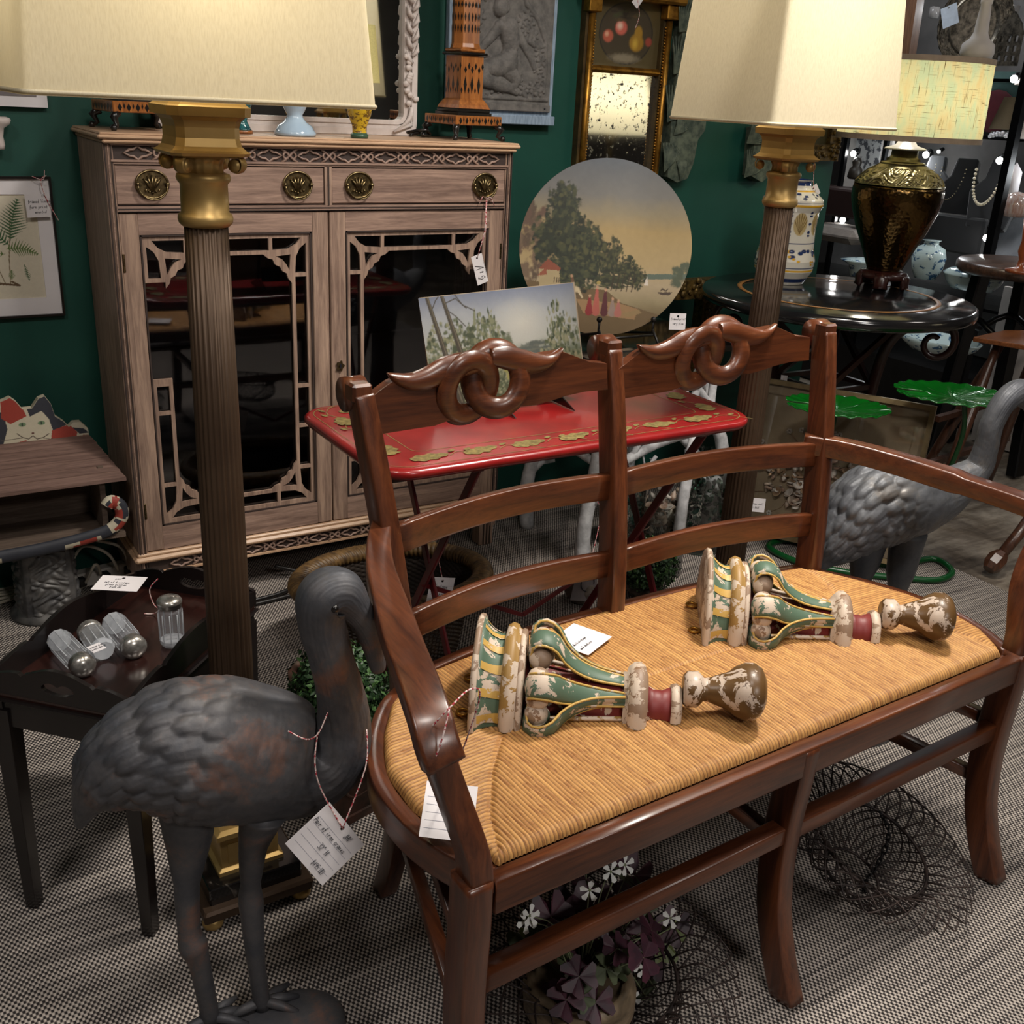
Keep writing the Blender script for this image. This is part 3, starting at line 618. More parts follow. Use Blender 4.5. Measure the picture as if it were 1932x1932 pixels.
# ---------------------------------------------------------------- on the green wall
def relief(name, w, h, caps, M, m, parent=None, nx=220, flat=.004, nzs=.0015, hs=1.0):
    ny = int(nx * h / w)
    def fn(U, V):
        X = U * w; Y = V * h; H = np.full(X.shape, flat)
        for c in caps:
            pts, rad = c
            for (a, b_), (r0, r1) in zip(zip(pts[:-1], pts[1:]), zip(rad[:-1], rad[1:])):
                dx, dy = b_[0] - a[0], b_[1] - a[1]; L = dx * dx + dy * dy + 1e-12; t = np.clip(((X - a[0]) * dx + (Y - a[1]) * dy) / L, 0, 1)
                d = np.hypot(X - a[0] - t * dx, Y - a[1] - t * dy); r = r0 + (r1 - r0) * t
                H = np.maximum(H, flat + hs * np.sqrt(np.clip(r * r - d * d, 0, None)))
        H = H + nzs * (fbm(X * 260, Y * 260, 2) - .5) * (H > flat + .0005)
        R3 = np.array(M.to_3x3()); P = np.stack([X, Y, H], -1) @ R3.T + np.array(M.translation); return P[..., 0], P[..., 1], P[..., 2]
    return grid(name, nx, ny, fn, m, parent)
BLUEB = mat('pale_blue_board', srgb(158, 176, 196), .6, c2=srgb(120, 140, 160), ns=40, stretch=(6, 6, .6), bmp=.3)
GREYT = mat('grey_terracotta', srgb(120, 116, 112), .75, c2=srgb(84, 82, 80), ns=30)
px0, px1, pz0 = 1.638, 2.026, 1.320
t = thing('relief_plaque', 'pale blue board with grey relief of a kneeling woman among flowers', 'plaque', (1.832, YW - .02, pz0))
ti = Matrix.Translation((-1.832, -(YW - .02), -pz0))
q = MB().box((1.832, YW - .012, pz0 + .3), (px1 - px0, .022, .6), 0, bev=.002); q.box((1.832, YW - .024, pz0 + .014), (px1 - px0 + .006, .03, .028), 0, bev=.002); q.xf(ti).build('board', BLUEB, t)
caps = []
FG = lambda *p: [(a * .001, b * .001) for a, b in p]
# figure (mm, from the relief's lower left)
caps += [(FG((150, 290), (152, 305)), (.026, .024)), (FG((140, 285), (137, 278)), (.014, .010)), (FG((165, 300), (170, 292)), (.018, .014)), (FG((160, 270), (166, 250)), (.014, .016)), (FG((150, 240), (180, 244), (205, 238)), (.020, .026, .018)), (FG((182, 236), (192, 200), (190, 165)), (.036, .032, .026)), (FG((190, 165), (182, 140)), (.030, .036)),
         (FG((150, 240), (118, 205), (82, 170), (60, 150)), (.018, .015, .011, .009)), (FG((208, 236), (240, 195), (268, 160), (285, 130)), (.017, .014, .011, .009)), (FG((180, 135), (140, 125), (98, 118)), (.036, .034, .024)), (FG((98, 118), (104, 88), (150, 78)), (.026, .026, .024)), (FG((150, 78), (200, 66), (222, 56)), (.026, .016, .012)), (FG((185, 118), (215, 92), (205, 62)), (.03, .022, .014))]
r2 = random.Random(11)
def blossom(x, y, s_):
    for k in range(5): a = k * 2 * PI / 5 + x * 30; caps.append(([(x, y), (x + s_ * math.cos(a), y + s_ * math.sin(a))], (s_ * .25, s_ * .42)))
for x, y, s_ in ((60, 300, 18), (80, 262, 16), (66, 232, 16), (90, 322, 14), (52, 200, 14), (30, 260, 16), (160, 345, 22), (185, 338, 14), (230, 262, 17), (252, 282, 15), (262, 252, 16), (244, 236, 13), (280, 222, 13), (300, 178, 15), (310, 150, 15), (296, 128, 13), (322, 120, 12), (60, 62, 14), (30, 90, 14), (250, 60, 15), (280, 72, 14), (305, 60, 13), (232, 84, 12), (310, 90, 12), (34, 140, 12)): blossom(x * .001, y * .001, s_ * .001)
for P in (((238, 330), (246, 310), (290, 270), (322, 210), (330, 140), (326, 60)), ((60, 180), (50, 150), (60, 110)), ((222, 150), (232, 110), (216, 66)), ((268, 235), (262, 205), (292, 190), (318, 196)), ((20, 60), (16, 200), (40, 290), (70, 340)), ((72, 150), (110, 158), (130, 150))): caps.append((FG(*P), [.008, .009, .008, .007, .006, .006][:len(P)]))
for k in range(26): x = r2.uniform(20, 320); y = r2.uniform(40, 66); caps.append((FG((x, y), (x + r2.uniform(-14, 14), y + r2.uniform(2, 14))), (.007, .003)))
caps += [(FG((10, 36), (340, 36)), (.006, .006)), (FG((10, 22), (340, 22)), (.003, .003))]
M = Matrix(((1, 0, 0, px0 + .022), (0, 0, -1, YW - .024), (0, 1, 0, pz0 + .04), (0, 0, 0, 1)))
relief('kneeling_figure_relief', .350, .372, caps, ti @ M, GREYT, t, 260, .004, hs=.75)
q = MB().box((px0 + .197, YW - .031, pz0 + .05), (.35, .012, .022), 0, bev=.002); q.tube([(px0 + .35, YW - .037, pz0 + .05), (px0 + .35, YW - .0375, pz0 + .05)], .0035, 8, 1); q.xf(ti).build('name_strip', [GREYT, INK], t)

GILT = mat('gilt', srgb(176, 128, 52), .38, .85, c2=srgb(110, 74, 28), ns=30, lo=.4, hi=.7, bmp=.1)
GILTD = mat('dark_gilt', srgb(92, 74, 40), .55, .3, c2=srgb(60, 48, 28), ns=20)
tx0, tx1, tz0, tz1 = 2.132, 2.492, .95, 1.715
t = thing('trumeau_mirror', 'tall gilt mirror with fruit painting panel above spotted glass', 'mirror', (2.312, YW, tz0)); ti = Matrix.Translation((-2.312, -YW, -tz0))
q = MB(); zsp = ony(1170, 133, YW).z
for x in (tx0 + .02, tx1 - .02):
    q.box((x, YW - .015, (tz0 + tz1) / 2), (.04, .03, tz1 - tz0), 1); q.tube([(x, YW - .036, tz0 + .02), (x, YW - .036, tz1 - .05)], .011, 10, 0)
    for k in range(70): q.ball((x + (.0135 if x < 2.3 else -.0135), YW - .036, tz0 + .03 + k * .0096), .0038, 6, 0)
    q.box((x, YW - .036, tz1 - .025), (.05, .04, .045), 0, bev=.003)
for z_ in (tz0 + .015, zsp): q.box((2.312, YW - .02, z_), (tx1 - tx0 - .06, .028, .03 if z_ < 1 else .022), 0, bev=.008)
q.box((2.312, YW - .04, tz1 + .012), (tx1 - tx0 + .05, .07, .03), 0, bev=.008)
q.xf(ti).build('frame', [GILT, GILTD], t)
P = Paint(150, 110, .73, srgb(78, 66, 36)); P.ell(.5, .37, .40, .345, srgb(34, 30, 24), .02); P.ell(.5, .37, .385, .33, srgb(62, 52, 36), .03)
P.ell(.5, .10, .28, .07, srgb(130, 120, 100), .6, .4); P.ell(.24, .33, .085, .08, srgb(176, 88, 66), .3); P.ell(.22, .35, .04, .04, srgb(214, 160, 130), .7); P.ell(.42, .43, .10, .09, srgb(196, 96, 80), .3); P.ell(.40, .45, .06, .06, srgb(222, 190, 170), .8); P.ell(.66, .28, .12, .11, srgb(150, 112, 30), .25); P.ell(.68, .38, .07, .10, srgb(156, 118, 34), .3); P.ell(.64, .27, .06, .08, srgb(196, 160, 60), .8); P.ell(.84, .30, .06, .06, srgb(150, 64, 50), .4)
P.leafy(.45, .58, .22, .07, [srgb(60, 62, 34), srgb(84, 66, 40), srgb(50, 40, 28)], 20)
def plane_fn(x0, x1, y, z0, z1): return lambda U, V: (x0 + (x1 - x0) * U, np.full(U.shape, y), z0 + (z1 - z0) * V)
P.put('fruit_painting', plane_fn(tx0 + .038 - 2.312, tx1 - .038 - 2.312, -.012, zsp + .01 - tz0, tz1 - tz0), vcmat('oil_paint', .5, .2), t)
m, nt, b = newmat('foxed_mirror'); b.inputs['Metallic'].default_value = 1; f = noise(nt, coords(nt), 60, 6, .7); lk(nt, ramp(nt, f, [(.36, (.16, .16, .16)), (.42, (.62, .63, .62))]), b.inputs['Base Color']); lk(nt, ramp(nt, f, [(.35, (.5, .5, .5)), (.43, (.05, .05, .05))]), b.inputs['Roughness'])
MB().box((2.312, YW - .010, (tz0 + zsp) / 2), (tx1 - tx0 - .07, .003, zsp - tz0 - .02)).xf(ti).build('spotted_mirror_glass', m, t)
M = frame3(tuple(ony(1192, 4, 2.98)), (.8, 0, -.6), (.6, 0, .8)); ticket(M, .03, .05, [], 'white ticket hanging from the gilt fruit mirror, cut by the photo top', ruled=False, strings=[spline([tuple(ony(1203, 0, 2.98)), tuple(ony(1206, 30, 2.98)), tuple(ony(1198, 55, 2.98))], 4)])

PALM = mat('verdigris_carving', srgb(96, 104, 88), .7, c2=srgb(52, 64, 56), ns=40, bmp=.2)
def palm_bracket(pts, th, label, fans):
    P0 = [ony(x, y, YW) for x, y in pts]; cx = sum(p.x for p in P0) / len(P0); cz = sum(p.z for p in P0) / len(P0)
    q = MB(); L = [(p.x, p.z) for p in P0]; q.plate([L], th, XZ(YW)); 
    for (fx, fy, a0_, a1_, R_) in fans:
        c = ony(fx, fy, YW - th)
        for k in range(13):
            a = math.radians(a0_ + (a1_ - a0_) * k / 12); q.tube([(c.x, YW - th - .002, c.z), (c.x + R_ * .5 * math.cos(a), YW - th - .010, c.z + R_ * .5 * math.sin(a)), (c.x + R_ * math.cos(a), YW - th - .002, c.z + R_ * math.sin(a))], [.002, .0045, .002], 5)
    return tag(q.build('carved_wall_bracket', PALM, bevel=.004), label, 'wall bracket', 'carved palm brackets on the green wall')
palm_bracket([(1243, 332), (1250, 220), (1268, 80), (1280, -40), (1330, -40), (1325, 150), (1313, 245), (1300, 262), (1292, 305), (1280, 335), (1260, 342)], .05, 'tall grey-green carved palm bracket on wall left of the right lamp', [(1252, 325, 50, 100, .10), (1258, 230, 20, 100, .12), (1270, 140, 20, 100, .12), (1280, 60, 10, 100, .12), (1282, 340, 70, 110, .07), (1270, 255, 20, 80, .07)])
palm_bracket([(1400, 330), (1408, 240), (1440, 230), (1470, 235), (1462, 300), (1440, 325), (1420, 342)], .05, 'grey-green carved palm bracket partly behind the right column lamp', [(1403, 335, 20, 90, .10), (1408, 270, 0, 80, .09)])
# fern print
p0 = ony(122, 596, YW); p1 = ony(92, 332, YW); fx1 = .477; fx0 = .175; fz0, fz1 = .786, 1.148
t = thing('framed_fern_print', 'black framed botanical fern print in white mount on green wall', 'picture', (.326, YW - .01, fz0)); ti = Matrix.Translation((-.326, -(YW - .01), -fz0))
MB().plate([[(fx0, fz0), (fx1, fz0), (fx1, fz1), (fx0, fz1)], [(fx0 + .006, fz0 + .006), (fx0 + .006, fz1 - .006), (fx1 - .006, fz1 - .006), (fx1 - .006, fz0 + .006)]], .018, XZ(YW)).xf(ti).build('frame', EBON, t)
MB().plate([[(fx0 + .006, fz0 + .006), (fx1 - .006, fz0 + .006), (fx1 - .006, fz1 - .006), (fx0 + .006, fz1 - .006)], [(fx0 + .05, fz0 + .05), (fx0 + .05, fz1 - .045), (fx1 - .042, fz1 - .045), (fx1 - .042, fz0 + .05)]], .008, XZ(YW - .002)).xf(ti).build('mount', WHITE, t)
P = Paint(170, 220, 1.28, srgb(205, 196, 176)); G1, G2, G3 = srgb(58, 92, 56), srgb(84, 108, 52), srgb(70, 86, 60)
P.line([(.6, .18), (.62, .5), (.66, .8), (.7, 1.1)], .005, srgb(110, 92, 60)); P.line([(.55, .18), (.45, .5), (.36, .8)], .005, srgb(110, 92, 60)); P.line([(.52, .18), (.3, .4), (.12, .6)], .004, srgb(110, 92, 60)); P.line([(.1, .2), (.3, .14), (.5, .2), (.7, .17), (.62, .22)], .012, srgb(96, 74, 52))
P.frond(.66, .72, 1.45, .5, G1, .5, 14, -.3); P.frond(.64, .66, 2.3, .5, G1, .35, 14, .2); P.frond(.6, .62, .2, .36, G2, .4, 12, -.9); P.frond(.58, .56, 3.0, .4, G2, .32, 12, .6); P.frond(.36, .78, 2.2, .4, G3, .35, 12, 0); P.frond(.3, .6, 2.9, .3, G3, .3, 10, 0); P.frond(.82, .22, 1.75, .2, G1, .24, 10, 0); P.frond(.62, .24, 1.5, .12, G2, .5, 8, 0)
P.put('fern_sheet', plane_fn(fx0 + .048 - .326, fx1 - .04 - .326, .004, .048, fz1 - fz0 - .043), vcmat('print_paper', .8), t)
pa = ony(47, 366, YW - .03); M = frame3((pa.x, YW - .027, ony(50, 411, YW - .03).z), (1, 0, .03), (-.02, 0, 1))
ticket(M, .058, .058, [('framed Vintage', .006, .036, .009), ('fern print', .008, .022, .009), ('mounted', .02, .010, .008), ('135', .04, .05, .006)], 'small handwritten card tied to the corner of the fern print', hole=False, ruled=False, strings=[spline([(.465, YW - .03, 1.152), (.45, YW - .035, 1.14), tuple(M @ Vector((.05, .05, .004))), (.482, YW - .035, 1.04)], 5), spline([(.43, YW - .03, 1.15), (.455, YW - .036, 1.142), (.462, YW - .03, 1.165)], 4)])
p = ony(88, 203, YW); q = MB().box((p.x - .10, YW - .012, p.z + .1), (.2, .02, .2), 0); q.box((p.x - .10, YW - .0225, p.z + .1), (.15, .002, .15), 1)
tag(q.build('white_framed_picture', [WHITE, GREYCARD]), 'white picture frame edge just below the left lamp shade', 'picture')
p = ony(0, 240, YW); q = MB().lathe([(.012, 0), (.014, .01), (.012, .03), (.016, .05), (.03, .06), (.034, .07), (.03, .075)], 24, (p.x - .012, YW - .04, 1.215)); q.box((p.x - .012, YW - .02, 1.285), (.06, .04, .012), bev=.004)
tag(q.build('plaster_wall_bracket', CREAM), 'small white plaster wall bracket cut by the left photo edge', 'wall bracket')
# lit lamp added out of view, so the old mirror has something to reflect
t = thing('added_mirror_lamp', 'cream shaded lamp added out of view for the gilt mirror to reflect', 'lamp', (4.25, .42, 0))
MB().lathe([(.15, 0), (.15, .02), (.02, .04), (.016, 1.15), (.05, 1.2), (.02, 1.26)], 24).build('stand', BRASSO, t); MB().lathe([(.26, 1.22), (.19, 1.62)], 40, caps=False).build('lamp_shade', shade_mat('added_lamp_shade', srgb(236, 228, 200)), t)
l = bpy.data.lights.new('bulb', 'POINT'); l.energy = 9; l.color = (1, .93, .8); l.shadow_soft_size = .05; lo = bpy.data.objects.new('bulb', l); COL.objects.link(lo); lo.parent = t; lo.location = (0, 0, 1.42)
# gilt picture at the wall's end
p0 = ony(1545, 303, YW - .01); q = MB(); a0_, a1_, b0_, b1_ = 3.12, 3.40, p0.z, p0.z + .36
q.plate([[(a0_, b0_), (a1_, b0_), (a1_, b1_), (a0_, b1_)], [(a0_ + .06, b0_ + .06), (a0_ + .06, b1_ - .06), (a1_ - .06, b1_ - .06), (a1_ - .06, b0_ + .06)]], .03, XZ(YW), 0)
for k in range(40): q.ball((rnd.uniform(a0_ + .01, a1_ - .01), YW - .032, b0_ + rnd.uniform(.008, .05)), .008, 6, 0); q.ball((a1_ - rnd.uniform(.008, .05), YW - .032, rnd.uniform(b0_, b1_)), .008, 6, 0)
q.box(((a0_ + a1_) / 2, YW - .006, (b0_ + b1_) / 2), (.17, .006, .25), 1)
tag(q.build('gilt_picture_frame', [mat('old_gilt', srgb(120, 96, 48), .5, .5, c2=srgb(60, 46, 24), ns=60), mat('dark_canvas', srgb(70, 66, 44), .6)]), 'ornate dark gilt picture frame at right end of green wall', 'picture frame')
# ---------------------------------------------------------------- settee
MAHO = wood('mahogany', srgb(52, 23, 12), srgb(102, 54, 28), .34, 0, .35, 4, .03); MAHV = wood('mahogany_upright', srgb(52, 23, 12), srgb(100, 53, 28), .34, 2, .35, 4, .03); MAHD = wood('mahogany_deep', srgb(52, 23, 12), srgb(100, 53, 28), .34, 1, .35, 4, .03)
SA = Vector((.54, .872)); SC_, SS_ = math.cos(.038), math.sin(.038); SO = Vector((1.155, 1.15, 0))
def W(u, v, z): return Vector((SA.x + u * SC_ - v * SS_, SA.y + u * SS_ + v * SC_, z))
def UV(p): d = Vector((p[0] - SA.x, p[1] - SA.y)); return (d.x * SC_ + d.y * SS_, -d.x * SS_ + d.y * SC_)
set_ = thing('settee', 'mahogany two-seat settee with linked-ring crest rails and woven rush seat', 'settee', SO)
STI = Matrix.Translation(-SO)
def sb(mb, name, m, parent=set_, **k): return mb.xf(STI).build(name, m, parent, **k)
SR = Matrix.Rotation(.038, 3, 'Z')
def sq(hw, hh, r=.18, k=2):   # rounded square section
    return [(c[0], c[1]) for c in rrect(-1, -1, 1, 1, r, k)]
ZR = .485; USEC = sq(1, 1)
def strip(pts, wd, ht, mi=0, mb=None, up=(0, 0, 1)):   # rectangular section member along a path
    return (mb or MB()).tube(pts, [(wd[i] / 2 if hasattr(wd, '__len__') else wd / 2, ht[i] / 2 if hasattr(ht, '__len__') else ht / 2) for i in range(len(pts))], sec=USEC, up=up, smooth=True)
LEGU = (-.012, .60, 1.185)
for i, u in enumerate(LEGU):
    a = u + .0175
    if i == 1: pts = [(a, .022, ZR - .004), (a, .024, .42), (a, .030, .33), (a, .030, .24), (a, .018, .15), (a, -.008, .07), (a, -.040, 0)]
    else: pts = [(a, .022, ZR + .003), (a, .022, .42), (a, .026, .33), (a, .026, .24), (a, .014, .15), (a, -.012, .07), (a, -.044, 0)]
    P = spline([tuple(W(*p)) for p in pts], 4)
    q = strip(P, .038 if i != 1 else .034, [.048 + .004 * math.sin(PI * k / len(P)) for k in range(len(P))], up=(-SS_, SC_, 0)); q.v = [(v_[0], v_[1], max(0.0005, v_[2])) for v_ in q.v]; sb(q, 'leg', MAHV)
SPL = (-.048, .0, .016); ZP = (.970, .985, .985); PU = (.152, .625, 1.140); PV = (.470, .512, .470)
def vz(i, z): t = max(0, (z - .485) / .515); return PV[i] + .035 * t + .04 * t * t
for i in range(3):
    u = PU[i]; pts = [(u, PV[i] + (.07 if i != 1 else .06), 0), (u, PV[i] + .035, .10), (u, PV[i] + .012, .22), (u, PV[i], .36), (u, PV[i], .46)] + [(u + SPL[i] * ((z - .485) / .5) ** 1.3, vz(i, z), z) for z in (.56, .66, .76, .86, .94, ZP[i])]; u = u + SPL[i]
    P = spline([tuple(W(*p)) for p in pts], 4); q = strip(P, .032, [.038 + .012 * math.sin(PI * k / len(P)) for k in range(len(P))], up=(-SS_, SC_, 0))
    q.v = [(v_[0], v_[1], max(0.0005, v_[2])) for v_ in q.v]; c = W(u, vz(i, .985) + .012, ZP[i] + .001); ax = Vector((SC_, SS_, 0))     # scroll-over top
    q.tube([c - ax * .0165 + Vector((0, .006, -.004)), c + ax * .0165 + Vector((0, .006, -.004))], .027, 24, up=(0, 0, 1)); q.box(W(u, vz(i, .985) - .002, ZP[i] + .005), (.033, .034, .030), 0, SR, bev=.004)
    sb(q, 'back_post', MAHV)
# seat rails
sb(strip([W(u, .012, ZR - .0265) for u in (.03, .3, .6, .9, 1.19)], .026, .053), 'front_rail', MAHO)
LB = [(.018, .03), (-.010, .10), (-.022, .18), (-.012, .27), (.030, .36), (.085, .43), (.14, .468)]
RB = [(1.205, .03), (1.235, .10), (1.250, .18), (1.242, .27), (1.21, .36), (1.17, .43), (1.142, .468)]
for B_ in (LB, RB):
    P = [tuple(W(u + (.014 if B_ is LB else -.014), v, ZR - .022)) for u, v in B_]; P = spline(P, 4); sb(strip(P, .026, .05), 'side_rail', MAHD)
BK = spline([(.152, .482), (.30, .515), (.45, .528), (.625, .528), (.80, .524), (.98, .508), (1.14, .482)], 3)
sb(strip([W(p[0], p[1], ZR - .016) for p in BK], .022, .04), 'back_rail', MAHO)
# rush seat, drop-in, each strand modelled
LB2 = [(.052, .028), (.022, .10), (.008, .18), (.014, .27), (.050, .35), (.10, .42), (.165, .468)]
RB2 = [(1.168, .028), (1.212, .10), (1.226, .18), (1.216, .27), (1.18, .36), (1.15, .42), (1.118, .468)]
def seat_fn(U, V):
    vf = .030; ul = np.interp(V * .44 + .028, [b_[1] for b_ in LB2], [b_[0] for b_ in LB2]); ur = np.interp(V * .44 + .028, [b_[1] for b_ in RB2], [b_[0] for b_ in RB2])
    u = ul + (ur - ul) * U
    bk = .468 + .045 * np.clip(1 - np.abs((u - .635) / .49) ** 2.2, 0, 1); v = vf + (bk - vf) * V
    dl = u - ul; dr = ur - u; df = v - vf; db = bk - v
    side = (np.minimum(dl, dr) < .86 * np.minimum(df, db))
    wob = .0016 * (fbm(u * 9, v * 9, 5) - .5) * 2
    phu = (u - .6) * (1 + .10 * (.25 - v)) / .0068 + wob * 260; phv = v / .0068 + wob * 260
    ph = np.where(side, phv, phu); s = np.abs(np.sin(PI * ph)) ** .55
    e = np.minimum(np.minimum(dl, dr), np.minimum(df, db)); lip = np.clip(e / .016, 0, 1); lip = np.sqrt(1 - (1 - lip) ** 2)
    seam = np.abs(np.minimum(dl, dr) - .86 * np.minimum(df, db)); mid = np.abs(df - db)
    z = .478 + .016 * lip + .007 * np.clip(e / .15, 0, 1) - .0030 * np.exp(-(seam / .006) ** 2) - .0025 * np.exp(-(mid / .006) ** 2) * (~side)
    amp = np.where(lip < .9, .0034, .0030); z = z + amp * s + .0008 * (fbm(u * 120, v * 120, 1) - .5)
    return u, v, z, ph, side, s
def seat_xyz(U, V):
    u, v, z, *_ = seat_fn(U, V); return SA.x + u * SC_ - v * SS_ - SO.x, SA.y + u * SS_ + v * SC_ - SO.y, z
def seat_col(U, V):
    u, v, z, ph, side, s = seat_fn(U, V); k = np.floor(ph); along = np.where(side, u, v)
    rv = np.sin(k * 12.9898 + side * 7.1) * 43758.5453 % 1.0; rv = rv - np.floor(rv)
    tw = fbm(along * 26 + k * 13.7, ph * 3.2 + along * 95, 7); fl = np.clip((tw - .55) * 8, 0, 1) * .6
    base = np.array(srgb(200, 150, 86)); dk = np.array(srgb(150, 100, 52)); groove_shade = np.array(srgb(78, 46, 20))
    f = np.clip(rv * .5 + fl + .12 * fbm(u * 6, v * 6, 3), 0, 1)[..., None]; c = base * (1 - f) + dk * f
    g = np.clip(1.35 - s * 1.7, 0, 1)[..., None] * .92  # shade between strands painted into the colour, darkest in the grooves
    return c * (1 - g) + groove_shade * g
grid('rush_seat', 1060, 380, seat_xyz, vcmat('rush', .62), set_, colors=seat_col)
q = MB()                                                # flat corner blocks and seat well
q.plate([[tuple(W(u, v, 0)[:2]) for u, v in ((.03, .02), (.60, .02), (1.19, .02), (1.235, .1), (1.23, .27), (1.15, .46), (1.0, .50), (.625, .52), (.3, .50), (.15, .46), (0, .3), (-.005, .12))]], .004, Matrix.Translation((0, 0, .4725)))
sb(q, 'seat_frame', MAHO)
# arms with downswept front ends, and their supports
AL0 = [(.132, .512, .758), (.100, .462, .752), (.064, .388, .745), (.030, .290, .737), (.000, .196, .730), (-.022, .120, .724), (-.036, .066, .712), (-.040, .040, .690), (-.036, .030, .668)]
AL = [(.163, .520, .758), (.125, .475, .757), (.088, .430, .752), (.052, .375, .745), (.022, .300, .738), (.000, .215, .733), (-.014, .130, .729), (-.019, .065, .725), (-.017, .025, .716), (-.008, -.006, .690), (-.0, -.012, .668)]
for s_ in (0, 1):
    f = (lambda u: u) if s_ == 0 else (lambda u: 1.283 - u)
    P = spline([tuple(W(f(u), v, z)) for u, v, z in (AL if s_ else AL0)], 4); n = len(P)
    wd = [(.030 + .020 * min(1, k / n * 2.2)) for k in range(n)]; ht = [(.036 if k < n * .45 else .030) for k in range(n)]
    if s_ == 1: ht = [h * 1.15 for h in ht]
    sb(strip(P, wd, ht), 'arm', MAHD)
    f2 = (lambda u: u) if s_ == 0 else (lambda u: 1.222 - u)
    S_ = [(.010, .022, .47), (.008, .026, .52), (-.010, .050, .60), (-.026, .062, .66), (-.034, .062, .705)] if s_ == 0 else [(.018, .022, .47), (.016, .026, .52), (0, .050, .60), (-.03, .058, .66), (-.045, .045, .715)]
    P = spline([tuple(W(f2(u), v, z)) for u, v, z in S_], 4); n = len(P)
    sb(strip(P, .034, [.046 - .012 * math.sin(PI * k / n) for k in range(n)], up=(-SS_, SC_, 0)), 'arm_support', MAHV)
# stretchers
sb(strip([W(.03, .026, .305), W(1.20, .026, .318)], .030, .032), 'stretcher', MAHO)
sb(strip([W(.17, .485, .26), W(1.13, .485, .26)], .024, .026), 'stretcher', MAHO)
for (a, b2) in (((.02, .04), (.15, .47)), ((.615, .04), (.625, .50)), ((1.20, .04), (1.14, .47))):
    for z_ in ((.20, .33) if a[0] < .1 or a[0] > 1.1 else (.285,)): sb(strip([W(*a, z_), W(*b2, z_)], .022, .024), 'stretcher', MAHD)
# ladder rails, bowed backwards in each half
for i in range(2):
    for zc, h in ((.739, .050), (.588, .050)):
        k_ = ((zc - .485) / .5) ** 1.3; u0, u1 = PU[i] + .012 + SPL[i] * k_, PU[i + 1] - .012 + SPL[i + 1] * k_; v0, v1 = vz(i, zc), vz(i + 1, zc)
        P = [W(u0 + (u1 - u0) * t, v0 + (v1 - v0) * t + .020 * math.sin(PI * t), zc + .006 * math.sin(PI * t)) for t in [k / 14 for k in range(15)]]
        sb(strip(P, .017, h), 'ladder_rail', MAHO)
# crest rails: board halves, two linked rings, two swept horns
def crest(du, dv, name='crest_rail'):
    y0 = 1.452; T = lambda px, py, dy=0: ony(px, py, y0) + Vector((0, dy, 0))
    q = MB(); L = [(682, 757), (698, 746), (716, 732), (731, 721), (747, 713), (762, 708), (800, 704), (828, 702), (838, 712), (846, 760), (846, 790), (816, 801), (776, 807), (737, 813), (700, 819)]
    L2 = [(984, 690), (1020, 668), (1057, 662), (1075, 668), (1108, 681), (1140, 684), (1142, 733), (1098, 737), (1063, 745), (1036, 754), (1005, 762), (976, 765), (960, 772), (974, 735)]
    for P in (L, L2):
        p3 = [T(*p) for p in P]; q.plate([[(p.x, p.z) for p in p3]], .020, XZ(y0 + .012), 0)
    o = len(q.v)
    def ring(cx, cy, rx, ry, ph):
        pts = []; c = T(cx, cy); k = 40
        for i in range(k):
            a = 2 * PI * i / k; pts.append((c.x + rx * math.cos(a), y0 - .003 + .011 * math.sin(a + ph), c.z + ry * math.sin(a)))
        q.tube(pts, [(.0195, .0135)] * k, 10, closed=True, up=(0, 1, 0))
    ring(881, 731, .0430, .0480, 2.6); ring(934, 714, .0430, .0480, 5.6)
    def horn(P, R):
        pts = spline([tuple(T(a, b_, -.006)) for a, b_ in P], 5); n = len(pts); rr = np.interp(np.linspace(0, 1, n), np.linspace(0, 1, len(R)), R)
        q.tube(pts, [(.013 * (r / max(R)) ** .5 + .002, r) for r in rr], 10, up=(0, 0, 1))
    horn([(896, 684), (866, 687), (836, 697), (803, 712), (770, 718), (745, 712), (728, 703)], [.016, .021, .023, .019, .014, .009, .001])
    horn([(920, 672), (948, 672), (985, 682), (1015, 683), (1038, 675), (1057, 655)], [.015, .021, .022, .016, .010, .001])
    if du or dv:
        dw = W(du, dv, 0) - W(0, 0, 0); s_ = 1.02
        x0 = T(905, 720).x
        for i in range(len(q.v)): x, y, z = q.v[i]; q.v[i] = ((x - x0) * 1.06 + x0 + dw.x, y + dw.y + (x - x0) * .02, z + .006)
    return sb(q, name, MAHO, bevel=.003)
crest(0, 0); crest(.511, -.008)
# tickets tied to the settee and lying on it
p = W(-.005, .02, .53); M = frame3(tuple(W(-.005, .062, .492)), (.97, .25, -.05), (-.10, .28, .95))
P0 = onz(782, 1578, .5)
pq = [onz(790, 1578, .508), onz(890, 1590, .503)]; pv = ony(908, 1500, pq[1].y + .045); M = frame3(pq[0], pq[1] - pq[0], pv - pq[1])
ticket(M, (pq[1] - pq[0]).length, .078, [('$45.00', .030, .060, .008), ('seat', .040, .026, .008)], 'white price ticket hanging inside the left arm of the settee', price=1, strings=[spline([tuple(W(-.045, .045, .712)), tuple(W(-.03, .03, .742)), tuple(W(.01, .05, .744)), tuple(W(.03, .06, .715)), tuple(M @ Vector((.03, .070, 0)))], 5), spline([tuple(W(-.03, .03, .742)), tuple(W(-.045, .02, .71)), tuple(W(-.055, .03, .66))], 4)])

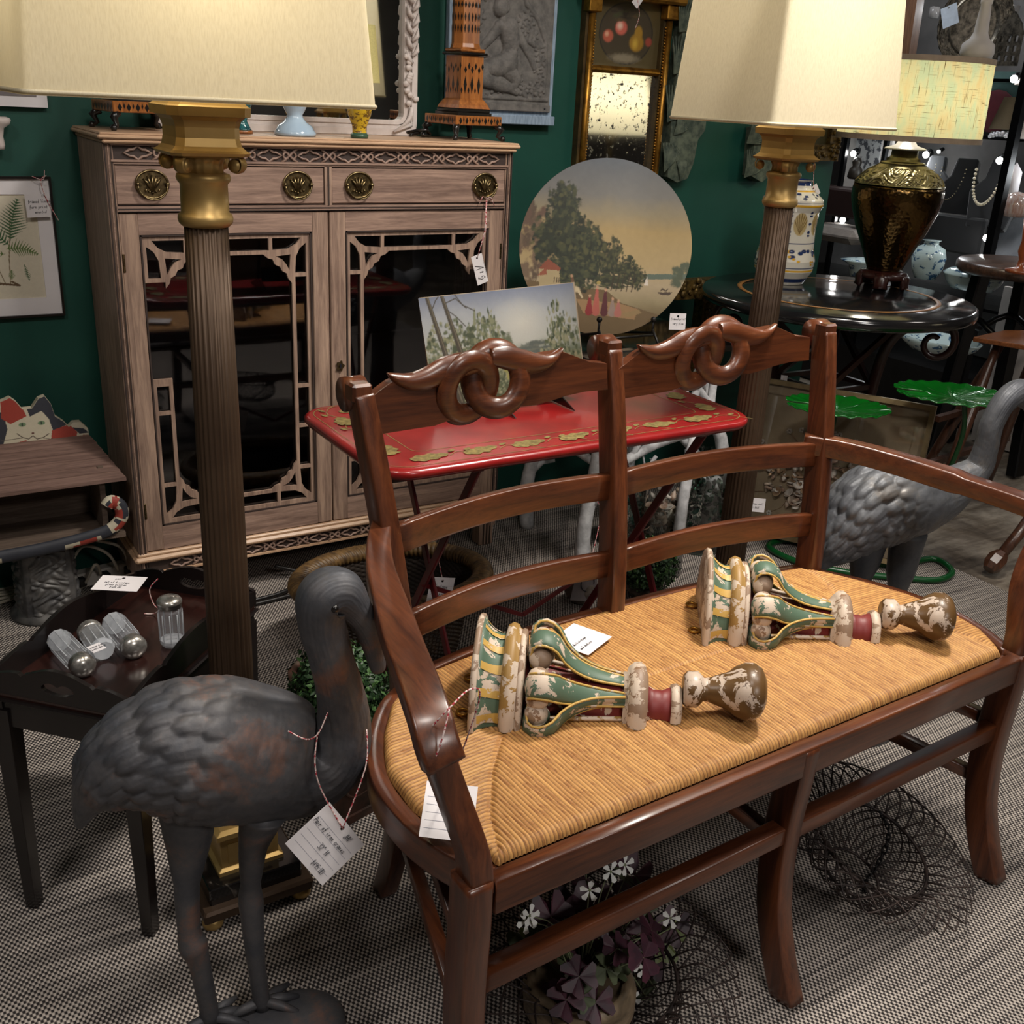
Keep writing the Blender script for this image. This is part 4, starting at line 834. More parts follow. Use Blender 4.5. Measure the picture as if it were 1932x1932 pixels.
# ---------------------------------------------------------------- painted wall brackets lying on the seat
def chipped(name, col, amt=.5, ns=32, under=srgb(196, 178, 160), under2=srgb(128, 98, 74), rough=.5):
    m, nt, b = newmat(name); v = coords(nt); f = noise(nt, v, ns, 6, .65, .4); f2 = noise(nt, v, ns * 2.3, 5, .7)
    mx = N(nt, 'ShaderNodeMix', data_type='RGBA'); c1 = ramp(nt, f, [(amt, col), (amt + .012, under)]); 
    gt = ramp(nt, f2, [(.60, (0, 0, 0)), (.63, (1, 1, 1))]); ms = N(nt, 'ShaderNodeMath', operation='MULTIPLY'); lk(nt, gt, ms.inputs[0]); lk(nt, ramp(nt, f, [(amt, (0, 0, 0)), (amt + .02, (1, 1, 1))]), ms.inputs[1])
    lk(nt, ms.outputs[0], mx.inputs[0]); lk(nt, c1, mx.inputs[6]); mx.inputs[7].default_value = c4(under2); lk(nt, mx.outputs[2], b.inputs['Base Color'])
    b.inputs['Roughness'].default_value = rough; bump(nt, b, ramp(nt, f, [(amt, (1, 1, 1)), (amt + .012, (.3, .3, .3))]), .5, .001); return m
CG = chipped('chipped_green', srgb(80, 102, 84), .54); CR = chipped('chipped_red', srgb(112, 36, 34), .55); CGO = chipped('chipped_gold', srgb(150, 116, 62), .50, 24); CWD = chipped('bare_wood', srgb(142, 118, 98), .48, 20); CGI = chipped('worn_gilt', srgb(92, 66, 36), .54, 24, srgb(190, 172, 156), srgb(84, 58, 38), .35); GOLDP = chipped('gold_paint', srgb(186, 150, 76), .58, 60)
SEATZ = .503
def bracket(P0, th, label, seed):
    t = thing('carved_wall_bracket', label, 'wall bracket', (P0[0], P0[1], SEATZ), th, 'painted wall brackets lying on the settee')
    R = Matrix(((0, 0, 1), (1, 0, 0), (0, 1, 0)))           # lathe (x,y,z) -> a=z, b=x, c=y
    def half(prof, mi=0, mb=None, n=26, sy=1.24): return (mb or MB()).lathe([(r, a) for a, r in prof], n, (0, 0, 0), mi, 1, sy, True, R, 0, PI)
    half([(0, .001), (0, .108), (.004, .111), (.010, .110)]).build('shelf', CWD, t)
    half([(.008, .110), (.016, .098), (.026, .090), (.038, .086), (.046, .087)]).build('cove', CG, t)
    q = MB()                                              # gold stripes on the cove
    for k in range(9):
        a0_ = .12 + k * .36; st = []
        for j in range(6):
            f = j / 5; av = .012 + .033 * f; r = np.interp(av, [.008, .016, .026, .038, .046], [.106, .098, .090, .086, .087]) + .0012; w_ = .05 + .03 * f
            st.append([(av, r * math.cos(a), r * 1.24 * math.sin(a)) for a in (a0_ - w_, a0_ - w_ / 3, a0_ + w_ / 3, a0_ + w_)])
        q.add([p for r_ in st for p in r_], [(4 * j + i, 4 * j + i + 1, 4 * j + 5 + i, 4 * j + 4 + i) for j in range(5) for i in range(3)], 0, True)
    q.build('gold_stripes', GOLDP, t)
    half([(.045, .087), (.048, .098), (.056, .102), (.064, .100), (.068, .094), (.070, .094)]).build('moulding', CGO, t)
    q = half([(.070, .093), (.073, .095), (.078, .094), (.080, .088), (.082, .05)]); q.build('lower_moulding', CWD, t)
    half([(.080, .060), (.10, .052), (.14, .046), (.19, .042), (.235, .040)]).build('core', CR, t)
    for i, ph in enumerate((.30, 1.02, 1.78, 2.5, 3.62)):
        cp, sp_ = math.cos(ph), math.sin(ph); oc = .006 if i < 4 else .058; fr = lambda a, r: (a, r * cp, r * 1.1 * sp_ + oc)
        path = [(.238, .044), (.21, .048), (.185, .054), (.16, .066), (.14, .084), (.106, .092)]
        cx_, cr = .106, .082
        sp2 = [(cx_ + .026 * (1 - k / 15) * math.cos(2.3 + k * .5), cr + .003 + .026 * (1 - k / 15) * math.sin(2.3 + k * .5)) for k in range(1, 14)]
        pts = spline([fr(*p) for p in path[:-1]] + [fr(.128, .102), fr(.108, .112), fr(.090, .104)] + [fr(*p) for p in sp2[2:]], 2)
        n = len(pts); up = (0, cp, sp_)
        wv = [np.interp(k / n, [0, .25, .5, 1], [.010, .020, .017, .012]) for k in range(n)]; hv = [np.interp(k / n, [0, .3, .6, 1], [.003, .006, .006, .004]) for k in range(n)]
        e = MB().tube(pts, list(zip(wv, hv)), 8, up=up).build('acanthus_scroll', CG if i != 1 else CG, t)
        tg = Vector((0, -sp_, cp * 1.1)).normalized(); c = Vector(fr(cx_ - .003, cr + .004))
        MB().ball(c - tg * .015, .0185, 14).ball(c + tg * .015, .0185, 14).tube([c - tg * .015, c + tg * .015], .0165, 14, up=(1, 0, 0)).build('volute', CWD, e)
        q = MB()
        for s_ in (-1, 1): q.tube([Vector(pts[k]) + tg * wv[k] * s_ for k in range(0, int(n * .55))], .0022, 5, up=up)
        q.build('gilt_edge', GOLDP, e)
    q = MB()
    for ph in (.02, .68, 1.5, 2.4, 3.1):
        q.tube([(.08 + .155 * k / 6, (.066 - .024 * k / 6) * math.cos(ph), (.066 - .024 * k / 6) * 1.12 * math.sin(ph) + .003) for k in range(7)], .004, 6)
    q.build('gilt_ribs', CGO, t)
    q = half([(.236, .048), (.242, .048), (.244, .056), (.252, .062), (.262, .063), (.270, .058), (.274, .048)], n=8); q.build('collar', CWD, t)
    half([(.274, .033), (.285, .028), (.298, .027), (.312, .032)]).build('neck', CR, t)
    half([(.312, .036), (.320, .038), (.328, .034), (.330, .026)], n=8).build('ring', CWD, t)
    q = MB().lathe([(r, a) for a, r in [(.330, .024), (.336, .030), (.352, .030), (.358, .024), (.362, .019), (.370, .020), (.385, .026), (.400, .031), (.410, .040), (.425, .047), (.440, .047), (.450, .040), (.456, .028), (.459, .010), (.46, .0001)]], 24, (0, 0, .047), 0, 1, 1, True, R); 
    for i in range(len(q.v)): x, y, z = q.v[i]; q.v[i] = (x, y, max(.001, z * .94 - .006 * math.sin(x * 9)))
    q.build('finial', CGI, t)
    for y in (-.06, .045):
        q = MB().tube([(-.012 + .009 * math.cos(a), y + .009 * math.sin(a), .004) for a in [i * PI / 6 for i in range(12)]], .0028, 6, closed=True); q.box((.006, y, .004), (.02, .014, .002)); q.build('hanging_plate', GILT, t)
    return t
bracket((.748, 1.244), -.63, 'nearer chipped green and red carved bracket lying left on rush seat', 1)
bracket((1.262, 1.288), -.66, 'farther chipped green and red carved bracket lying right on rush seat', 2)
a = onz(1110, 1236, .510); b_ = onz(1155, 1201, .510); c_ = onz(1093, 1170, .510); uu = (b_ - a).normalized(); M = frame3(a - (c_ - b_).normalized() * .0, b_ - a, c_ - b_)
ticket(M, (b_ - a).length, (c_ - b_).length, [('pair', .004, .052, .007), ('clobit vintage', .004, .034, .007), ('and shelves', .008, .018, .007)], 'white handwritten ticket lying on rush seat behind the nearer painted bracket', hole=False, ruled=False)

# ---------------------------------------------------------------- iron cranes
def bronze(name, a, b_, c_, ns=9):
    m, nt, b = newmat(name); v = coords(nt); f = noise(nt, v, ns, 6, .7, .3); f2 = noise(nt, v, 70, 5, .7)
    lk(nt, ramp(nt, f, [(.36, a), (.55, b_), (.70, c_)]), b.inputs['Base Color']); b.inputs['Metallic'].default_value = .35; lk(nt, ramp(nt, f2, [(.3, (.42,) * 3), (.7, (.68,) * 3)]), b.inputs['Roughness']); bump(nt, b, f2, .25, .002); return m
BR1 = bronze('patinated_iron_warm', srgb(66, 68, 74), srgb(84, 82, 84), srgb(124, 90, 76)); BR2 = bronze('patinated_iron_grey', srgb(76, 78, 84), srgb(92, 94, 98), srgb(104, 98, 92))
def crane(name, loc, rz, spine, rads, legs, m, label, base=(0, 0, .115, .095), feath=(.06, .62), sc=1, eye=.73):
    t = thing(name, label, 'bird statue', loc, rz, 'pair of iron cranes')
    P = np.array(spline(spine, 12)); K = len(P); s = np.linspace(0, 1, K); Rr = np.array([np.interp(s, np.linspace(0, 1, len(rads)), [r[j] for r in rads]) for j in range(2)])
    # smooth the radii
    ker = np.ones(9) / 9
    for j in range(2): Rr[j] = np.convolve(np.pad(Rr[j], 4, mode='edge'), ker, 'valid')
    seglen = np.concatenate([[0], np.cumsum(np.linalg.norm(np.diff(P, axis=0), axis=1))]); T = np.gradient(P, axis=0); T /= np.linalg.norm(T, axis=1)[:, None]
    side = np.array([0, 1., 0]); S_ = side[None] - T * (T @ side)[:, None]; S_ /= np.linalg.norm(S_, axis=1)[:, None]; Uu = np.cross(S_, T); L = seglen[-1]
    nv = 520
    def fn(U, V):
        q = V * L; idx = lambda A: np.interp(q, seglen, A); ang = U * 2 * PI; c, s_ = np.cos(ang), np.sin(ang)
        ra, rb = idx(Rr[0]), idx(Rr[1]); px = [idx(P[:, k]) for k in range(3)]; sx = [idx(S_[:, k]) for k in range(3)]; ux = [idx(Uu[:, k]) for k in range(3)]
        # overlapping feathers in jittered rows, rounded tips toward the tail
        fl = .030; cols = 19; rw = q / fl; cl = ang / (2 * PI) * cols; wgt = np.clip((q - feath[0]) / .03, 0, 1) * np.clip((feath[1] * L - q) / .10, 0, 1); H = np.zeros(q.shape)
        for dr in (-1, 0, 1, 2):
            for dc in (-1, 0, 1):
                r_ = np.floor(rw) + dr; c_ = np.floor(cl + .5 * (r_ % 2)) + dc; cm = c_ % cols; h1 = np.sin(r_ * 12.9 + cm * 78.2) * 4375.5; h1 = h1 - np.floor(h1); h2 = np.sin(r_ * 39.3 + cm * 11.1) * 2375.5; h2 = h2 - np.floor(h2)
                du = rw - r_ - .5 * h1; dv = cl + .5 * (r_ % 2) - c_ - .5 - .35 * (h2 - .5)
                rr_ = np.sqrt((dv / .62) ** 2 + ((du - .35) / .95) ** 2); H = np.maximum(H, np.clip(1 - rr_ ** 3, 0, 1) * np.clip(1.15 - .75 * du, 0, 1.4) * (.65 + .5 * h1))
        barb = .0006 * np.sin(cl * 34 + 6 * fbm(cl * 2, rw * 2, 3))
        d = wgt * (.0088 * H + barb) + (1 - wgt) * .0008 * np.clip(ra / .04, 0, 1) * (fbm(ang * 14, q * 24, 6) - .5) * 2 + .004 * (fbm(np.cos(ang) * 3 + 9, q * 34, 8) - .5) * np.clip(ra / .05, .3, 1)
        a_, b_ = ra + d, rb + d
        return tuple(px[k] + sx[k] * (a_ * s_) + ux[k] * (b_ * c) for k in range(3))
    grid('body', 160, nv, fn, m, t)
    for s2 in (-1, 1):
        ke = int(K * eye); MB().ball(tuple(P[ke] + S_[ke] * s2 * (Rr[0][ke] - .002)), .006, 10).build('eye', EBON, t)
    for lg in legs:
        q = MB(); pts = spline(lg[0], 5); n = len(pts); q.tube(pts, [float(np.interp(i / (n - 1), np.linspace(0, 1, len(lg[1])), lg[1])) for i in range(n)], 14)
        f = Vector(lg[0][-1])
        for a in (-.55, 0, .55, PI): q.tube([f + Vector((0, 0, .012)), f + Vector((.03 * math.cos(a + lg[2]), .03 * math.sin(a + lg[2]), .006)), f + Vector((.058 * math.cos(a + lg[2]), .058 * math.sin(a + lg[2]), -.003))], [.009, .008, .004], 8)
        q.build('leg', m, t)
    q = MB().lathe([(1, 0), (1, .25), (.93, .6), (.75, .85), (.45, .97), (.0001, 1)], 36); bx, by, ra, rb = base
    q.v = [(bx + x * ra * (1 + .06 * math.sin(3 * math.atan2(y, x))), by + y * rb * (1 + .05 * math.cos(2 * math.atan2(y, x))), z * .030) for x, y, z in q.v]
    q.build('mound_base', m, t)
    return t
C1 = Vector((.365, 1.245, 0))
sp1 = [(.150, 1.305, .425), (.170, 1.300, .475), (.215, 1.292, .515), (.275, 1.280, .525), (.345, 1.265, .512), (.410, 1.248, .490), (.462, 1.232, .472), (.497, 1.220, .490), (.508, 1.213, .545), (.500, 1.208, .605), (.486, 1.206, .665), (.476, 1.206, .715), (.480, 1.204, .752), (.500, 1.198, .757), (.522, 1.190, .728), (.538, 1.184, .690), (.548, 1.180, .640), (.550, 1.179, .632)]
sp1 = [tuple(Vector(p) - C1) for p in sp1]
rd1 = [(.004, .004), (.036, .026), (.070, .062), (.092, .092), (.098, .108), (.088, .100), (.068, .078), (.048, .052), (.034, .040), (.030, .033), (.029, .031), (.031, .033), (.040, .040), (.036, .036), (.021, .021), (.017, .017), (.011, .012), (.003, .003)]
crane('crane_statue', C1, 0, sp1, rd1, [([(-.075, .03, .46), (-.075, .03, .38), (-.085, .02, .30), (-.088, .015, .22), (-.085, .012, .19), (-.078, .01, .15), (-.068, .008, .03)], [.045, .036, .019, .017, .022, .016, .014], 0), ([(.02, -.03, .43), (.008, -.012, .36), (.004, .0, .28), (.004, .004, .24), (.006, .0, .12), (.012, -.002, .03)], [.036, .022, .015, .019, .014, .013], -.1)], BR1, 'dark bronze-toned crane statue with lowered beak in front of the black tray table', base=(.025, -.055, .105, .09), feath=(.05, .33))
C2 = Vector((1.935, 1.395, 0))
sp2 = [(-.215, .035, .425), (-.190, .032, .475), (-.145, .025, .530), (-.085, .015, .580), (-.01, 0, .600), (.06, -.015, .600), (.115, -.028, .605), (.165, -.04, .632), (.200, -.05, .665), (.200, -.057, .715), (.196, -.06, .770), (.214, -.066, .820), (.250, -.072, .842), (.284, -.078, .828), (.310, -.083, .798), (.326, -.086, .758), (.338, -.088, .708), (.341, -.089, .698)]
rd2 = [(.004, .004), (.034, .026), (.066, .062), (.086, .092), (.092, .100), (.080, .090), (.058, .066), (.040, .046), (.030, .033), (.026, .028), (.025, .026), (.026, .026), (.030, .030), (.029, .030), (.02, .018), (.014, .013), (.009, .009), (.002, .002)]
crane('crane_statue', C2, 0, sp2, rd2, [([(-.03, .03, .52), (-.035, .03, .44), (-.045, .025, .38), (-.05, .02, .28), (-.05, .015, .22), (-.045, .01, .03)], [.045, .036, .020, .016, .020, .013], 0), ([(.035, -.02, .52), (.035, -.02, .42), (.035, -.02, .36), (.04, -.01, .26), (.04, -.01, .2), (.045, -.01, .03)], [.042, .033, .019, .015, .019, .013], 0)], BR2, 'grey crane statue with raised neck standing behind the right settee arm', base=(0, 0, .135, .10), feath=(.05, .36))
M = frame3(tuple(ony(538, 1595, 1.11)), (.77, .0, -.64), (.62, .12, .77)); 
pl_, pb_, pt_ = ony(538, 1592, 1.125), ony(608, 1671, 1.115), ony(612, 1504, 1.135); M = frame3(pl_, pb_ - pl_, pt_ - pl_); w1, h1_ = (pb_ - pl_).length, (pt_ - pl_).length
pH = M @ Vector((w1 / 2, h1_ - .009, 0))
e = ticket(M, w1, h1_, [('JHV', w1 * .62, h1_ * .80, .0085), ('Pair of iron cranes', .003, h1_ * .6, .0085), ('32" H', w1 * .42, h1_ * .36, .009), ('$495.00', w1 * .55, h1_ * .10, .008)], 'white ruled ticket reading pair of iron cranes hanging from the left crane', strings=[spline([(.528, 1.175, .545), (.515, 1.150, .50), tuple(pH)], 4), spline([(.452, 1.170, .566), (.436, 1.142, .54), (.440, 1.132, .50), tuple(pH)], 5), spline([(.405, 1.158, .590), (.428, 1.150, .574), (.452, 1.168, .566), (.475, 1.19, .580)], 4)])

# ---------------------------------------------------------------- column floor lamps
LBR = mat('lamp_brass', srgb(184, 154, 98), .42, .6, c2=srgb(160, 130, 78), ns=6); LBD = mat('bronzed_column', srgb(88, 70, 54), .45, .5, c2=srgb(70, 54, 42), ns=4)
BMARB = mat('black_marble', srgb(16, 15, 16), .12, c2=srgb(22, 20, 20), ns=7, lo=.55, hi=.60, c3=srgb(120, 112, 104), coat=.5, dist=1.5)
SHCR = shade_mat('cream_linen_shade', srgb(220, 210, 184), (500, 500, 90), .36, srgb(210, 199, 172))
def cham(h, c, z): return [(-h, -h + c, z), (-h + c, -h, z), (h - c, -h, z), (h, -h + c, z), (h, h - c, z), (h - c, h, z), (-h + c, h, z), (-h, h - c, z)]
def sqr(prof, c=.12): return [cham(h, h * c, z) for z, h in prof]
def floor_lamp(loc, rz, label, sh0, sh1, power, soff):
    t = thing('column_floor_lamp', label, 'floor lamp', loc, rz, 'pair of brass column floor lamps'); k2 = sh0[2]
    q = MB().loft(sqr([(.022, .100), (.040, .102), (.046, .098)], .03)); b_ = q.build('base', LBD, t)
    for sx_ in (-1, 1):
        for sy_ in (-1, 1): MB().lathe([(.012, 0), (.018, .004), (.019, .012), (.012, .024)], 16, (sx_ * .082, sy_ * .082, 0)).build('bun_foot', LBR, b_)
    MB().loft(sqr([(.046, .085), (.078, .085), (.080, .083)], .03)).build('marble_step', BMARB, t)
    q = MB().loft(sqr([(.080, .060), (.088, .060), (.092, .053), (.150, .053), (.156, .060), (.166, .060), (.170, .050)], .02)); q.box((0, -.0535, .121), (.08, .003, .04)); q.build('plinth', LBR, t)
    q = MB().lathe([(.046, .17), (.048, .18), (.040, .19), (.043, .20), (.037, .21)], 32); q.build('column_base', LBR, t)
    n = 96; prof = [(.0375, .21), (.0365, .5), (.0345, .9), (.0315, 1.205)]
    MB().lathe(prof, n, flute=24, fd=.085).build('fluted_column', LBD, t)
    q = MB().lathe([(.033, 1.203), (.038, 1.208), (.0395, 1.214), (.038, 1.220), (.034, 1.223), (.0335, 1.262), (.037, 1.266), (.0385, 1.271), (.037, 1.276), (.031, 1.278)], 40); q.build('collar', LBR, t)
    q = MB().lathe([(.030, 1.276), (.029, 1.290), (.031, 1.294), (.036, 1.302)], 48, flute=16, fd=.12)
    for a in (PI / 4, 3 * PI / 4, 5 * PI / 4, 7 * PI / 4):          # corner volutes
        ca, sa = math.cos(a), math.sin(a); pts = []
        for k in range(16):
            r = .0145 * (1 - k / 18); th_ = 1.9 - k * .55; pts.append(((.053 + r * math.cos(th_)) * ca, (.053 + r * math.cos(th_)) * sa, 1.290 + r * math.sin(th_)))
        q.tube([(.030 * ca, .030 * sa, 1.302)] + pts, [(.009, .0016)] * 17, 6, up=(0, 0, 1)); tg = Vector((-sa, ca, 0)); c = Vector((.053 * ca, .053 * sa, 1.290)); q.tube([c - tg * .009, c + tg * .009], .009, 12, up=(0, 0, 1))
    q.build('ionic_capital', LBR, t)
    q = MB().loft(sqr([(1.300, .044), (1.303, .055), (1.307, .057), (1.310, .052), (1.315, .047), (1.326, .0445), (1.340, .0445), (1.349, .047), (1.354, .052), (1.355, .058), (1.367, .059), (1.369, .055), (1.373, .052), (1.377, .040)], .22)); q.build('abacus_block', LBR, t)
    q = MB().lathe([(.030, 1.378), (.028, 1.384), (.022, 1.392), (.012, 1.398), (.010, 1.44), (.013, 1.45), (.013, 1.50), (.001, 1.502)], 32, flute=20, fd=.1); q.build('bulb_holder', LBR, t)
    # pagoda-square cream shade
    z0, z1 = sh0[1], sh1[1]; r0, r1 = sh0[0], sh1[0]; ox, oy = soff
    ring = lambda h, z, e=0: [(ox + x, oy + y, z) for x, y in rrect(-h + e, -h * k2 + e, h - e, h * k2 - e, .012, 3)]
    q = MB().loft([ring(r0, z0), ring(r1, z1)], 0, True, False); o = q.build('lamp_shade', SHCR, t)
    MB().tube(ring(r0, z0 + .004), .0028, 5, closed=True, up=(0, 0, 1)).build('lower_trim', SHCR, o); MB().tube(ring(r1, z1), .0028, 5, closed=True, up=(0, 0, 1)).build('upper_trim', SHCR, o)
    l = bpy.data.lights.new('bulb', 'POINT'); l.energy = power; l.color = (1, .88, .62); l.shadow_soft_size = .03; lo = bpy.data.objects.new('bulb', l); COL.objects.link(lo); lo.parent = t; lo.location = (ox, oy, 1.60)
    return t
floor_lamp((.450, 1.565, 0), 0, 'brass column floor lamp with cream shade standing left of the settee', (.231, 1.3735, .52), (.196, 1.78), 2.6, (-.012, 0))
floor_lamp((1.782, 1.735, 0), 0, 'brass column floor lamp with cream shade standing right of the red table', (.186, 1.3735, .86), (.156, 1.78), .45, (-.018, .010))
# ---------------------------------------------------------------- red folding tray table and the picture on it
REDP = mat('red_tole_paint', srgb(138, 26, 26), .28, c2=srgb(112, 18, 20), ns=9, coat=.3, bmp=.03); REDM = mat('red_metal', srgb(98, 18, 22), .35, c2=srgb(70, 12, 16), ns=12); LEAFG = mat('gold_leaf_paint', srgb(132, 116, 68), .6, c2=srgb(86, 74, 40), ns=110)
rt = thing('folding_tray_table', 'red folding tray table painted with gold oak leaves, set before cabinet', 'table', (1.265, 1.88, 0)); ti = Matrix.Translation((-1.265, -1.88, 0))
RX0, RX1, RY0, RY1, RZ = .782, 1.732, 1.652, 2.118, .74
def rr3(e, z, r): return [(x, y, z) for x, y in rrect(RX0 + e, RY0 + e, RX1 - e, RY1 - e, r, 6)]
q = MB().loft([rr3(.004, RZ - .022, .07), rr3(-.002, RZ - .014, .075), rr3(-.002, RZ - .006, .075), rr3(.004, RZ - .001, .07), rr3(.010, RZ, .064)], 0, True); q.xf(ti).build('table_top', REDP, rt)
q = MB()
def ribbon(pts, w_, z, mi=0, closed=True):
    n = len(pts)
    for i in range(n if closed else n - 1):
        a = Vector(pts[i][:2]); b2 = Vector(pts[(i + 1) % n][:2]); d = (b2 - a); 
        if d.length < 1e-6: continue
        nn = Vector((-d.y, d.x)).normalized() * w_; q.add([(a.x - nn.x, a.y - nn.y, z), (b2.x - nn.x, b2.y - nn.y, z), (b2.x + nn.x, b2.y + nn.y, z), (a.x + nn.x, a.y + nn.y, z)], [(0, 1, 2, 3)], mi)
ribbon(rr3(.018, 0, .055), .001, RZ + .0006); ribbon([(x, y) for x, y in rrect(RX0 + .105, RY0 + .095, RX1 - .105, RY1 - .095, .02, 4)], .001, RZ + .0006)
r2 = random.Random(5)
def oak(cx, cy, a, L, w_):
    pts = []; n = 44; zz_ = RZ + .0010 + r2.random() * .0008
    for i in range(n):
        t = i / n * 2 * PI; lob = 1 + .20 * math.cos(9 * t); u = math.cos(t) * L / 2; v = math.sin(t) * w_ / 2 * lob * (1 - .25 * math.cos(t))
        pts.append((cx + u * math.cos(a) - v * math.sin(a), cy + u * math.sin(a) + v * math.cos(a), zz_))
    q.add(pts, [tuple(range(n))], 0)
def sprig(x, y, a):
    P = spline([(x, y), (x + .03 * math.cos(a + .5), y + .03 * math.sin(a + .5)), (x + .06 * math.cos(a), y + .06 * math.sin(a)), (x + .09 * math.cos(a - .3), y + .09 * math.sin(a - .3))], 4); ribbon(P, .0011, RZ + .0007, closed=False)
    for k in (3, 7): oak(P[k][0] + .012 * math.cos(a + 1.4), P[k][1] + .012 * math.sin(a + 1.4), a + .4, .02, .010)
for i in range(7):
    x = RX0 + .12 + i * .115
    for y in (RY0 + .055, RY1 - .055): oak(x, y, r2.uniform(-.25, .25), .085, .034); sprig(x + .04, y - .008, r2.uniform(-.2, .2))
for i in range(3):
    y = RY0 + .125 + i * .105
    for x in (RX0 + .062, RX1 - .062): oak(x, y, PI / 2 + r2.uniform(-.5, .5), .062, .042); sprig(x, y + .035, PI / 2)
q.xf(ti).build('gold_leaf_border', LEAFG, rt, recalc=False)
def leg_bar(a, b2, w_=.022, h=.008): MB().bar(a, b2, w_, h, 0, (1, 0, 0), .002).xf(ti).build('leg', REDM, rt)
for x, dx in ((1.0, -.01), (1.60, .0)):
    leg_bar((x + .012, RY0 + .05, RZ - .03), (x - .035 if x < 1.2 else x - .05, RY1 - .03, .005)); leg_bar((x, RY1 - .06, RZ - .03), (x + .012, RY0 + .03, .005))
for (x, y) in ((1.0, RY0 + .05), (1.60, RY0 + .05), (1.0, RY1 - .06), (1.6, RY1 - .06)):
    q = MB().box((x + .006, y, RZ - .03), (.03, .02, .022), 0, bev=.003); q.tube([(x - .012, y, RZ - .034), (x + .03, y, RZ - .034)], .006, 8); q.xf(ti).build('hinge', REDM, rt)
piv = [(.985, 1.885, .37), (1.60, 1.885, .37)]; j = ony(986, 1160, 1.885)
jz = max(.03, j.z); j = Vector((j.x, 1.885, jz))
for p in piv: MB().bar(p, j, .010, .006, 0, (0, 1, 0)).xf(ti).build('brace', REDM, rt)
for y in (RY0 + .03, RY1 - .03): MB().bar((.985, y, .012), (1.60, y, .012), .010, .012).xf(ti).build('foot_bar', REDM, rt)
# landscape board on a small plastic stand
P = Paint(260, 170, .62, srgb(150, 155, 160)); P.vgrad([(0, srgb(70, 76, 54)), (.12, srgb(92, 94, 66)), (.2, srgb(150, 144, 112)), (.24, srgb(108, 116, 96)), (.32, srgb(176, 178, 170)), (.5, srgb(164, 168, 172)), (.62, srgb(120, 128, 148))])
P.ell(.62, .42, .22, .16, srgb(196, 194, 184), .8, .3, .8); P.leafy(.66, .26, .16, .04, [srgb(92, 98, 92), srgb(110, 112, 100)], 30, .3, 2); P.leafy(.48, .22, .07, .13, [srgb(84, 92, 74), srgb(100, 106, 84)], 40, .3, 3)
for cx, cy, rx, ry, s_ in ((.06, .22, .07, .22, 4), (.2, .26, .07, .2, 5), (.33, .28, .07, .24, 6), (.42, .32, .05, .2, 7), (.28, .12, .2, .1, 8), (.10, .1, .14, .1, 14), (.5, .08, .1, .08, 15), (.85, .34, .07, .2, 9), (.93, .24, .1, .2, 10), (.8, .18, .09, .13, 11)): P.leafy(cx, cy, rx, ry, [srgb(88, 96, 70), srgb(128, 132, 104), srgb(64, 74, 54), srgb(148, 146, 118)], 160, .075, s_)
P.leafy(.17, .30, .17, .2, [srgb(96, 104, 78), srgb(140, 140, 110), srgb(72, 80, 60)], 260, .05, 40); P.leafy(.38, .28, .13, .2, [srgb(96, 104, 78), srgb(130, 132, 104), srgb(72, 80, 60)], 240, .06, 41); P.leafy(.52, .15, .04, .09, [srgb(150, 144, 84), srgb(120, 124, 74)], 30, .25, 12)
for x0, x1 in ((.05, .17), (.14, .27)): P.seg(x0, .62, x1, .02, .011, .020, srgb(72, 66, 56)); P.seg(x0 + .005, .62, x1 + .006, .02, .003, .004, srgb(120, 112, 92), .7)
for a in (((.15, .55), (.21, .5), (.26, .44)), ((.16, .58), (.22, .6), (.28, .54)), ((.07, .55), (.1, .6), (.12, .62)), ((.22, .62), (.26, .56), (.33, .52))): P.line(a, .003, srgb(72, 66, 56))
for k in range(40): P.ell(.56 + rnd.random() * .2, .10 + rnd.random() * .05, .004, .006, srgb(60, 64, 50), .5)
pt = thing('landscape_painting', 'small unframed landscape painting of trees propped on the red table', 'painting', (1.225, 1.93, RZ + .03))
a = Vector((1.028, 1.930, .762)); u = Vector((.402, .0, .016)); v = Vector((-.012, .062, .230))
q = MB().plate([[(0, 0), (.402, 0), (.402, .240), (0, .240)]], -.006, frame3(a, u, v)); q.xf(Matrix.Translation((-1.225, -1.93, -(RZ + .03)))).build('panel', mat('board_edge', srgb(150, 135, 115), .7), pt)
a2 = a - Vector((1.225, 1.93, RZ + .03)); nn = u.cross(v).normalized() * .0008
P.C *= .60; P.put('paint_surface', lambda U, V: tuple(a2[k] + nn[k] + u[k] * .995 * U + v[k] * V for k in range(3)), vcmat('oil_board', .42, .25, .2), pt)
st = thing('picture_stand', 'black folding stand holding the landscape painting on the red table', 'stand', (1.275, 1.93, RZ))
for x in (-.079, .079):
    MB().plate([[(-.066, 0), (.09, 0), (.09, .012), (.03, .03), (.055, .16), (.045, .16), (.004, .026), (-.05, .006)]], .003, frame3((x, 0, .002), (0, 1, 0), (0, 0, 1))).build('easel_leg', EBON, st)
MB().box((0, .06, .05), (.16, .003, .05)).build('crossbar', EBON, st)

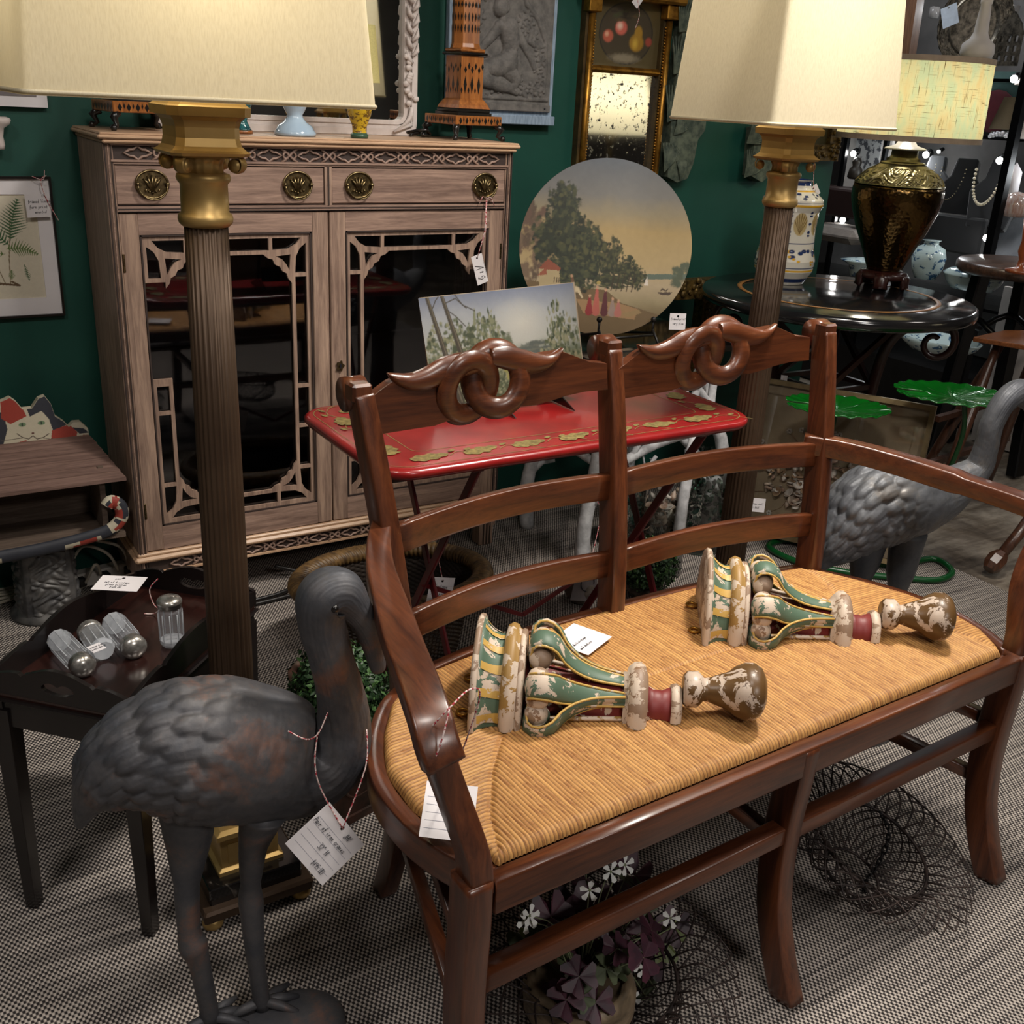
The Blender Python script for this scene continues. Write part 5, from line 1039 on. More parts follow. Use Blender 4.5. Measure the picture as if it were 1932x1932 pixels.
# ---------------------------------------------------------------- branch console with round painting
WBR = mat('white_branch_paint', srgb(206, 206, 208), .55, c2=srgb(160, 160, 162), ns=26, bmp=.4)
cs = thing('branch_console_table', 'white painted branch-work table with black top standing behind the red table', 'table', (2.08, 2.66, 0)); ti = Matrix.Translation((-2.08, -2.66, 0))
MB().box((2.10, 2.66, .69), (.62, .50, .02), bev=.004).xf(ti).build('table_top', mat('black_lacquer', srgb(20, 17, 16), .12, coat=.5), cs)
LEGS = [((1.835, 2.42), (1.90, 2.46)), ((1.88, 2.82), (1.88, 2.86)), ((2.36, 2.42), (2.32, 2.46)), ((2.34, 2.86), (2.32, 2.86))]
for (fx, fy), (tx, ty) in LEGS:
    q = MB(); P0 = spline([(fx, fy, 0), (fx + rnd.uniform(-.01, .01), fy, .16), (fx + .03, fy + .01, .34), (tx, ty, .52), (tx, ty, .68)], 5); q.tube(P0, [.026 - .008 * k / len(P0) for k in range(len(P0))], 9)
    for k in range(4):
        b0 = Vector(P0[6 + 3 * k]); d = Vector((rnd.uniform(-.14, .14) + (.1 if fx < 2.1 else -.1), rnd.uniform(-.05, .05), rnd.uniform(.05, .14))); q.tube([b0, b0 + d * .5 + Vector((0, 0, .02)), b0 + d], [.014, .010, .006], 7)
    q.xf(ti).build('branch_leg', WBR, cs)
q = MB()
for a, b2, r in (((1.86, 2.44, .30), (2.34, 2.44, .42), .016), ((1.90, 2.84, .40), (2.32, 2.86, .30), .015), ((1.87, 2.45, .36), (1.89, 2.84, .30), .014), ((2.33, 2.45, .30), (2.33, 2.86, .38), .014), ((1.88, 2.45, .44), (2.2, 2.7, .60), .012), ((2.32, 2.46, .40), (2.0, 2.66, .62), .012), ((2.0, 2.44, .34), (2.12, 2.43, .5), .010)):
    m_ = (Vector(a) + Vector(b2)) / 2 + Vector((0, 0, .03)); q.tube(spline([a, m_, b2], 5), r, 8)
for k in range(14): c = Vector((rnd.uniform(1.9, 2.3), rnd.uniform(2.42, 2.5), rnd.uniform(.32, .6))); q.tube([c, c + Vector((rnd.uniform(-.06, .06), 0, rnd.uniform(-.05, .05))), c + Vector((rnd.uniform(-.1, .1), 0, rnd.uniform(0, .08)))], [.007, .006, .003], 6)
q.xf(ti).build('branch_stretcher', WBR, cs)
# twig branches rising at the right of the red table
q = MB()
for P in ([(1300, 770), (1290, 735), (1275, 700)], [(1340, 775), (1345, 730), (1352, 690)], [(1305, 760), (1320, 725), (1335, 700)], [(1335, 760), (1318, 735), (1300, 712)]): q.tube(spline([tuple(ony(a, b_, 2.30)) for a, b_ in P], 4), .013, 7)
q.tube([tuple(ony(1320, 770, 2.30)), (2.12, 2.30, .25), (2.10, 2.28, 0)], [.016, .018, .022], 8)
tag(q.build('white_branch_stand', WBR), 'white forked branches rising behind the right corner of the red table', 'branch')
RC = ony(1142, 468, 2.60); Rr_ = .262; hx = Vector((math.cos(-.60), math.sin(-.60), 0)); vz_ = Vector((.10, .14, .985)).normalized(); nn = hx.cross(vz_).normalized()
P = Paint(330, 330, 1, srgb(160, 150, 120)); P.vgrad([(0, srgb(92, 78, 58)), (.14, srgb(126, 110, 80)), (.20, srgb(150, 136, 104)), (.30, srgb(176, 158, 128)), (.40, srgb(176, 154, 112)), (.60, srgb(174, 150, 104)), (.70, srgb(150, 138, 112)), (.80, srgb(122, 120, 116)), (1, srgb(92, 98, 106))])
P.poly([(0, 0), (1, 0), (1, .16), (.86, .13), (.62, .19), (.52, .26), (.3, .27), (0, .3)], srgb(112, 92, 64)); P.poly([(.35, .2), (.6, .19), (.72, .16), (.7, .1), (.4, .12)], srgb(156, 124, 88))
P.poly([(.68, .33), (1, .35), (1, .38), (.84, .37), (.68, .36)], srgb(96, 108, 96)); P.leafy(.95, .38, .06, .06, [srgb(84, 92, 74)], 24, .3, 3)
P.leafy(.08, .52, .1, .2, [srgb(108, 84, 70), srgb(92, 76, 62), srgb(120, 100, 80)], 60, .25, 4)
for cx, cy, rx, ry, s_ in ((.24, .70, .10, .16, 5), (.20, .54, .14, .16, 6), (.32, .48, .15, .20, 7), (.42, .44, .09, .17, 8), (.30, .34, .16, .12, 9)): P.ell(cx, cy, rx * .95, ry * .95, srgb(46, 52, 40), .25, .9); P.leafy(cx, cy, rx, ry, [srgb(56, 62, 46), srgb(74, 78, 54), srgb(40, 46, 36), srgb(88, 88, 58), srgb(48, 56, 44)], 200, .075, s_)
for cx, cy, rx, ry, s_ in ((.54, .44, .07, .12, 15), (.62, .38, .07, .09, 16), (.70, .34, .05, .07, 17), (.56, .32, .12, .05, 18)): P.ell(cx, cy, rx * .8, ry * .8, srgb(56, 58, 42), .4, .9); P.leafy(cx, cy, rx, ry, [srgb(60, 64, 46), srgb(84, 84, 56), srgb(44, 48, 36)], 120, .10, s_)
for x in (.55, .58, .61, .64, .67): P.seg(x, .26, x + .015, .36, .003, .002, srgb(60, 48, 38))
P.poly([(.12, .36), (.17, .42), (.25, .37), (.24, .35)], srgb(140, 78, 58)); P.poly([(.12, .36), (.24, .355), (.255, .26), (.13, .26)], srgb(176, 158, 120)); P.poly([(.115, .32), (.16, .37), (.17, .33)], srgb(150, 86, 64))
for x in (.215, .23, .243): P.seg(x, .29, x, .315, .003, .003, srgb(90, 74, 58))
P.ell(.33, .255, .045, .022, srgb(200, 182, 148), .3); P.seg(.36, .25, .385, .21, .008, .005, srgb(200, 182, 148)); P.seg(.31, .25, .31, .2, .005, .004, srgb(190, 172, 140)); P.seg(.325, .27, .32, .315, .012, .008, srgb(110, 80, 60)); P.ell(.315, .33, .010, .010, srgb(180, 140, 110), .3)
for x, c, h in ((.47, srgb(178, 96, 84), .13), (.43, srgb(140, 50, 52), .08), (.52, srgb(90, 44, 48), .12), (.565, srgb(150, 130, 120), .07), (.60, srgb(176, 110, 100), .06)): P.seg(x, .13, x, .13 + h, .022, .007, c); P.ell(x, .13 + h + .012, .009, .011, srgb(190, 150, 120), .3)
P.ell(.475, .30, .014, .012, srgb(170, 150, 90), .3); P.poly([(.74, .30), (.755, .355), (.765, .30)], srgb(216, 204, 190)); P.poly([(.82, .265), (.91, .27), (.89, .25), (.84, .25)], srgb(80, 66, 56)); P.line([(.84, .275), (.85, .285), (.87, .275), (.88, .285)], .004, srgb(80, 66, 56))
P.poly([(.62, .13), (.72, .16), (.74, .14), (.66, .11)], srgb(150, 126, 88))
rp = thing('round_painting', 'large round landscape painting with figures and horse leaning before green wall', 'painting', RC - vz_ * Rr_)
off = vz_ * Rr_
q = MB().plate([[(Rr_ * math.cos(a), Rr_ * math.sin(a)) for a in [i * 2 * PI / 96 for i in range(96)]]], -.028, frame3(off, hx, vz_)); q.build('panel', mat('dark_panel_edge', srgb(62, 46, 36), .6), rp)
P.C *= .84
def disc(U, V): 
    r = Rr_ * .998 * V; a = U * 2 * PI; X, Y = r * np.cos(a), r * np.sin(a); return tuple(off[k] + nn[k] * .001 + hx[k] * X + vz_[k] * Y for k in range(3))
def dcol(U, V):
    X = .5 + .5 * V * np.cos(U * 2 * PI); Y = .5 + .5 * V * np.sin(U * 2 * PI); i = np.clip((Y * 329).astype(int), 0, 329); j_ = np.clip((X * 329).astype(int), 0, 329); return np.clip(P.C[i, j_] * (1 + .12 * P.n[i, j_])[..., None], 0, 1)
grid('paint_surface', 560, 160, disc, vcmat('oil_canvas', .45, .2, .1), rp, colors=dcol)
IRON = mat('black_iron', srgb(24, 21, 20), .45)
pe = thing('table_easel', 'small black ball-tipped metal easel under the round painting', 'easel', (RC.x, 2.52, .70))
for px in (1131, 1233):
    b2 = ony(px, 603, 2.46) - Vector((RC.x, 2.52, .70)); q = MB().ball(b2, .009, 12); q.tube([b2, b2 + Vector((0, .0, -.04)), (b2.x, b2.y + .16, .02), (b2.x, b2.y + .2, 0)], .004, 6); q.tube([(b2.x, b2.y, b2.z - .03), (b2.x + .01, b2.y - .04, 0)], .004, 6); q.build('easel_arm', IRON, pe)
MB().tube([ony(1131, 640, 2.5) - Vector((RC.x, 2.52, .70)), ony(1233, 632, 2.5) - Vector((RC.x, 2.52, .70))], .004, 6).build('crossbar', IRON, pe)
p = ony(1150, 632, 2.42); q = MB().box((p.x + .07, 2.40, .712), (.17, .035, .022), bev=.005); tag(q.build('silver_tray', mat('polished_silver', srgb(200, 196, 186), .12, 1)), 'polished silver piece lying under the round painting', 'tray')
a = ony(1262, 622, 2.44); M = frame3(a, (.92, -.38, .0), (.0, .1, 1)); ticket(M, .052, .05, [('framed print', .004, .03, .008), ('very nice', .01, .016, .008)], 'white handwritten ticket at lower right of the round painting', hole=True, ruled=False)
# gilt carved frame leaning on the wall
GF = MB(); gx, gy = 2.42, 2.93
p0, p1 = ony(1318, 528, gy), ony(1352, 640, gy)
GF.plate([[(gx - .25, .42), (p1.x, .42), (p1.x, p0.z), (gx - .25, p0.z)], [(gx - .17, .50), (gx - .17, p0.z - .07), (p1.x - .09, p0.z - .07), (p1.x - .09, .50)]], .05, XZ(gy + .05))
for k in range(110):
    s_ = rnd.random()
    if s_ < .5: c = (rnd.uniform(p1.x - .085, p1.x - .005), gy - .002, rnd.uniform(.44, p0.z))
    else: c = (rnd.uniform(gx, p1.x), gy - .002, p0.z - rnd.uniform(0, .065))
    GF.ball(c, rnd.uniform(.008, .016), 7, 0, (1, .7, 1))
tag(GF.build('carved_gilt_frame', MATS.get('old_gilt')), 'carved dark gilt frame leaning on wall right of round painting', 'picture frame')

# ---------------------------------------------------------------- glass jars, shells, plants on the floor behind
def seaglass(cols):
    ms = []
    for i, c in enumerate(cols): ms.append(mat('sea_glass_%s_%d' % (('green', 'pale', 'aqua', 'dark')[i % 4], len(MATS)), c, .35, c2=tuple(v * .8 for v in c), ns=20, spec=.6))
    return ms
SG = [mat('sea_glass_green', srgb(52, 92, 72), .25), mat('sea_glass_pale', srgb(176, 190, 180), .3), mat('sea_glass_aqua', srgb(96, 150, 140), .2), mat('sea_glass_dark', srgb(46, 54, 50), .3)]
JG = glass('jar_glass', (.93, .97, .95), .02, .04)
def jar(px, py, r, h, fill, label, wts, seed, shells=False):
    c = onz(px, py, 0) + Vector((0, r, 0)); t = thing('glass_jar', label, 'jar', c)
    MB().lathe([(r * .97, .001), (r, .004), (r, h), (r * 1.01, h + .004)], 40, caps=False).build('glass', JG, t)
    MB().lathe([(r * .97, .001), (r * .97, .010)], 40).build('glass_bottom', mat('thick_glass', srgb(150, 170, 164), .1), t)
    q = MB(); r2 = random.Random(seed); n = 240
    for k in range(n):
        zz = .014 + fill * r2.random(); a = r2.random() * 6.28; rr = (r - .016) * math.sqrt(.5 + .5 * r2.random()) if zz < fill - .02 else (r - .018) * math.sqrt(r2.random())
        R3 = Matrix.Rotation(r2.uniform(-1.3, 1.3), 3, 'X') @ Matrix.Rotation(r2.uniform(-1.3, 1.3), 3, 'Y'); s_ = r2.uniform(.008, .016)
        cc = Vector((rr * math.cos(a), rr * math.sin(a), zz)); mi = r2.choices(range(len(wts)), wts)[0]
        o = len(q.v); q.ball((0, 0, 0), s_, 7, mi, (1, .75, .45) if not shells else (1, .8, .7)); 
        for i in range(o, len(q.v)): v_ = R3 @ Vector(q.v[i]) + cc; d = math.hypot(v_.x, v_.y); k_ = min(1, (r - .004) / d) if d > 0 else 1; q.v[i] = (v_.x * k_, v_.y * k_, max(.011, v_.z))
    o = q.build('sea_glass' if not shells else 'shells', SG, t); o['kind'] = 'stuff'
    return t
jar(1345, 1048, .080, .335, .30, 'tall clear glass jar of sea glass beside the right lamp column', (4, 4, 1, 5), 3)
jar(1195, 1040, .070, .24, .16, 'clear glass jar of sea glass behind the settee back, left of the shells', (3, 5, 3, 2), 4)
p = ony(1205, 900, 2.60); AQ = mat('aqua_glass', srgb(110, 170, 162), .08, coat=.6, c2=srgb(80, 140, 134), ns=20)
t = onz(1195, 1040, 0) + Vector((0, .07, 0)); q = MB()
for k in range(7): a = k * 2.4; q.ball((t.x + .032 * math.cos(a), t.y + .032 * math.sin(a), .205 + .012 * (k % 3)), .028, 10, 0, (1, 1, .8))
tag(q.build('aqua_glass_chunks', AQ, None), 'shiny aqua glass chunks heaped on top of the left sea glass jar', 'glass', kind='stuff')
SHL = mat('sea_shell', srgb(206, 190, 172), .4, c2=srgb(140, 110, 92), ns=18, stretch=(1, 1, 3)); SHL2 = mat('pale_shell', srgb(226, 220, 210), .35, c2=srgb(190, 176, 164), ns=20)
def shell(q, c, s_, kind, r2, mi=0):
    R3 = Matrix.Rotation(r2.uniform(0, 6), 3, 'Z') @ Matrix.Rotation(r2.uniform(-1, 1), 3, 'X'); o = len(q.v)
    if kind == 0: q.lathe([(.0001, 1), (.18, .7), (.26, .6), (.3, .45), (.46, .3), (.42, .12), (.55, -.1), (.4, -.5), (.12, -.9), (.0001, -1)], 10, (0, 0, 0), mi)
    elif kind == 1:
        q.lathe([(.0001, 0), (.5, .1), (.9, .34), (1, .5), (.94, .5), (.5, .22), (.0001, .1)], 14, (0, 0, 0), mi, flute=14, fd=.06)
    else: q.tube([(math.cos(t_) * (1 - t_ / 7), math.sin(t_) * (1 - t_ / 7), .12 * t_) for t_ in [i * .45 for i in range(14)]], [.42 - .026 * i for i in range(14)], 8, mi)
    for i in range(o, len(q.v)): q.v[i] = tuple(R3 @ (Vector(q.v[i]) * s_) + Vector(c))
t = thing('shell_jar', 'heaped jar of pale seashells beside the right front leg of the red table', 'jar', (2.215, 2.52, 0)); MB().lathe([(.06, .001), (.062, .004), (.062, .15)], 32, caps=False).build('glass', JG, t)
q = MB(); r2 = random.Random(8)
for k in range(75):
    zz = r2.uniform(.02, .26); R_ = .052 if zz < .14 else .078 * math.sin(PI * min(1, (zz - .06) / .24)) + .01; a = r2.uniform(0, 6.28); rr = R_ * math.sqrt(.4 + .6 * r2.random()); shell(q, (rr * math.cos(a), rr * math.sin(a), zz), r2.uniform(.014, .024), r2.choice((0, 1, 2)), r2, r2.choice((0, 1)))
o = q.build('shells', [SHL, SHL2], t); o['kind'] = 'stuff'
BOXL = mat('boxwood_leaf', srgb(38, 66, 32), .5, c2=srgb(22, 44, 22), ns=30); BOXL2 = mat('boxwood_tip', srgb(70, 104, 54), .5); LEAFCORE = mat('dark_core', srgb(14, 18, 12), .9)  # last one: plain dark filler for the ball inside the leaves
def foliage(q, c, R3, n, r2, ls=.010, mi=(0, 0, 0, 1), up=.0, zmin=0):
    for k in range(n):
        a = r2.uniform(0, 6.283); z = r2.uniform(-.55, 1); s_ = math.sqrt(max(0, 1 - z * z)); d = Vector((s_ * math.cos(a), s_ * math.sin(a), z)); f = r2.uniform(.82, 1.04) * (1 + .08 * math.sin(7 * a) * s_)
        p = Vector((c[0] + d.x * R3[0] * f, c[1] + d.y * R3[1] * f, c[2] + d.z * R3[2] * f))
        if p.z < zmin: continue
        t1 = d.cross(Vector((r2.uniform(-1, 1), r2.uniform(-1, 1), r2.uniform(-1, 1)))).normalized(); t2 = (t1.cross(d) + d * r2.uniform(-.6, .9)).normalized(); m_ = r2.choice(mi); L = ls * r2.uniform(.7, 1.3)
        q.add([p, p + t1 * L * .38 + t2 * L * .4, p + t2 * L + d * L * .2, p - t1 * L * .38 + t2 * L * .4], [(0, 1, 2, 3)], m_)
r2 = random.Random(21)
def boxwood(c, R3, n, ls, label, **k):
    t = thing('boxwood_plant', label, 'plant', (c[0], c[1], 0)); q = MB(); foliage(q, (0, 0, c[2]), R3, n, r2, ls, **k); q.build('foliage', [BOXL, BOXL2], t, recalc=False)
    MB().ball((0, 0, c[2]), 1, 16, 0, (R3[0] * .86, R3[1] * .86, R3[2] * .86)).build('leafy_core', LEAFCORE, t); return t
c = onz(1228, 1130, 0); t = boxwood((c.x, c.y + .04, .095), (.095, .09, .085), 3200, .011, 'round clipped boxwood ball on the floor behind the settee back', zmin=.004)
MB().lathe([(.045, 0), (.055, .02), (.05, .035)], 20).build('pot', mat('stone_grey', srgb(120, 108, 98), .8, c2=srgb(78, 70, 62), ns=40, bmp=.3), t)
c = onz(1112, 1150, 0); q = MB().ball((c.x, c.y + .05, .05), .05, 24); tag(q.build('stone_ball', MATS['stone_grey'], bevel=0), 'small weathered stone ball on the carpet left of the boxwood ball', 'ball')
a = ony(1068, 1062, 2.12); M = frame3(a + Vector((0, 0, -.02)), (.78, 0, .42), (-.38, .1, .85))
M = frame3((ony(1095, 1085, 2.2).x - .03, 2.2, .045), (.92, 0, -.25), (.25, .1, .95)); tq = ticket(M, .085, .125, [], 'large grey card with a printed black ring hanging behind the settee back', face=GREYCARD, ruled=False, strings=[spline([tuple(M @ Vector((.042, .116, 0))), (1.845, 2.36, .22), (1.85, 2.40, .26)], 4)])
q = MB(); MT = M @ Matrix.Translation((.05, .055, .001)); q.tube([tuple(MT @ Vector((.024 * math.cos(t_), .024 * math.sin(t_), 0))) for t_ in [i * PI / 12 for i in range(22)]], .0014, 4); script(q, M, 'BROADWAY', .012, .02, .006, 0, .0003) if False else None; q.build('printed_ring', INK, tq)

# pot with plant, left of the settee
TERR = mat('aged_terracotta', srgb(104, 70, 58), .8, c2=srgb(60, 48, 40), ns=16, bmp=.4); TERR2 = mat('terracotta_rim', srgb(140, 92, 78), .75, c2=srgb(104, 96, 84), ns=30, bmp=.3)
pc = (.700, 1.690); t = thing('square_planter', 'weathered terracotta square planter of boxwood between crane and settee', 'planter', (*pc, 0), .25)
q = MB().loft([cham(.062, .006, 0), cham(.064, .006, .02), cham(.060, .006, .022), cham(.082, .006, .17)]); q.build('pot', TERR, t); MB().loft([cham(.090, .01, .165), cham(.098, .01, .172), cham(.098, .01, .198), cham(.088, .01, .200), cham(.084, .01, .19)], cap=True).build('rim', TERR2, t)
q = MB()
for s_ in range(4):
    R = Matrix.Rotation(s_ * PI / 2, 3, 'Z')
    for k in range(9): q.tube([R @ Vector((-.08 + k * .018, -.0985, .172)), R @ Vector((-.07 + k * .018, -.1, .186)), R @ Vector((-.062 + k * .018, -.0985, .196))], .0016, 5)
    q.tube([R @ Vector((.04 * math.cos(a), -.074 - .01 * math.sin(a), .10 + .035 * math.sin(a))) for a in [i * PI / 8 for i in range(16)]], .003, 6, closed=True)
q.build('moulded_ornament', TERR2, t)
q = MB(); foliage(q, (0, 0, .275), (.098, .10, .10), 4200, r2, .011); foliage(q, (.03, -.07, .225), (.06, .05, .035), 500, r2, .022, (1, 1)); q.build('foliage', [BOXL, BOXL2], t, recalc=False); MB().ball((0, 0, .26), 1, 16, 0, (.084, .084, .088)).build('leafy_core', LEAFCORE, t)
p = onz(560, 1275, .30); q = MB().tube(spline([(p.x + .02, p.y - .02, .245), (p.x, p.y, .29), (p.x - .004, p.y, .315), (p.x + .004, p.y - .01, .335)], 4), [.012] * 4 + [.014] * 4 + [.008] * 4 + [.003], 8); q.ball((p.x + .02, p.y - .014, .285), .016, 8, 0, (1.3, .8, .8)); tag(q.build('terracotta_bird', TERR2), 'tiny terracotta bird perched at the edge of the planter foliage', 'figurine')
# wicker basket
WK = mat('dark_wicker', srgb(74, 56, 38), .5, c2=srgb(40, 30, 22), ns=60); WK2 = mat('honey_wicker', srgb(116, 88, 50), .5, c2=srgb(66, 48, 28), ns=50)
bc = Vector((1.085, 2.245, 0)); t = thing('wicker_basket', 'large oval dark wicker basket with thick braided rim behind the settee', 'basket', bc, -.12)
def wk(U, V):
    a = U * 2 * PI; z = .205 * V; rx = .185 + .055 * V ** 1.5; ry = .125 + .04 * V ** 1.5
    k = np.floor(V * 34); w_ = .0035 * np.sin(a * 46 + PI * k) * np.abs(np.sin(PI * V * 34)); return (rx + w_) * np.cos(a), (ry + w_) * np.sin(a), z
grid('woven_side', 560, 240, wk, WK, t)
def wk2(U, V): x, y, z = wk(U, V); return x * .955, y * .94, z * .98 + .004
grid('woven_lining', 200, 60, wk2, mat('wicker_inside', srgb(40, 30, 22), .7), t)
def rim(U, V):
    a = U * 2 * PI; b_ = V * 2 * PI; tw = .0035 * np.abs(np.sin(a * 52 + b_ * 1.0)); rr = .026 + tw; return (.246 + rr * np.cos(b_)) * np.cos(a), (.176 + rr * np.cos(b_)) * np.sin(a), .212 + (.020 + tw) * np.sin(b_)
grid('braided_rim', 640, 24, rim, WK2, t)
MB().lathe([(.18, .002), (.18, .006)], 40, sy=.68).build('basket_floor', WK, t)
q = MB()
for k in range(10): q.tube(spline([(-.2 + .004 * k, -.05, .20), (-.235 + .002 * k, -.06, .12), (-.20, -.065, .03)], 4), .004, 5)
q.build('rim_binding', WK2, t)
hd = ony(778, 995, 2.43) - bc; hd2 = ony(800, 1030, 2.40) - bc; MB().bar(hd2, hd, .04, .006).build('metal_handle', mat('tin_handle', srgb(120, 116, 104), .5, .6), t)
a = ony(808, 1085, 2.0); M = frame3((ony(803, 1087, 1.99).x, 1.99, .25), (.95, -.05, -.22), (.20, .06, .97)); ticket(M, .066, .078, [('basket', .03, .03, .010), ('Vintage', .012, .05, .011)], 'white ruled ticket hanging over the wicker basket behind red table leg', strings=[spline([tuple(M @ Vector((.033, .070, 0))), (1.10, 2.03, .36)], 3)])
# flat black object on the floor in front of the cabinet
t = thing('metal_easel_base', 'black bent metal stand lying on carpet below the cabinet front', 'stand', (.97, 2.66, 0))
for P in ([(-.16, -.02, .008), (.02, .0, .008), (.14, .06, .008)], [(.14, .06, .008), (.06, .10, .02), (-.02, .12, .05)], [(-.16, .0, .010), (-.02, .02, .012), (.06, .10, .02)]): MB().tube(spline(P, 4), .006, 8).build('rod', IRON, t)

# ---------------------------------------------------------------- black butler's tray table with bottles
BLK = mat('black_stained_wood', srgb(24, 18, 17), .3, c2=srgb(16, 12, 12), ns=12, coat=.3); TOPW = wood('dark_tray_mahogany', srgb(26, 13, 11), srgb(46, 23, 19), .2, 0, .4)
TN = Vector((.268, 1.500, 0)); ta = math.atan2(.70, .715); tl = thing('butler_tray_table', 'black stained tray table with scalloped gallery and tapered legs', 'table', TN, ta)
LA, LB_ = .42, .262   # along +x (away right), along +y (towards the left corner)
MB().box((LA / 2, LB_ / 2, .447), (LA, LB_, .012), 0).build('tray_floor', TOPW, tl)
q = MB(); 
for (c, d) in (((LA / 2, .012, .415), (LA, .018, .055)), ((LA / 2, LB_ - .012, .415), (LA, .018, .055)), ((.012, LB_ / 2, .415), (.018, LB_, .055)), ((LA - .012, LB_ / 2, .415), (.018, LB_, .055))): q.box(c, d)
q.box((LA / 2, LB_ / 2, .442), (LA + .014, LB_ + .014, .006), bev=.003); q.build('apron', BLK, tl)
for x in (.014, LA - .014):
    for y in (.014, LB_ - .014): MB().loft([cham(.011, .001, 0), cham(.0165, .001, .42)]).xf(Matrix.Translation((x, y, 0))).build('leg', BLK, tl)
def gallery(L, hole):
    P = []; n = 48
    for i in range(n + 1):
        t_ = i / n; e = min(t_, 1 - t_); h = .030 + .014 * math.sin(PI * min(1, e / .22) * .5) + (.016 * math.sin(PI * (t_ - .28) / .44) ** 1 if .28 < t_ < .72 else 0) - (.005 if abs(e - .25) < .012 else 0); P.append((L * t_, h))
    loops = [[(0, 0)] + [(L, 0)] + P[::-1]]
    if hole: loops.append([(L / 2 + .030 * math.cos(a), .026 + (.011 * math.sin(a) if math.sin(a) < 0 else .012 * math.sin(a) * (1 - .6 * math.exp(-(math.cos(a) * 4) ** 2)))) for a in [i * PI / 12 for i in range(24)]])
    return loops
for (o, u, L, hole) in (((0, 0, .452), (1, 0, 0), LA, False), ((0, LB_ - .008, .452), (1, 0, 0), LA, False), ((0, 0, .452), (0, 1, 0), LB_, True), ((LA, 0, .452), (0, 1, 0), LB_, True)):
    M = frame3(o, u, (0, 0, 1)); sgn_ = -1 if u[0] else 1
    MB().plate(gallery(L, hole), .008 * sgn_, M).build('gallery', BLK, tl, bevel=.0015)
def milky(name, col, al, rough):
    m, nt, b = newmat(name); b.inputs['Base Color'].default_value = c4(col); b.inputs['Alpha'].default_value = al; b.inputs['Roughness'].default_value = rough; b.inputs['Coat Weight'].default_value = 1; b.inputs['Coat Roughness'].default_value = .03; return m
CLR = milky('cut_glass', srgb(190, 194, 200), .22, .08); SILV = mat('silver_lid', srgb(206, 202, 196), .26, .8, c2=srgb(140, 136, 130), ns=60); CLB = milky('thick_clear_glass', srgb(206, 210, 216), .55, .1)
def bottle(p0, p1, label, note=None, r=.0205, L=.105):
    t = thing('dressing_table_bottle', label, 'bottle', p0, 0, 'cut glass bottles with silver lids on the tray'); d = (Vector(p1) - Vector(p0)).normalized(); t.rotation_mode = 'QUATERNION'; t.rotation_quaternion = d.to_track_quat('Z', 'Y')
    k = L / .105
    MB().lathe([(r * .80, 0), (r * .98, .007 * k), (r, .012 * k), (r, .074 * k), (r * .86, .081 * k)], 10, smooth=False, caps=False).build('glass_body', CLR, t)
    MB().lathe([(r * .80, 0), (r * .95, .006), (r * .95, .012), (r * .5, .014)], 10, smooth=False).build('glass_base', CLB, t)
    q = MB()
    for i in range(10): a = i * PI / 5; q.tube([(r * .97 * math.cos(a), r * .97 * math.sin(a), .012 * k), (r * .97 * math.cos(a), r * .97 * math.sin(a), .072 * k)], .0011, 4)
    q.build('cut_flutes', CLB, t)
    MB().lathe([(r * .84, .080 * k), (r * .95, .082 * k), (r * .92, .088 * k), (r, .090 * k), (r, .094 * k), (r * .85, .099 * k), (r * .5, .103 * k), (.0001, .1045 * k)], 28).build('lid', SILV, t)
    return t
zt = .4535; zl = zt + .0205
b1 = bottle(onz(330, 1222, zt) + Vector((0, .015, 0)), onz(330, 1222, zt) + Vector((0, .015, 1)), 'cut glass bottle with silver lid standing upright on the black tray', L=.098, r=.022)
def lie(a, b2, L): A = onz(a[0], a[1], zl); B = onz(b2[0], b2[1], zl); return A, B
A, B = lie((108, 1204), (176, 1276), 0); bottle(A, B, 'cut glass bottle lying leftmost on the tray, lid toward the near edge', L=.135, r=.0215)
A, B = lie((212, 1172), (262, 1232), 0); bottle(A, B, 'cut glass bottle lying right of the labelled bottle, large domed silver lid', L=.130, r=.0225)
A, B = lie((196, 1228), (160, 1178), 0); tb = bottle(A, B, 'cut glass bottle with handwritten sticker lying between two others on the tray', L=.096, r=.022)
q = MB(); M = frame3(A + Vector((-.006, .0, .024)), (.80, .5, 0), (-.35, .75, .25)); pa = onz(177, 1232, zl + .024); M = frame3(pa, (.9, .35, 0), (-.30, .85, .1)); o = ticket(M, .024, .022, [('vintage glass', .0015, .013, .004), ('bottle $24.00', .0015, .006, .004)], 'small white handwritten sticker lying on the middle bottle', hole=False, ruled=False, name='bottle_sticker'); o['category'] = 'sticker'
M = frame3(tuple(onz(173, 1113, .515)), (.66, -.45, 0), (.45, .62, .03)); p0, p1, p2 = onz(171, 1112, .52), onz(258, 1116, .52), onz(300, 1090, .52)
M = frame3(p0, p1 - p0, p2 - p1); ticket(M, (p1 - p0).length, (p2 - p1).length * .95, [('pair', .03, .045, .006), ('set of 4 vintage', .014, .030, .006), ('glass bottles', .02, .020, .006), ('$125.00', .03, .010, .006)], 'white ruled ticket resting on far rim of the black tray', ruled=False, hole=True, strings=[spline([tuple(onz(298, 1092, .52)), tuple(onz(282, 1112, .50)), tuple(onz(290, 1140, .47)), tuple(onz(302, 1150, .47))], 4), spline([tuple(onz(302, 1150, .47)), tuple(onz(290, 1158, .456)), tuple(onz(272, 1158, .456))], 4)])

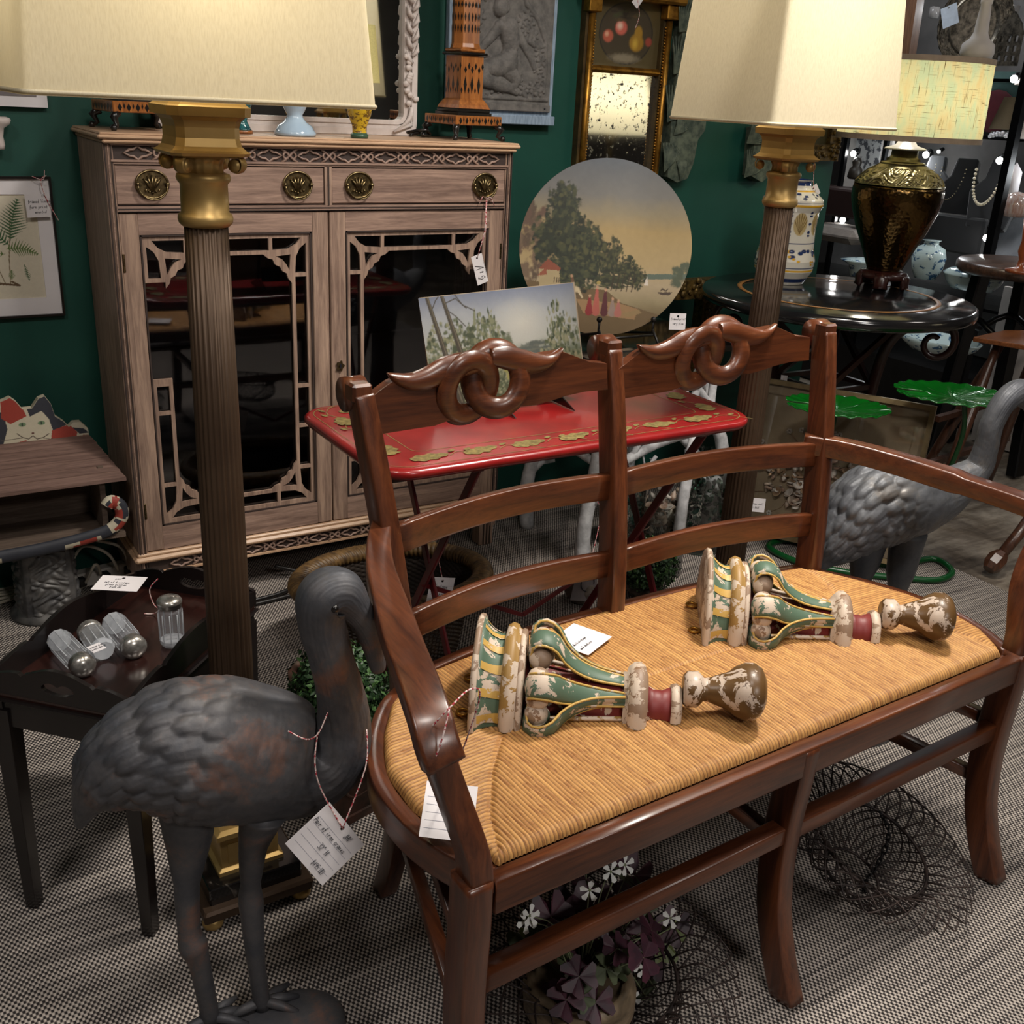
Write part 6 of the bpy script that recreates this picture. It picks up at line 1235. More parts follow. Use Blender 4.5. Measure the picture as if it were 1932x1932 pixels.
# ---------------------------------------------------------------- cat birdhouse on its pedestal, cables behind
cat_ = thing('cat_birdhouse', 'wooden birdhouse painted as a calico cat with red and black patches', 'birdhouse', (.33, 2.85, .232)); ti = Matrix.Translation((-.33, -2.85, -.232))
HX0, HX1, HY0, HY1 = .155, .515, 2.76, 2.95
AGED = wood('aged_grey_wood', srgb(72, 58, 48), srgb(110, 94, 82), .8, 0, 0); ROOF = wood('weathered_brown_roof', srgb(84, 62, 54), srgb(124, 98, 88), .75, 0, 0)
MB().box((.335, 2.855, .240), (HX1 - HX0 + .02, .20, .014)).xf(ti).build('floor_board', AGED, cat_)
q = MB(); 
for x in (HX0 + .012, HX1 - .035): q.box((x, 2.86, .34), (.014, .17, .19))
q.box(((HX0 + HX1) / 2 - .01, 2.945, .34), (HX1 - HX0, .012, .20)); q.xf(ti).build('wall_panel', AGED, cat_)
q = MB(); n = 6
for k in range(n):
    y0 = 2.90 - .155 * k / n; y1 = 2.90 - .155 * (k + 1) / n - .012; z0 = .476 - .074 * k / n; z1 = .476 - .074 * (k + 1) / n; e0 = .05 * (1 - k / n); e1 = .05 * (1 - (k + 1) / n)
    q.add([(HX0 - .02, y0, z0), (HX1 + .015 - e0, y0, z0), (HX1 + .02 - e1, y1, z1), (HX0 - .02, y1, z1), (HX0 - .02, y0, z0 + .012), (HX1 + .015 - e0, y0, z0 + .012), (HX1 + .02 - e1, y1, z1 + .010), (HX0 - .02, y1, z1 + .010)], [(0, 1, 2, 3), (7, 6, 5, 4), (3, 2, 6, 7), (0, 4, 5, 1), (1, 5, 6, 2), (0, 3, 7, 4)])
q.box(((HX0 + HX1) / 2 - .03, 2.925, .481), (HX1 - HX0 - .04, .06, .010)); q.xf(ti).build('roof', ROOF, cat_)
CR_, CK, CWH = srgb(150, 58, 46), srgb(48, 50, 58), srgb(188, 180, 158)
hp = [(0, 862), (0, 772), (8, 755), (18, 750), (30, 758), (42, 772), (60, 770), (72, 752), (84, 747), (96, 762), (104, 785), (120, 795), (130, 805), (138, 797), (152, 796), (166, 808), (170, 835), (120, 846), (60, 856)]
YH = 2.90
hw = [ony(x, y, YH) for x, y in hp]; hw[0].x -= .06; hw[1].x -= .06
x0 = min(p.x for p in hw); x1 = max(p.x for p in hw); z0 = .47; z1 = max(p.z for p in hw) + .002
hl = [(p.x, max(p.z, z0)) for p in hw]
MB().plate([hl], .022, XZ(YH + .022)).xf(ti).build('cat_cutout', mat('cat_edge', CWH, .7), cat_)
Wp = x1 - x0; P = Paint(220, 140, (z1 - z0) / Wp, CWH)
def cp(px, py): p = ony(px, py, YH); return ((p.x - x0) / Wp, (p.z - z0) / Wp)
def blob(pts, c): P.poly([cp(*p) for p in pts], c)
blob([(-20, 900), (-20, 770), (6, 780), (14, 810), (6, 840), (20, 862), (10, 900)], CK); blob([(0, 745), (30, 745), (50, 785), (20, 800), (2, 790)], CR_); blob([(14, 840), (50, 830), (58, 850), (50, 880), (10, 880)], CR_)
blob([(50, 770), (70, 740), (100, 740), (128, 800), (100, 812), (92, 790), (78, 775), (56, 786)], CK); blob([(98, 812), (130, 800), (146, 815), (142, 835), (120, 850), (96, 830)], CR_); blob([(80, 840), (98, 826), (114, 838), (112, 860), (80, 866)], CK); blob([(136, 806), (158, 808), (168, 816), (150, 818)], CK); blob([(156, 820), (176, 820), (176, 850), (158, 846)], CR_)
for ex in (42, 78): c = cp(ex, 801 - (ex - 42) * .09); P.ell(c[0], c[1], .035, .022, srgb(104, 128, 96), .2); P.ell(c[0], c[1], .008, .02, srgb(50, 60, 50), .3)
c = cp(62, 817); P.ell(c[0], c[1], .014, .011, srgb(90, 50, 44), .3)
for s_ in (-1, 1): P.line([cp(62, 822), cp(62 + s_ * 8, 828), cp(62 + s_ * 20, 825), cp(62 + s_ * 30, 818)], .004, srgb(70, 56, 50)); P.line([cp(62 + s_ * 20, 826), cp(62 + s_ * 60, 832)], .003, srgb(90, 80, 72))
def catf(U, V):
    X = x0 + Wp * U; Z = z0 + (z1 - z0) * V
    ins = np.zeros(X.shape, bool)
    for i in range(len(hl)):
        (a, b_), (c, d) = hl[i], hl[(i + 1) % len(hl)]
        if b_ == d: continue
        m_ = (Z >= min(b_, d)) & (Z < max(b_, d)); ins ^= m_ & (X < a + (Z - b_) / (d - b_) * (c - a))
    return X - .33, np.where(ins, YH - .0012, YH + .012) - 2.85, Z - .232
cf = P.put('painted_face', catf, vcmat('cat_paint', .6, .1, .3), cat_)
bm = bmesh.new(); bm.from_mesh(cf.data); bmesh.ops.delete(bm, geom=[v_ for v_ in bm.verts if v_.co.y > YH + .005 - 2.85], context='VERTS'); bm.to_mesh(cf.data); bm.free()
tp = spline([(.14, 2.752, .232), (.30, 2.752, .236), (.42, 2.752, .248), (.485, 2.752, .262), (.517, 2.752, .292), (.516, 2.752, .325), (.495, 2.752, .342), (.482, 2.752, .330)], 6)
n = len(tp); TPC = [mat('calico_white', CWH, .6), mat('calico_red', CR_, .6), mat('calico_black', CK, .6)]
q = MB(); q.tube(tp, [(.012, .018)] * n, 12, up=(0, 0, 1)); k0 = 0
for i in range(len(q.f)):
    ring_ = i // 12; w_ = float(fbm(np.array(ring_ * .23 + .02 * (i % 12)), np.array((i % 12) * .16), 5, 2)); q.m[i] = 1 if w_ > .56 else 2 if w_ < .40 else 0
q.xf(ti).build('cat_tail_rail', TPC, cat_)
PED = mat('embossed_tin', srgb(104, 102, 100), .5, .35, c2=srgb(66, 66, 68), ns=22)
pb = Vector((.325, 2.87, 0)); t = thing('embossed_pedestal', 'grey embossed metal pedestal carrying the cat birdhouse', 'pedestal', pb)
def pedf(U, V):
    a = U * 2 * PI; sq_ = 1 / np.maximum(np.abs(np.cos(a)), np.abs(np.sin(a))) ** .35; r = (.073 + .008 * (1 - V)) * sq_; d = .006 * np.abs(np.sin(a * 6 + 3 * np.sin(V * 14))) * np.abs(np.sin(V * 22 + 2 * np.sin(a * 5))) ; r = r + d * (np.abs(np.cos(2 * a)) > .35); return r * np.cos(a), r * np.sin(a), .02 + .208 * V
grid('column', 220, 180, pedf, PED, t); q = MB().lathe([(.100, 0), (.102, .008), (.088, .022), (.080, .030)], 40); q.build('base', PED, t); MB().lathe([(.08, .222), (.086, .226), (.084, .2318)], 40).build('cap', PED, t)
# power strip and cables
q = MB().box((0, 0, .03), (.36, .04, .045), 0, bev=.004)
t = thing('power_strip', 'white power strip with black plugs on floor by the cabinet', 'power strip', (.50, 2.985, .0)); t.rotation_euler = (0, 0, .15); q.build('casing', mat('white_plastic', srgb(205, 198, 190), .4), t)
for x in (-.08, -.01, .06, .12): MB().box((x, -.032, .035), (.024, .028, .026), bev=.004).build('plug', EBON, t)
WHC = mat('white_cable', srgb(188, 180, 164), .5)
CB = [[(.53, 2.94, .05), (.50, 2.92, .12), (.44, 2.95, .14), (.40, 2.98, .06)], [(.56, 2.94, .05), (.54, 2.92, .13), (.47, 2.94, .16), (.40, 2.99, .16)], [(.48, 2.94, .05), (.46, 2.90, .10), (.42, 2.95, .01), (.35, 3.0, .008)]]
for k in range(7): CB.append([(.10, 2.90 + .012 * k, .010), (.18, 2.92 + .013 * k, .02 + .008 * (k % 3)), (.26, 2.95 + .012 * k, .02), (.34, 2.985 + .008 * k, .012)])
for i, P_ in enumerate(CB): tag(MB().tube(spline(P_, 6), .0045, 6).build('cable', WHC), ('white cable looping up from the power strip, ' + ('tallest loop', 'second loop', 'low loop')[i]) if i < 3 else 'white cable in the bundle on the floor left of the grey pedestal', 'cable', None if i < 3 else 'bundled white cables behind the pedestal')
CB = [onz(0, 1187, .006), onz(45, 1184, .006), onz(70, 1180, .006)]
# ---------------------------------------------------------------- shell collage picture, lily pad tables
a = Vector((2.495, 2.50, .027)); b2 = Vector((2.80, 1.955, .027)); u = (b2 - a).normalized(); up = Vector((u.y * -.12, u.x * .12, 1)).normalized(); up = Vector((.14, .075, 1)).normalized(); Lp = (b2 - a).length; Hp = .535
LIN = mat('linen_ground', srgb(176, 158, 130), .8, c2=srgb(160, 142, 116), ns=14); FRG = mat('champagne_frame', srgb(150, 132, 98), .4, .4, c2=srgb(110, 94, 66), ns=10)
M = frame3(a, u, up); sgn_ = 1 if M.to_3x3() @ Vector((0, 0, 1)) @ Vector((-1, -.5, 0)) > 0 else -1
t = thing('shell_collage_picture', 'framed seashell flower collage on linen leaning behind the green lily pads', 'picture', a); MM = Matrix.Translation(-a) @ M
MB().plate([[(0, 0), (Lp, 0), (Lp, Hp), (0, Hp)], [(.016, .016), (.016, Hp - .016), (Lp - .016, Hp - .016), (Lp - .016, .016)]], .03 * sgn_, MM).build('frame', FRG, t)
MB().plate([[(.014, .014), (Lp - .014, .014), (Lp - .014, Hp - .014), (.014, Hp - .014)], [(.05, .05), (.05, Hp - .05), (Lp - .05, Hp - .05), (Lp - .05, .05)]], .010 * sgn_, MM).build('inner_mount', LIN, t)
MB().plate([[(.014, .014), (Lp - .014, .014), (Lp - .014, Hp - .014), (.014, Hp - .014)]], .003 * sgn_, MM).build('backing', LIN, t)
q = MB(); r2 = random.Random(31)
for k in range(150):
    a_ = r2.uniform(0, 6.28); rr = math.sqrt(r2.random()); cu, cv = .30 + .19 * rr * math.cos(a_), .21 + .10 * rr * math.sin(a_); s_ = r2.uniform(.010, .021); shell(q, tuple(MM @ Vector((cu, cv, sgn_ * (.010 + .010 * r2.random())))), s_, r2.choice((1, 1, 0, 2)), r2, r2.choice((0, 0, 1, 2)))
for k in range(26):
    a_ = r2.uniform(0, 6.28); cu, cv = .30 + .25 * math.cos(a_), .22 + .17 * math.sin(a_)
    for j_ in range(6): a2 = j_ * PI / 3; q.ball(tuple(MM @ Vector((cu + .006 * math.cos(a2), cv + .006 * math.sin(a2), sgn_ * .006))), .0045, 5, 1)
    q.tube([tuple(MM @ Vector((cu + (.30 - cu) * f_ + .01 * math.sin(9 * f_), cv + (.21 - cv) * f_, sgn_ * .004))) for f_ in (0, .2, .4)], .0012, 4, 2)
o = q.build('shell_flowers', [SHL, SHL2, mat('tan_shell', srgb(176, 148, 116), .5, c2=srgb(140, 108, 84), ns=30)], t); o['kind'] = 'stuff'
MB().box((0, 0, 0), (.001, .001, .001)) 
MB().plate([[(.0, .0), (Lp, .0), (Lp, Hp), (.0, Hp)]], .0015 * sgn_, MM @ Matrix.Translation((0, 0, .022 * sgn_)) @ Matrix.Diagonal((.95, .95, 1, 1)) @ Matrix.Translation((.016, .013, 0))).build('pane', glass('picture_glass', (.97, .97, .97), .02, .0), t)
a3 = onx(1440, 640, 2.7) if False else None
p = onl(1475, 700, 2.70, 2.40); M = frame3(p + Vector((0, 0, -.09)), (.55, -.6, 0), (.05, .06, 1)); ticket(M, .022, .075, [], 'narrow white folded ticket hanging below the right crest rail', ruled=False, hole=False, strings=[spline([tuple(M @ Vector((.011, .07, 0))), tuple(M @ Vector((.006, -.02, 0))), tuple(M @ Vector((-.01, -.16, 0)))], 4)])
p = onz(1420, 960, .12); M = frame3(tuple(onl(1408, 964, 2.42, 2.28)), (.62, -.5, -.0), (.03, .0, 1)); ticket(M, .058, .048, [('vintage shell', .008, .026, .007), ('art $425', .012, .012, .007)], 'white handwritten ticket at the lower left of the shell collage picture', ruled=False, hole=False)

LILY = mat('glossy_green_enamel', srgb(10, 92, 22), .10, c2=srgb(8, 74, 18), ns=3, coat=.6); STEMG = mat('green_stem_paint', srgb(10, 70, 30), .3)
def lily(c, rx, ry, rot, tilt, stem, label, notch):
    t = thing('lily_pad_table', label, 'table', (c[0], c[1], 0), 0, 'green enamel lily pad tables')
    def f(U, V):
        a = U * 2 * PI; r = V; nt_ = 1 - .55 * np.exp(-((a - PI) / .10) ** 2) * (V > .3)
        R = r * nt_ * (1 + .009 * np.sin(a * 23) * V ** 6); X, Y = rx * R * np.cos(a), ry * R * np.sin(a)
        Z = .012 * V ** 3 + .0022 * np.sin(a * 23) * V ** 8 - .0025 * np.abs(np.sin(a * 5.5)) ** 8 * V + .006 * fbm(X * 14 + 5, Y * 14, 3) * V
        X2 = X * math.cos(rot) - Y * math.sin(rot); Y2 = X * math.sin(rot) + Y * math.cos(rot); return X2, Y2, Z + c[2] + tilt * X2
    o = grid('pad', 220, 46, f, LILY, t); m_ = o.modifiers.new('thick', 'SOLIDIFY'); m_.thickness = .004
    MB().tube(spline([tuple(Vector(p) - Vector((c[0], c[1], 0))) for p in stem], 6), .0075, 8).build('stem', STEMG, t); return t
l1 = lily((2.52, 2.095, .552), .160, .125, -.70, 0, [(2.52, 2.095, .55), (2.515, 2.10, .42), (2.55, 2.14, .2), (2.60, 2.20, .06), (2.64, 2.23, .012)], 'glossy green lily pad table, lower and left of the pair', PI)
l2 = lily((2.765, 1.880, .622), .172, .138, -.72, 0, [(2.80, 1.86, .62), (2.83, 1.86, .50), (2.86, 1.92, .3), (2.87, 2.02, .1), (2.86, 2.06, .012)], 'glossy green lily pad table, higher and right of the pair', 0)
def loopring(px, label):
    P = spline([tuple(onz(x, y, .012)) for x, y in px], 5, True); return P
o = MB().tube(loopring([(1450, 1030), (1500, 1020), (1590, 1052), (1690, 1066), (1760, 1054), (1796, 1078), (1770, 1094), (1700, 1090), (1600, 1080), (1500, 1058)], ''), .011, 8, closed=True)
tag(o.build('green_base_ring', STEMG), 'green painted tubular ring on the carpet under the lily pads', 'table base')

# ---------------------------------------------------------------- black round table with jar and brass lamp
BL = mat('black_painted_wood', srgb(20, 20, 22), .14, c2=srgb(32, 30, 30), ns=8, coat=.5); RWD = mat('dark_red_wood', srgb(50, 22, 18), .3, c2=srgb(34, 16, 14), ns=9, coat=.3)
TBc = Vector((2.87, 2.47, 0)); TR = .46; KZ = 1.04; t = thing('round_pedestal_table', 'round black table with painted gold band and scrolled dark wood legs', 'table', TBc)
MB().lathe([(.34, .752), (TR - .03, .754), (TR - .004, .762), (TR, .776), (TR - .003, .790), (TR - .014, .797), (.01, .798)], 96).build('table_top', BL, t)
q = MB().lathe([(TR * .70, .7985), (TR * .70, .7992), (TR * .735, .7992), (TR * .735, .7985)], 80, caps=False); q.build('gold_band', mat('painted_gold_band', srgb(168, 118, 62), .4, c2=srgb(120, 80, 42), ns=14), t)
q = MB()
for k in range(4):
    a_ = k * PI / 2 + .75; R3 = Matrix.Rotation(a_, 3, 'Z')
    leg = spline([(.10, 0, .03), (.16, 0, .30), (.17, 0, .50), (.20, 0, .66), (.29, 0, .745)], 6); q = MB().tube([R3 @ Vector(p) for p in leg], .020, 10)
    q.tube([R3 @ Vector((.345 + .078 * (1 - j_ / 26) * math.cos(1.9 - j_ * .34), 0, .668 + .078 * (1 - j_ / 26) * math.sin(1.9 - j_ * .34))) for j_ in range(22)], [.015 - .0003 * j_ for j_ in range(22)], 9)
    q.tube([R3 @ Vector((.10, 0, .03)), R3 @ Vector((.17, 0, .025)), R3 @ Vector((.22, 0, .022))], [.022, .02, .016], 9)
    q.build('scroll_leg', RWD, t)
for k in range(4):
    a_ = k * PI / 2 + .75; R3 = Matrix.Rotation(a_, 3, 'Z'); R4 = Matrix.Rotation(a_ + PI / 2, 3, 'Z')
    MB().bar(R3 @ Vector((.165, 0, .50)), R4 @ Vector((.165, 0, .50)), .016, .016).bar(R3 @ Vector((.165, 0, .5)), R4 @ Vector((.22, 0, .72)), .018, .018).bar(R3 @ Vector((.165, 0, .5)), R4 @ Vector((.12, 0, .16)), .018, .018).build('brace', RWD, t)
MAJ = Paint(300, 220, .74, srgb(222, 216, 202))
BLU, YL2, TAN = srgb(38, 54, 96), srgb(214, 164, 48), srgb(190, 168, 118)
for y, h, c in ((.02, .03, BLU), (.10, .012, YL2), (.125, .006, BLU), (.30, .006, BLU), (.56, .015, YL2), (.585, .006, BLU), (.70, .03, BLU), (.66, .01, YL2)): MAJ.poly([(0, y), (1, y), (1, y + h), (0, y + h)], c)
r2 = random.Random(41)
for k in range(8):
    cx = (k + .5) / 8; MAJ.ell(cx, .44, .045, .085, TAN, .1)
    for j_ in range(7): a_ = -1.2 + j_ * .4; MAJ.seg(cx, .37, cx + .042 * math.sin(a_), .44 + .075 * math.cos(a_), .001, .003, srgb(120, 96, 56))
    for j_ in range(8): a_ = j_ * .78; MAJ.ell(cx + .0625, .44 + .08 * math.sin(a_), .014, .010, BLU, .3)
    for j_ in range(5): MAJ.ell(cx + r2.uniform(-.05, .05), .21 + r2.uniform(-.06, .06), .02, .016, BLU, .3); MAJ.ell(cx + r2.uniform(-.05, .05), .21 + r2.uniform(-.06, .06), .012, .010, YL2, .3)
    for j_ in range(4): MAJ.ell(cx + r2.uniform(-.05, .05), .63 + r2.uniform(-.02, .02), .016, .010, BLU, .3)
jp = onz(1474, 531, .83); t = thing('majolica_jar', 'tall blue and yellow painted majolica jar on the black round table', 'jar', (jp.x, jp.y, .8302))
jprof = [(.0, .082), (.02, .094), (.05, .112), (.09, .116), (.13, .104), (.20, .100), (.27, .104), (.295, .116), (.315, .114), (.34, .085), (.355, .062), (.375, .060), (.385, .066)]
def jf(U, V): r = np.interp(V, [z / .385 for z, r_ in jprof], [r_ for z, r_ in jprof]); a_ = U * 2 * PI; return r * np.cos(a_), r * np.sin(a_), V * .385
def jc(U, V): i = np.clip((V * 219).astype(int), 0, 219); j_ = np.clip((U * 299).astype(int), 0, 299); return MAJ.C[i, j_]
grid('body', 300, 220, jf, vcmat('majolica_glaze', .12, .5), t, colors=jc); MB().lathe([(.082, 0), (.082, .004)], 40).lathe([(.066, .385), (.055, .383), (.05, .36)], 40, caps=False).build('rim', mat('cobalt_glaze', BLU, .2), t)
BRS = None
m, nt, b = newmat('hammered_brass'); v = coords(nt); f = noise(nt, v, 5, 4); f2 = N(nt, 'ShaderNodeTexVoronoi'); f2.inputs['Scale'].default_value = 75; lk(nt, v, f2.inputs['Vector'])
lk(nt, ramp(nt, f, [(.35, srgb(112, 88, 52)), (.7, srgb(70, 54, 32))]), b.inputs['Base Color']); b.inputs['Metallic'].default_value = 1; b.inputs['Roughness'].default_value = .22; bump(nt, b, f2.outputs['Distance'], .35, .003); BRS = m
BRP = mat('polished_dark_brass', srgb(150, 140, 104), .28, .85, c2=srgb(104, 94, 64), ns=12)
lp = onz(1662, 541, .8302); t = thing('brass_urn_lamp', 'hammered brass urn lamp with woven drum shade on the black table', 'lamp', lp)
q = MB().lathe([(.088, .034), (.094, .042), (.092, .054), (.082, .060), (.066, .066)], 40)
for k in range(5): a_ = k * 2 * PI / 5; q.tube([(.074 * math.cos(a_), .074 * math.sin(a_), .052), (.090 * math.cos(a_), .090 * math.sin(a_), .036), (.088 * math.cos(a_), .088 * math.sin(a_), .016), (.094 * math.cos(a_), .094 * math.sin(a_), .003)], [(.034, .02), (.03, .018), (.026, .016), (.03, .014)], 8)
q.build('carved_wood_stand', RWD, t)
MB().lathe([(.064, .064), (.068, .075), (.100, .15), (.135, .225), (.158, .29), (.168, .335), (.168, .365), (.163, .385)], 64).build('urn', BRS, t)
def shf(U, V):
    r = np.interp(V, [0, .06, .3, .6, .85, 1], [.166, .163, .152, .128, .100, .082]); z = .385 + .075 * V; a_ = U * 2 * PI
    d = .0035 * np.clip(np.sin(a_ * 18 + 5 * np.sin(V * 9 + np.sin(a_ * 9) * 2)) + .8 * np.sin(a_ * 31 - V * 16), -1, 1) * (V > .06) * (V < .8); return (r + d) * np.cos(a_), (r + d) * np.sin(a_), z
grid('embossed_shoulder', 420, 60, shf, BRP, t)
MB().lathe([(.086, .458), (.080, .466), (.060, .470), (.064, .476), (.050, .485), (.048, .510)], 48).build('neck', BRP, t)
MB().lathe([(.078, .510), (.074, .516), (.04, .526), (.028, .545), (.020, .552), (.010, .556), (.010, .62)], 40).build('cap', mat('silvered_cap', srgb(200, 198, 204), .3, .4), t)
m, nt, b = newmat('woven_grass_shade'); nt.nodes.remove(b); o_ = nt.nodes['Material Output']; f1 = noise(nt, coords(nt, (230, 230, 12)), 1, 4); f2 = noise(nt, coords(nt, (14, 14, 300)), 1, 4); f3 = noise(nt, coords(nt, (18, 18, 7), (0, .4, 0)), 1, 3)
c1 = ramp(nt, f3, [(.35, srgb(212, 192, 142)), (.5, srgb(210, 204, 160)), (.62, srgb(192, 204, 168))]); ad = N(nt, 'ShaderNodeMath', operation='MINIMUM'); lk(nt, f1, ad.inputs[0]); lk(nt, f2, ad.inputs[1]); mm = N(nt, 'ShaderNodeMix', data_type='RGBA', blend_type='MULTIPLY'); mm.inputs[0].default_value = 1; lk(nt, c1, mm.inputs[6]); lk(nt, ramp(nt, ad.outputs[0], [(.28, srgb(120, 100, 62)), (.40, (1, 1, 1))]), mm.inputs[7])
d_ = N(nt, 'ShaderNodeBsdfDiffuse'); t_ = N(nt, 'ShaderNodeBsdfTranslucent'); mx = N(nt, 'ShaderNodeMixShader'); mx.inputs[0].default_value = .55
for n_ in (d_, t_): lk(nt, mm.outputs[2], n_.inputs[0])
lk(nt, d_.outputs[0], mx.inputs[1]); lk(nt, t_.outputs[0], mx.inputs[2]); lk(nt, mx.outputs[0], o_.inputs[0])
s0 = MB().lathe([(.258, .545), (.252, .825)], 96, caps=False).build('drum_shade', m, t); TAUPE = mat('taupe_trim', srgb(150, 132, 112), .8)
MB().lathe([(.2605, .543), (.2600, .562)], 96, caps=False).build('lower_trim', TAUPE, s0); MB().lathe([(.2550, .808), (.2545, .827)], 96, caps=False).build('upper_trim', TAUPE, s0)
l = bpy.data.lights.new('bulb', 'POINT'); l.energy = 4.0; l.color = (1, .91, .72); l.shadow_soft_size = .04; lo = bpy.data.objects.new('bulb', l); COL.objects.link(lo); lo.parent = t; lo.location = (0, 0, .68)
p = ony(1531, 352, 2.76); M = frame3(tuple(ony(1533, 376, 2.70)), (.75, -.2, .62), (-.60, 0, .80)); ticket(M, .036, .042, [('$425', .008, .016, .008), ('jar', .012, .004, .006)], 'white diamond-hung ticket above the majolica jar', ruled=False, strings=[[tuple(M @ Vector((.018, .033, 0))), tuple(ony(1536, 300, 2.70))]])

tag(MB().box((.545, 1.70, .40), (.05, .004, .06), 0, Matrix.Rotation(.5, 3, 'Y')).build('green_card', mat('emerald_card', srgb(14, 120, 78), .5)), 'small emerald green corner of card showing behind the left lamp column', 'card') if False else None
for o in COL.objects:
    if o.name.startswith('round_pedestal_table'): o.scale = (1, 1, 1.04)
    if o.name.startswith('majolica_jar') or o.name.startswith('brass_urn_lamp'): o.scale = (.92, .92, .92)
# ---------------------------------------------------------------- lit display cabinets at the far right
BKM = mat('black_metal', srgb(14, 14, 16), .3, .4); SHG = glass('case_glass', (.86, .9, .9), .02, .03); VELV = mat('black_velvet', srgb(12, 12, 15), .9, sheen=.3); SPOT = mat('led_spot', (1, 1, 1), .5, emit=(1, .98, .95), es=45)
OFFW = mat('off_white_panel', srgb(196, 188, 182), .7, c2=srgb(176, 168, 162), ns=3); GREYV = mat('grey_suede', srgb(92, 94, 98), .7, c2=srgb(70, 72, 76), ns=9)
DX = 4.55
dc = thing('display_cabinet', 'black framed glass display cabinet of jewellery and porcelain under small spotlights', 'cabinet', (DX, 3.0, 0))
ti = Matrix.Translation((-DX, -3.0, 0))
for px, py, X, w_ in ((1900, 320, DX - .28, .036), (1577, 400, DX, .022), (1668, 300, DX + .05, .022)):
    b_ = onx(px, py, X); MB().box((b_.x, b_.y, 1.18), (w_, w_, 2.36)).xf(ti).build('post', BKM, dc)
for (px, py) in ((1900, 152), (1895, 262), (1740, 560)):
    b_ = onx(px, py, DX); MB().box((DX + .22, 2.95, b_.z), (.44, 2.9, .010)).xf(ti).build('glass_shelf', SHG, dc); MB().box((DX, 2.95, b_.z), (.012, 2.9, .014)).xf(ti).build('shelf_rail', BKM, dc)
MB().box((DX + .23, 2.95, .12), (.50, 2.95, .24)).xf(ti).build('plinth', mat('dark_plinth', srgb(24, 22, 22), .4), dc)
MB().box((DX + .47, 2.95, 1.3), (.03, 2.95, 2.1)).xf(ti).build('back_panel', mat('case_back', srgb(92, 88, 86), .8, c2=srgb(60, 58, 58), ns=2.4), dc)
LBL = iter(['cabinet spotlight beside the small print left of the urn neck', 'cabinet spotlight left of the hammered urn belly', 'cabinet spotlight just right of the urn lamp cap', 'smallest cabinet spotlight, right of the urn lamp cap', 'cabinet spotlight above the pearl necklace bust', 'cabinet spotlight low beside the grey suede ramp', 'topmost cabinet spotlight at the right photo edge'])
def spot(px, py, X, r=.013):
    b_ = onx(px, py, X); q = MB().ball(b_, r, 10); q.tube([b_ + Vector((.03, 0, .012)), b_ + Vector((.006, 0, .004))], r * 1.2, 10, 1); tag(q.build('cabinet_spotlight', [SPOT, BKM]), 'tiny glowing ' + next(LBL), 'spotlight', 'display cabinet spotlights')
for px, py in ((1610, 290), (1590, 415), (1747, 292), (1771, 286), (1886, 303), (1861, 449), (1913, 149)): spot(px, py, DX - .10 if px > 1850 else DX + .02, .016 if (px, py) != (1771, 286) else .008)
for k, (y, z) in enumerate(((2.3, 1.9), (3.3, 1.9), (2.7, 1.2), (3.6, 1.2))):
    l = bpy.data.lights.new('case_spot', 'POINT'); l.energy = 5; l.color = (.92, .97, 1); l.shadow_soft_size = .05; lo = bpy.data.objects.new('case_spot', l); COL.objects.link(lo); lo.location = (DX + .1, y, z)
def ppm(P): return FPX / float(RW.T[2] @ (np.array(P) - np.array([0, 0, EYE])))
def vert(p0, p1, X): return onx(*p0, X), onx(*p1, X)
# velvet necklace busts
PEARL = mat('pearl', srgb(220, 208, 180), .25, coat=.4)
def bust(px, py, X, s_, label, beads):
    b_ = onx(px, py, X); t = thing('jewellery_bust', label, 'jewellery bust', b_, 0); pr_ = [(-.075, -.17), (.075, -.17), (.10, -.02), (.055, .03), (.045, .11), (-.045, .11), (-.055, .03), (-.10, -.02)]
    MB().plate([[(a_ * s_, c_ * s_) for a_, c_ in pr_]], -.05 * s_, frame3((0, 0, 0), (0, -1, 0), (.35, 0, 1))).xf(Matrix.Rotation(.35, 4, 'Z')).build('velvet_form', VELV, t, bevel=.01)
    q = MB()
    for k in range(25): f_ = k / 24 * PI; q.ball((-.065 * s_ - .02 * math.sin(f_), .060 * s_ * math.cos(f_), (.06 - .13 * math.sin(f_)) * s_), .0065 * s_ if beads else .003, 6)
    q.build('necklace', PEARL if beads else BRASSO, t)
bust(1880, 352, DX + .02, 1.15, 'black velvet bust with a pearl necklace in the display cabinet', True); bust(1813, 345, DX + .06, 1.1, 'black velvet bust with a thin chain, left of the pearl bust', False); bust(1760, 330, DX + .12, .9, 'small black velvet bust nearest the brass lamp neck', False)
b_ = onx(1820, 440, DX + .05); q = MB().box((b_.x, b_.y, b_.z), (.22, .34, .17), bev=.01); tag(q.build('black_display_block', VELV), 'black velvet covered block under the jewellery busts', 'display block')
b_ = onx(1868, 455, DX - .02); q = MB().loft([[(b_.x - .02, b_.y - .3, b_.z - .10), (b_.x - .02, b_.y + .06, b_.z - .10), (b_.x + .2, b_.y + .06, b_.z - .10), (b_.x + .2, b_.y - .3, b_.z - .10)], [(b_.x + .14, b_.y - .3, b_.z + .12), (b_.x + .14, b_.y - .02, b_.z + .12), (b_.x + .2, b_.y - .02, b_.z + .12), (b_.x + .2, b_.y - .3, b_.z + .12)]]); tag(q.build('suede_ramp', GREYV), 'sloping grey suede display ramp in the cabinet', 'display stand')
DELFT = mat('blue_white_porcelain', srgb(196, 214, 214), .12, c2=srgb(60, 96, 130), ns=24, lo=.56, hi=.60, coat=.5, stretch=(1, 1, 1.6))
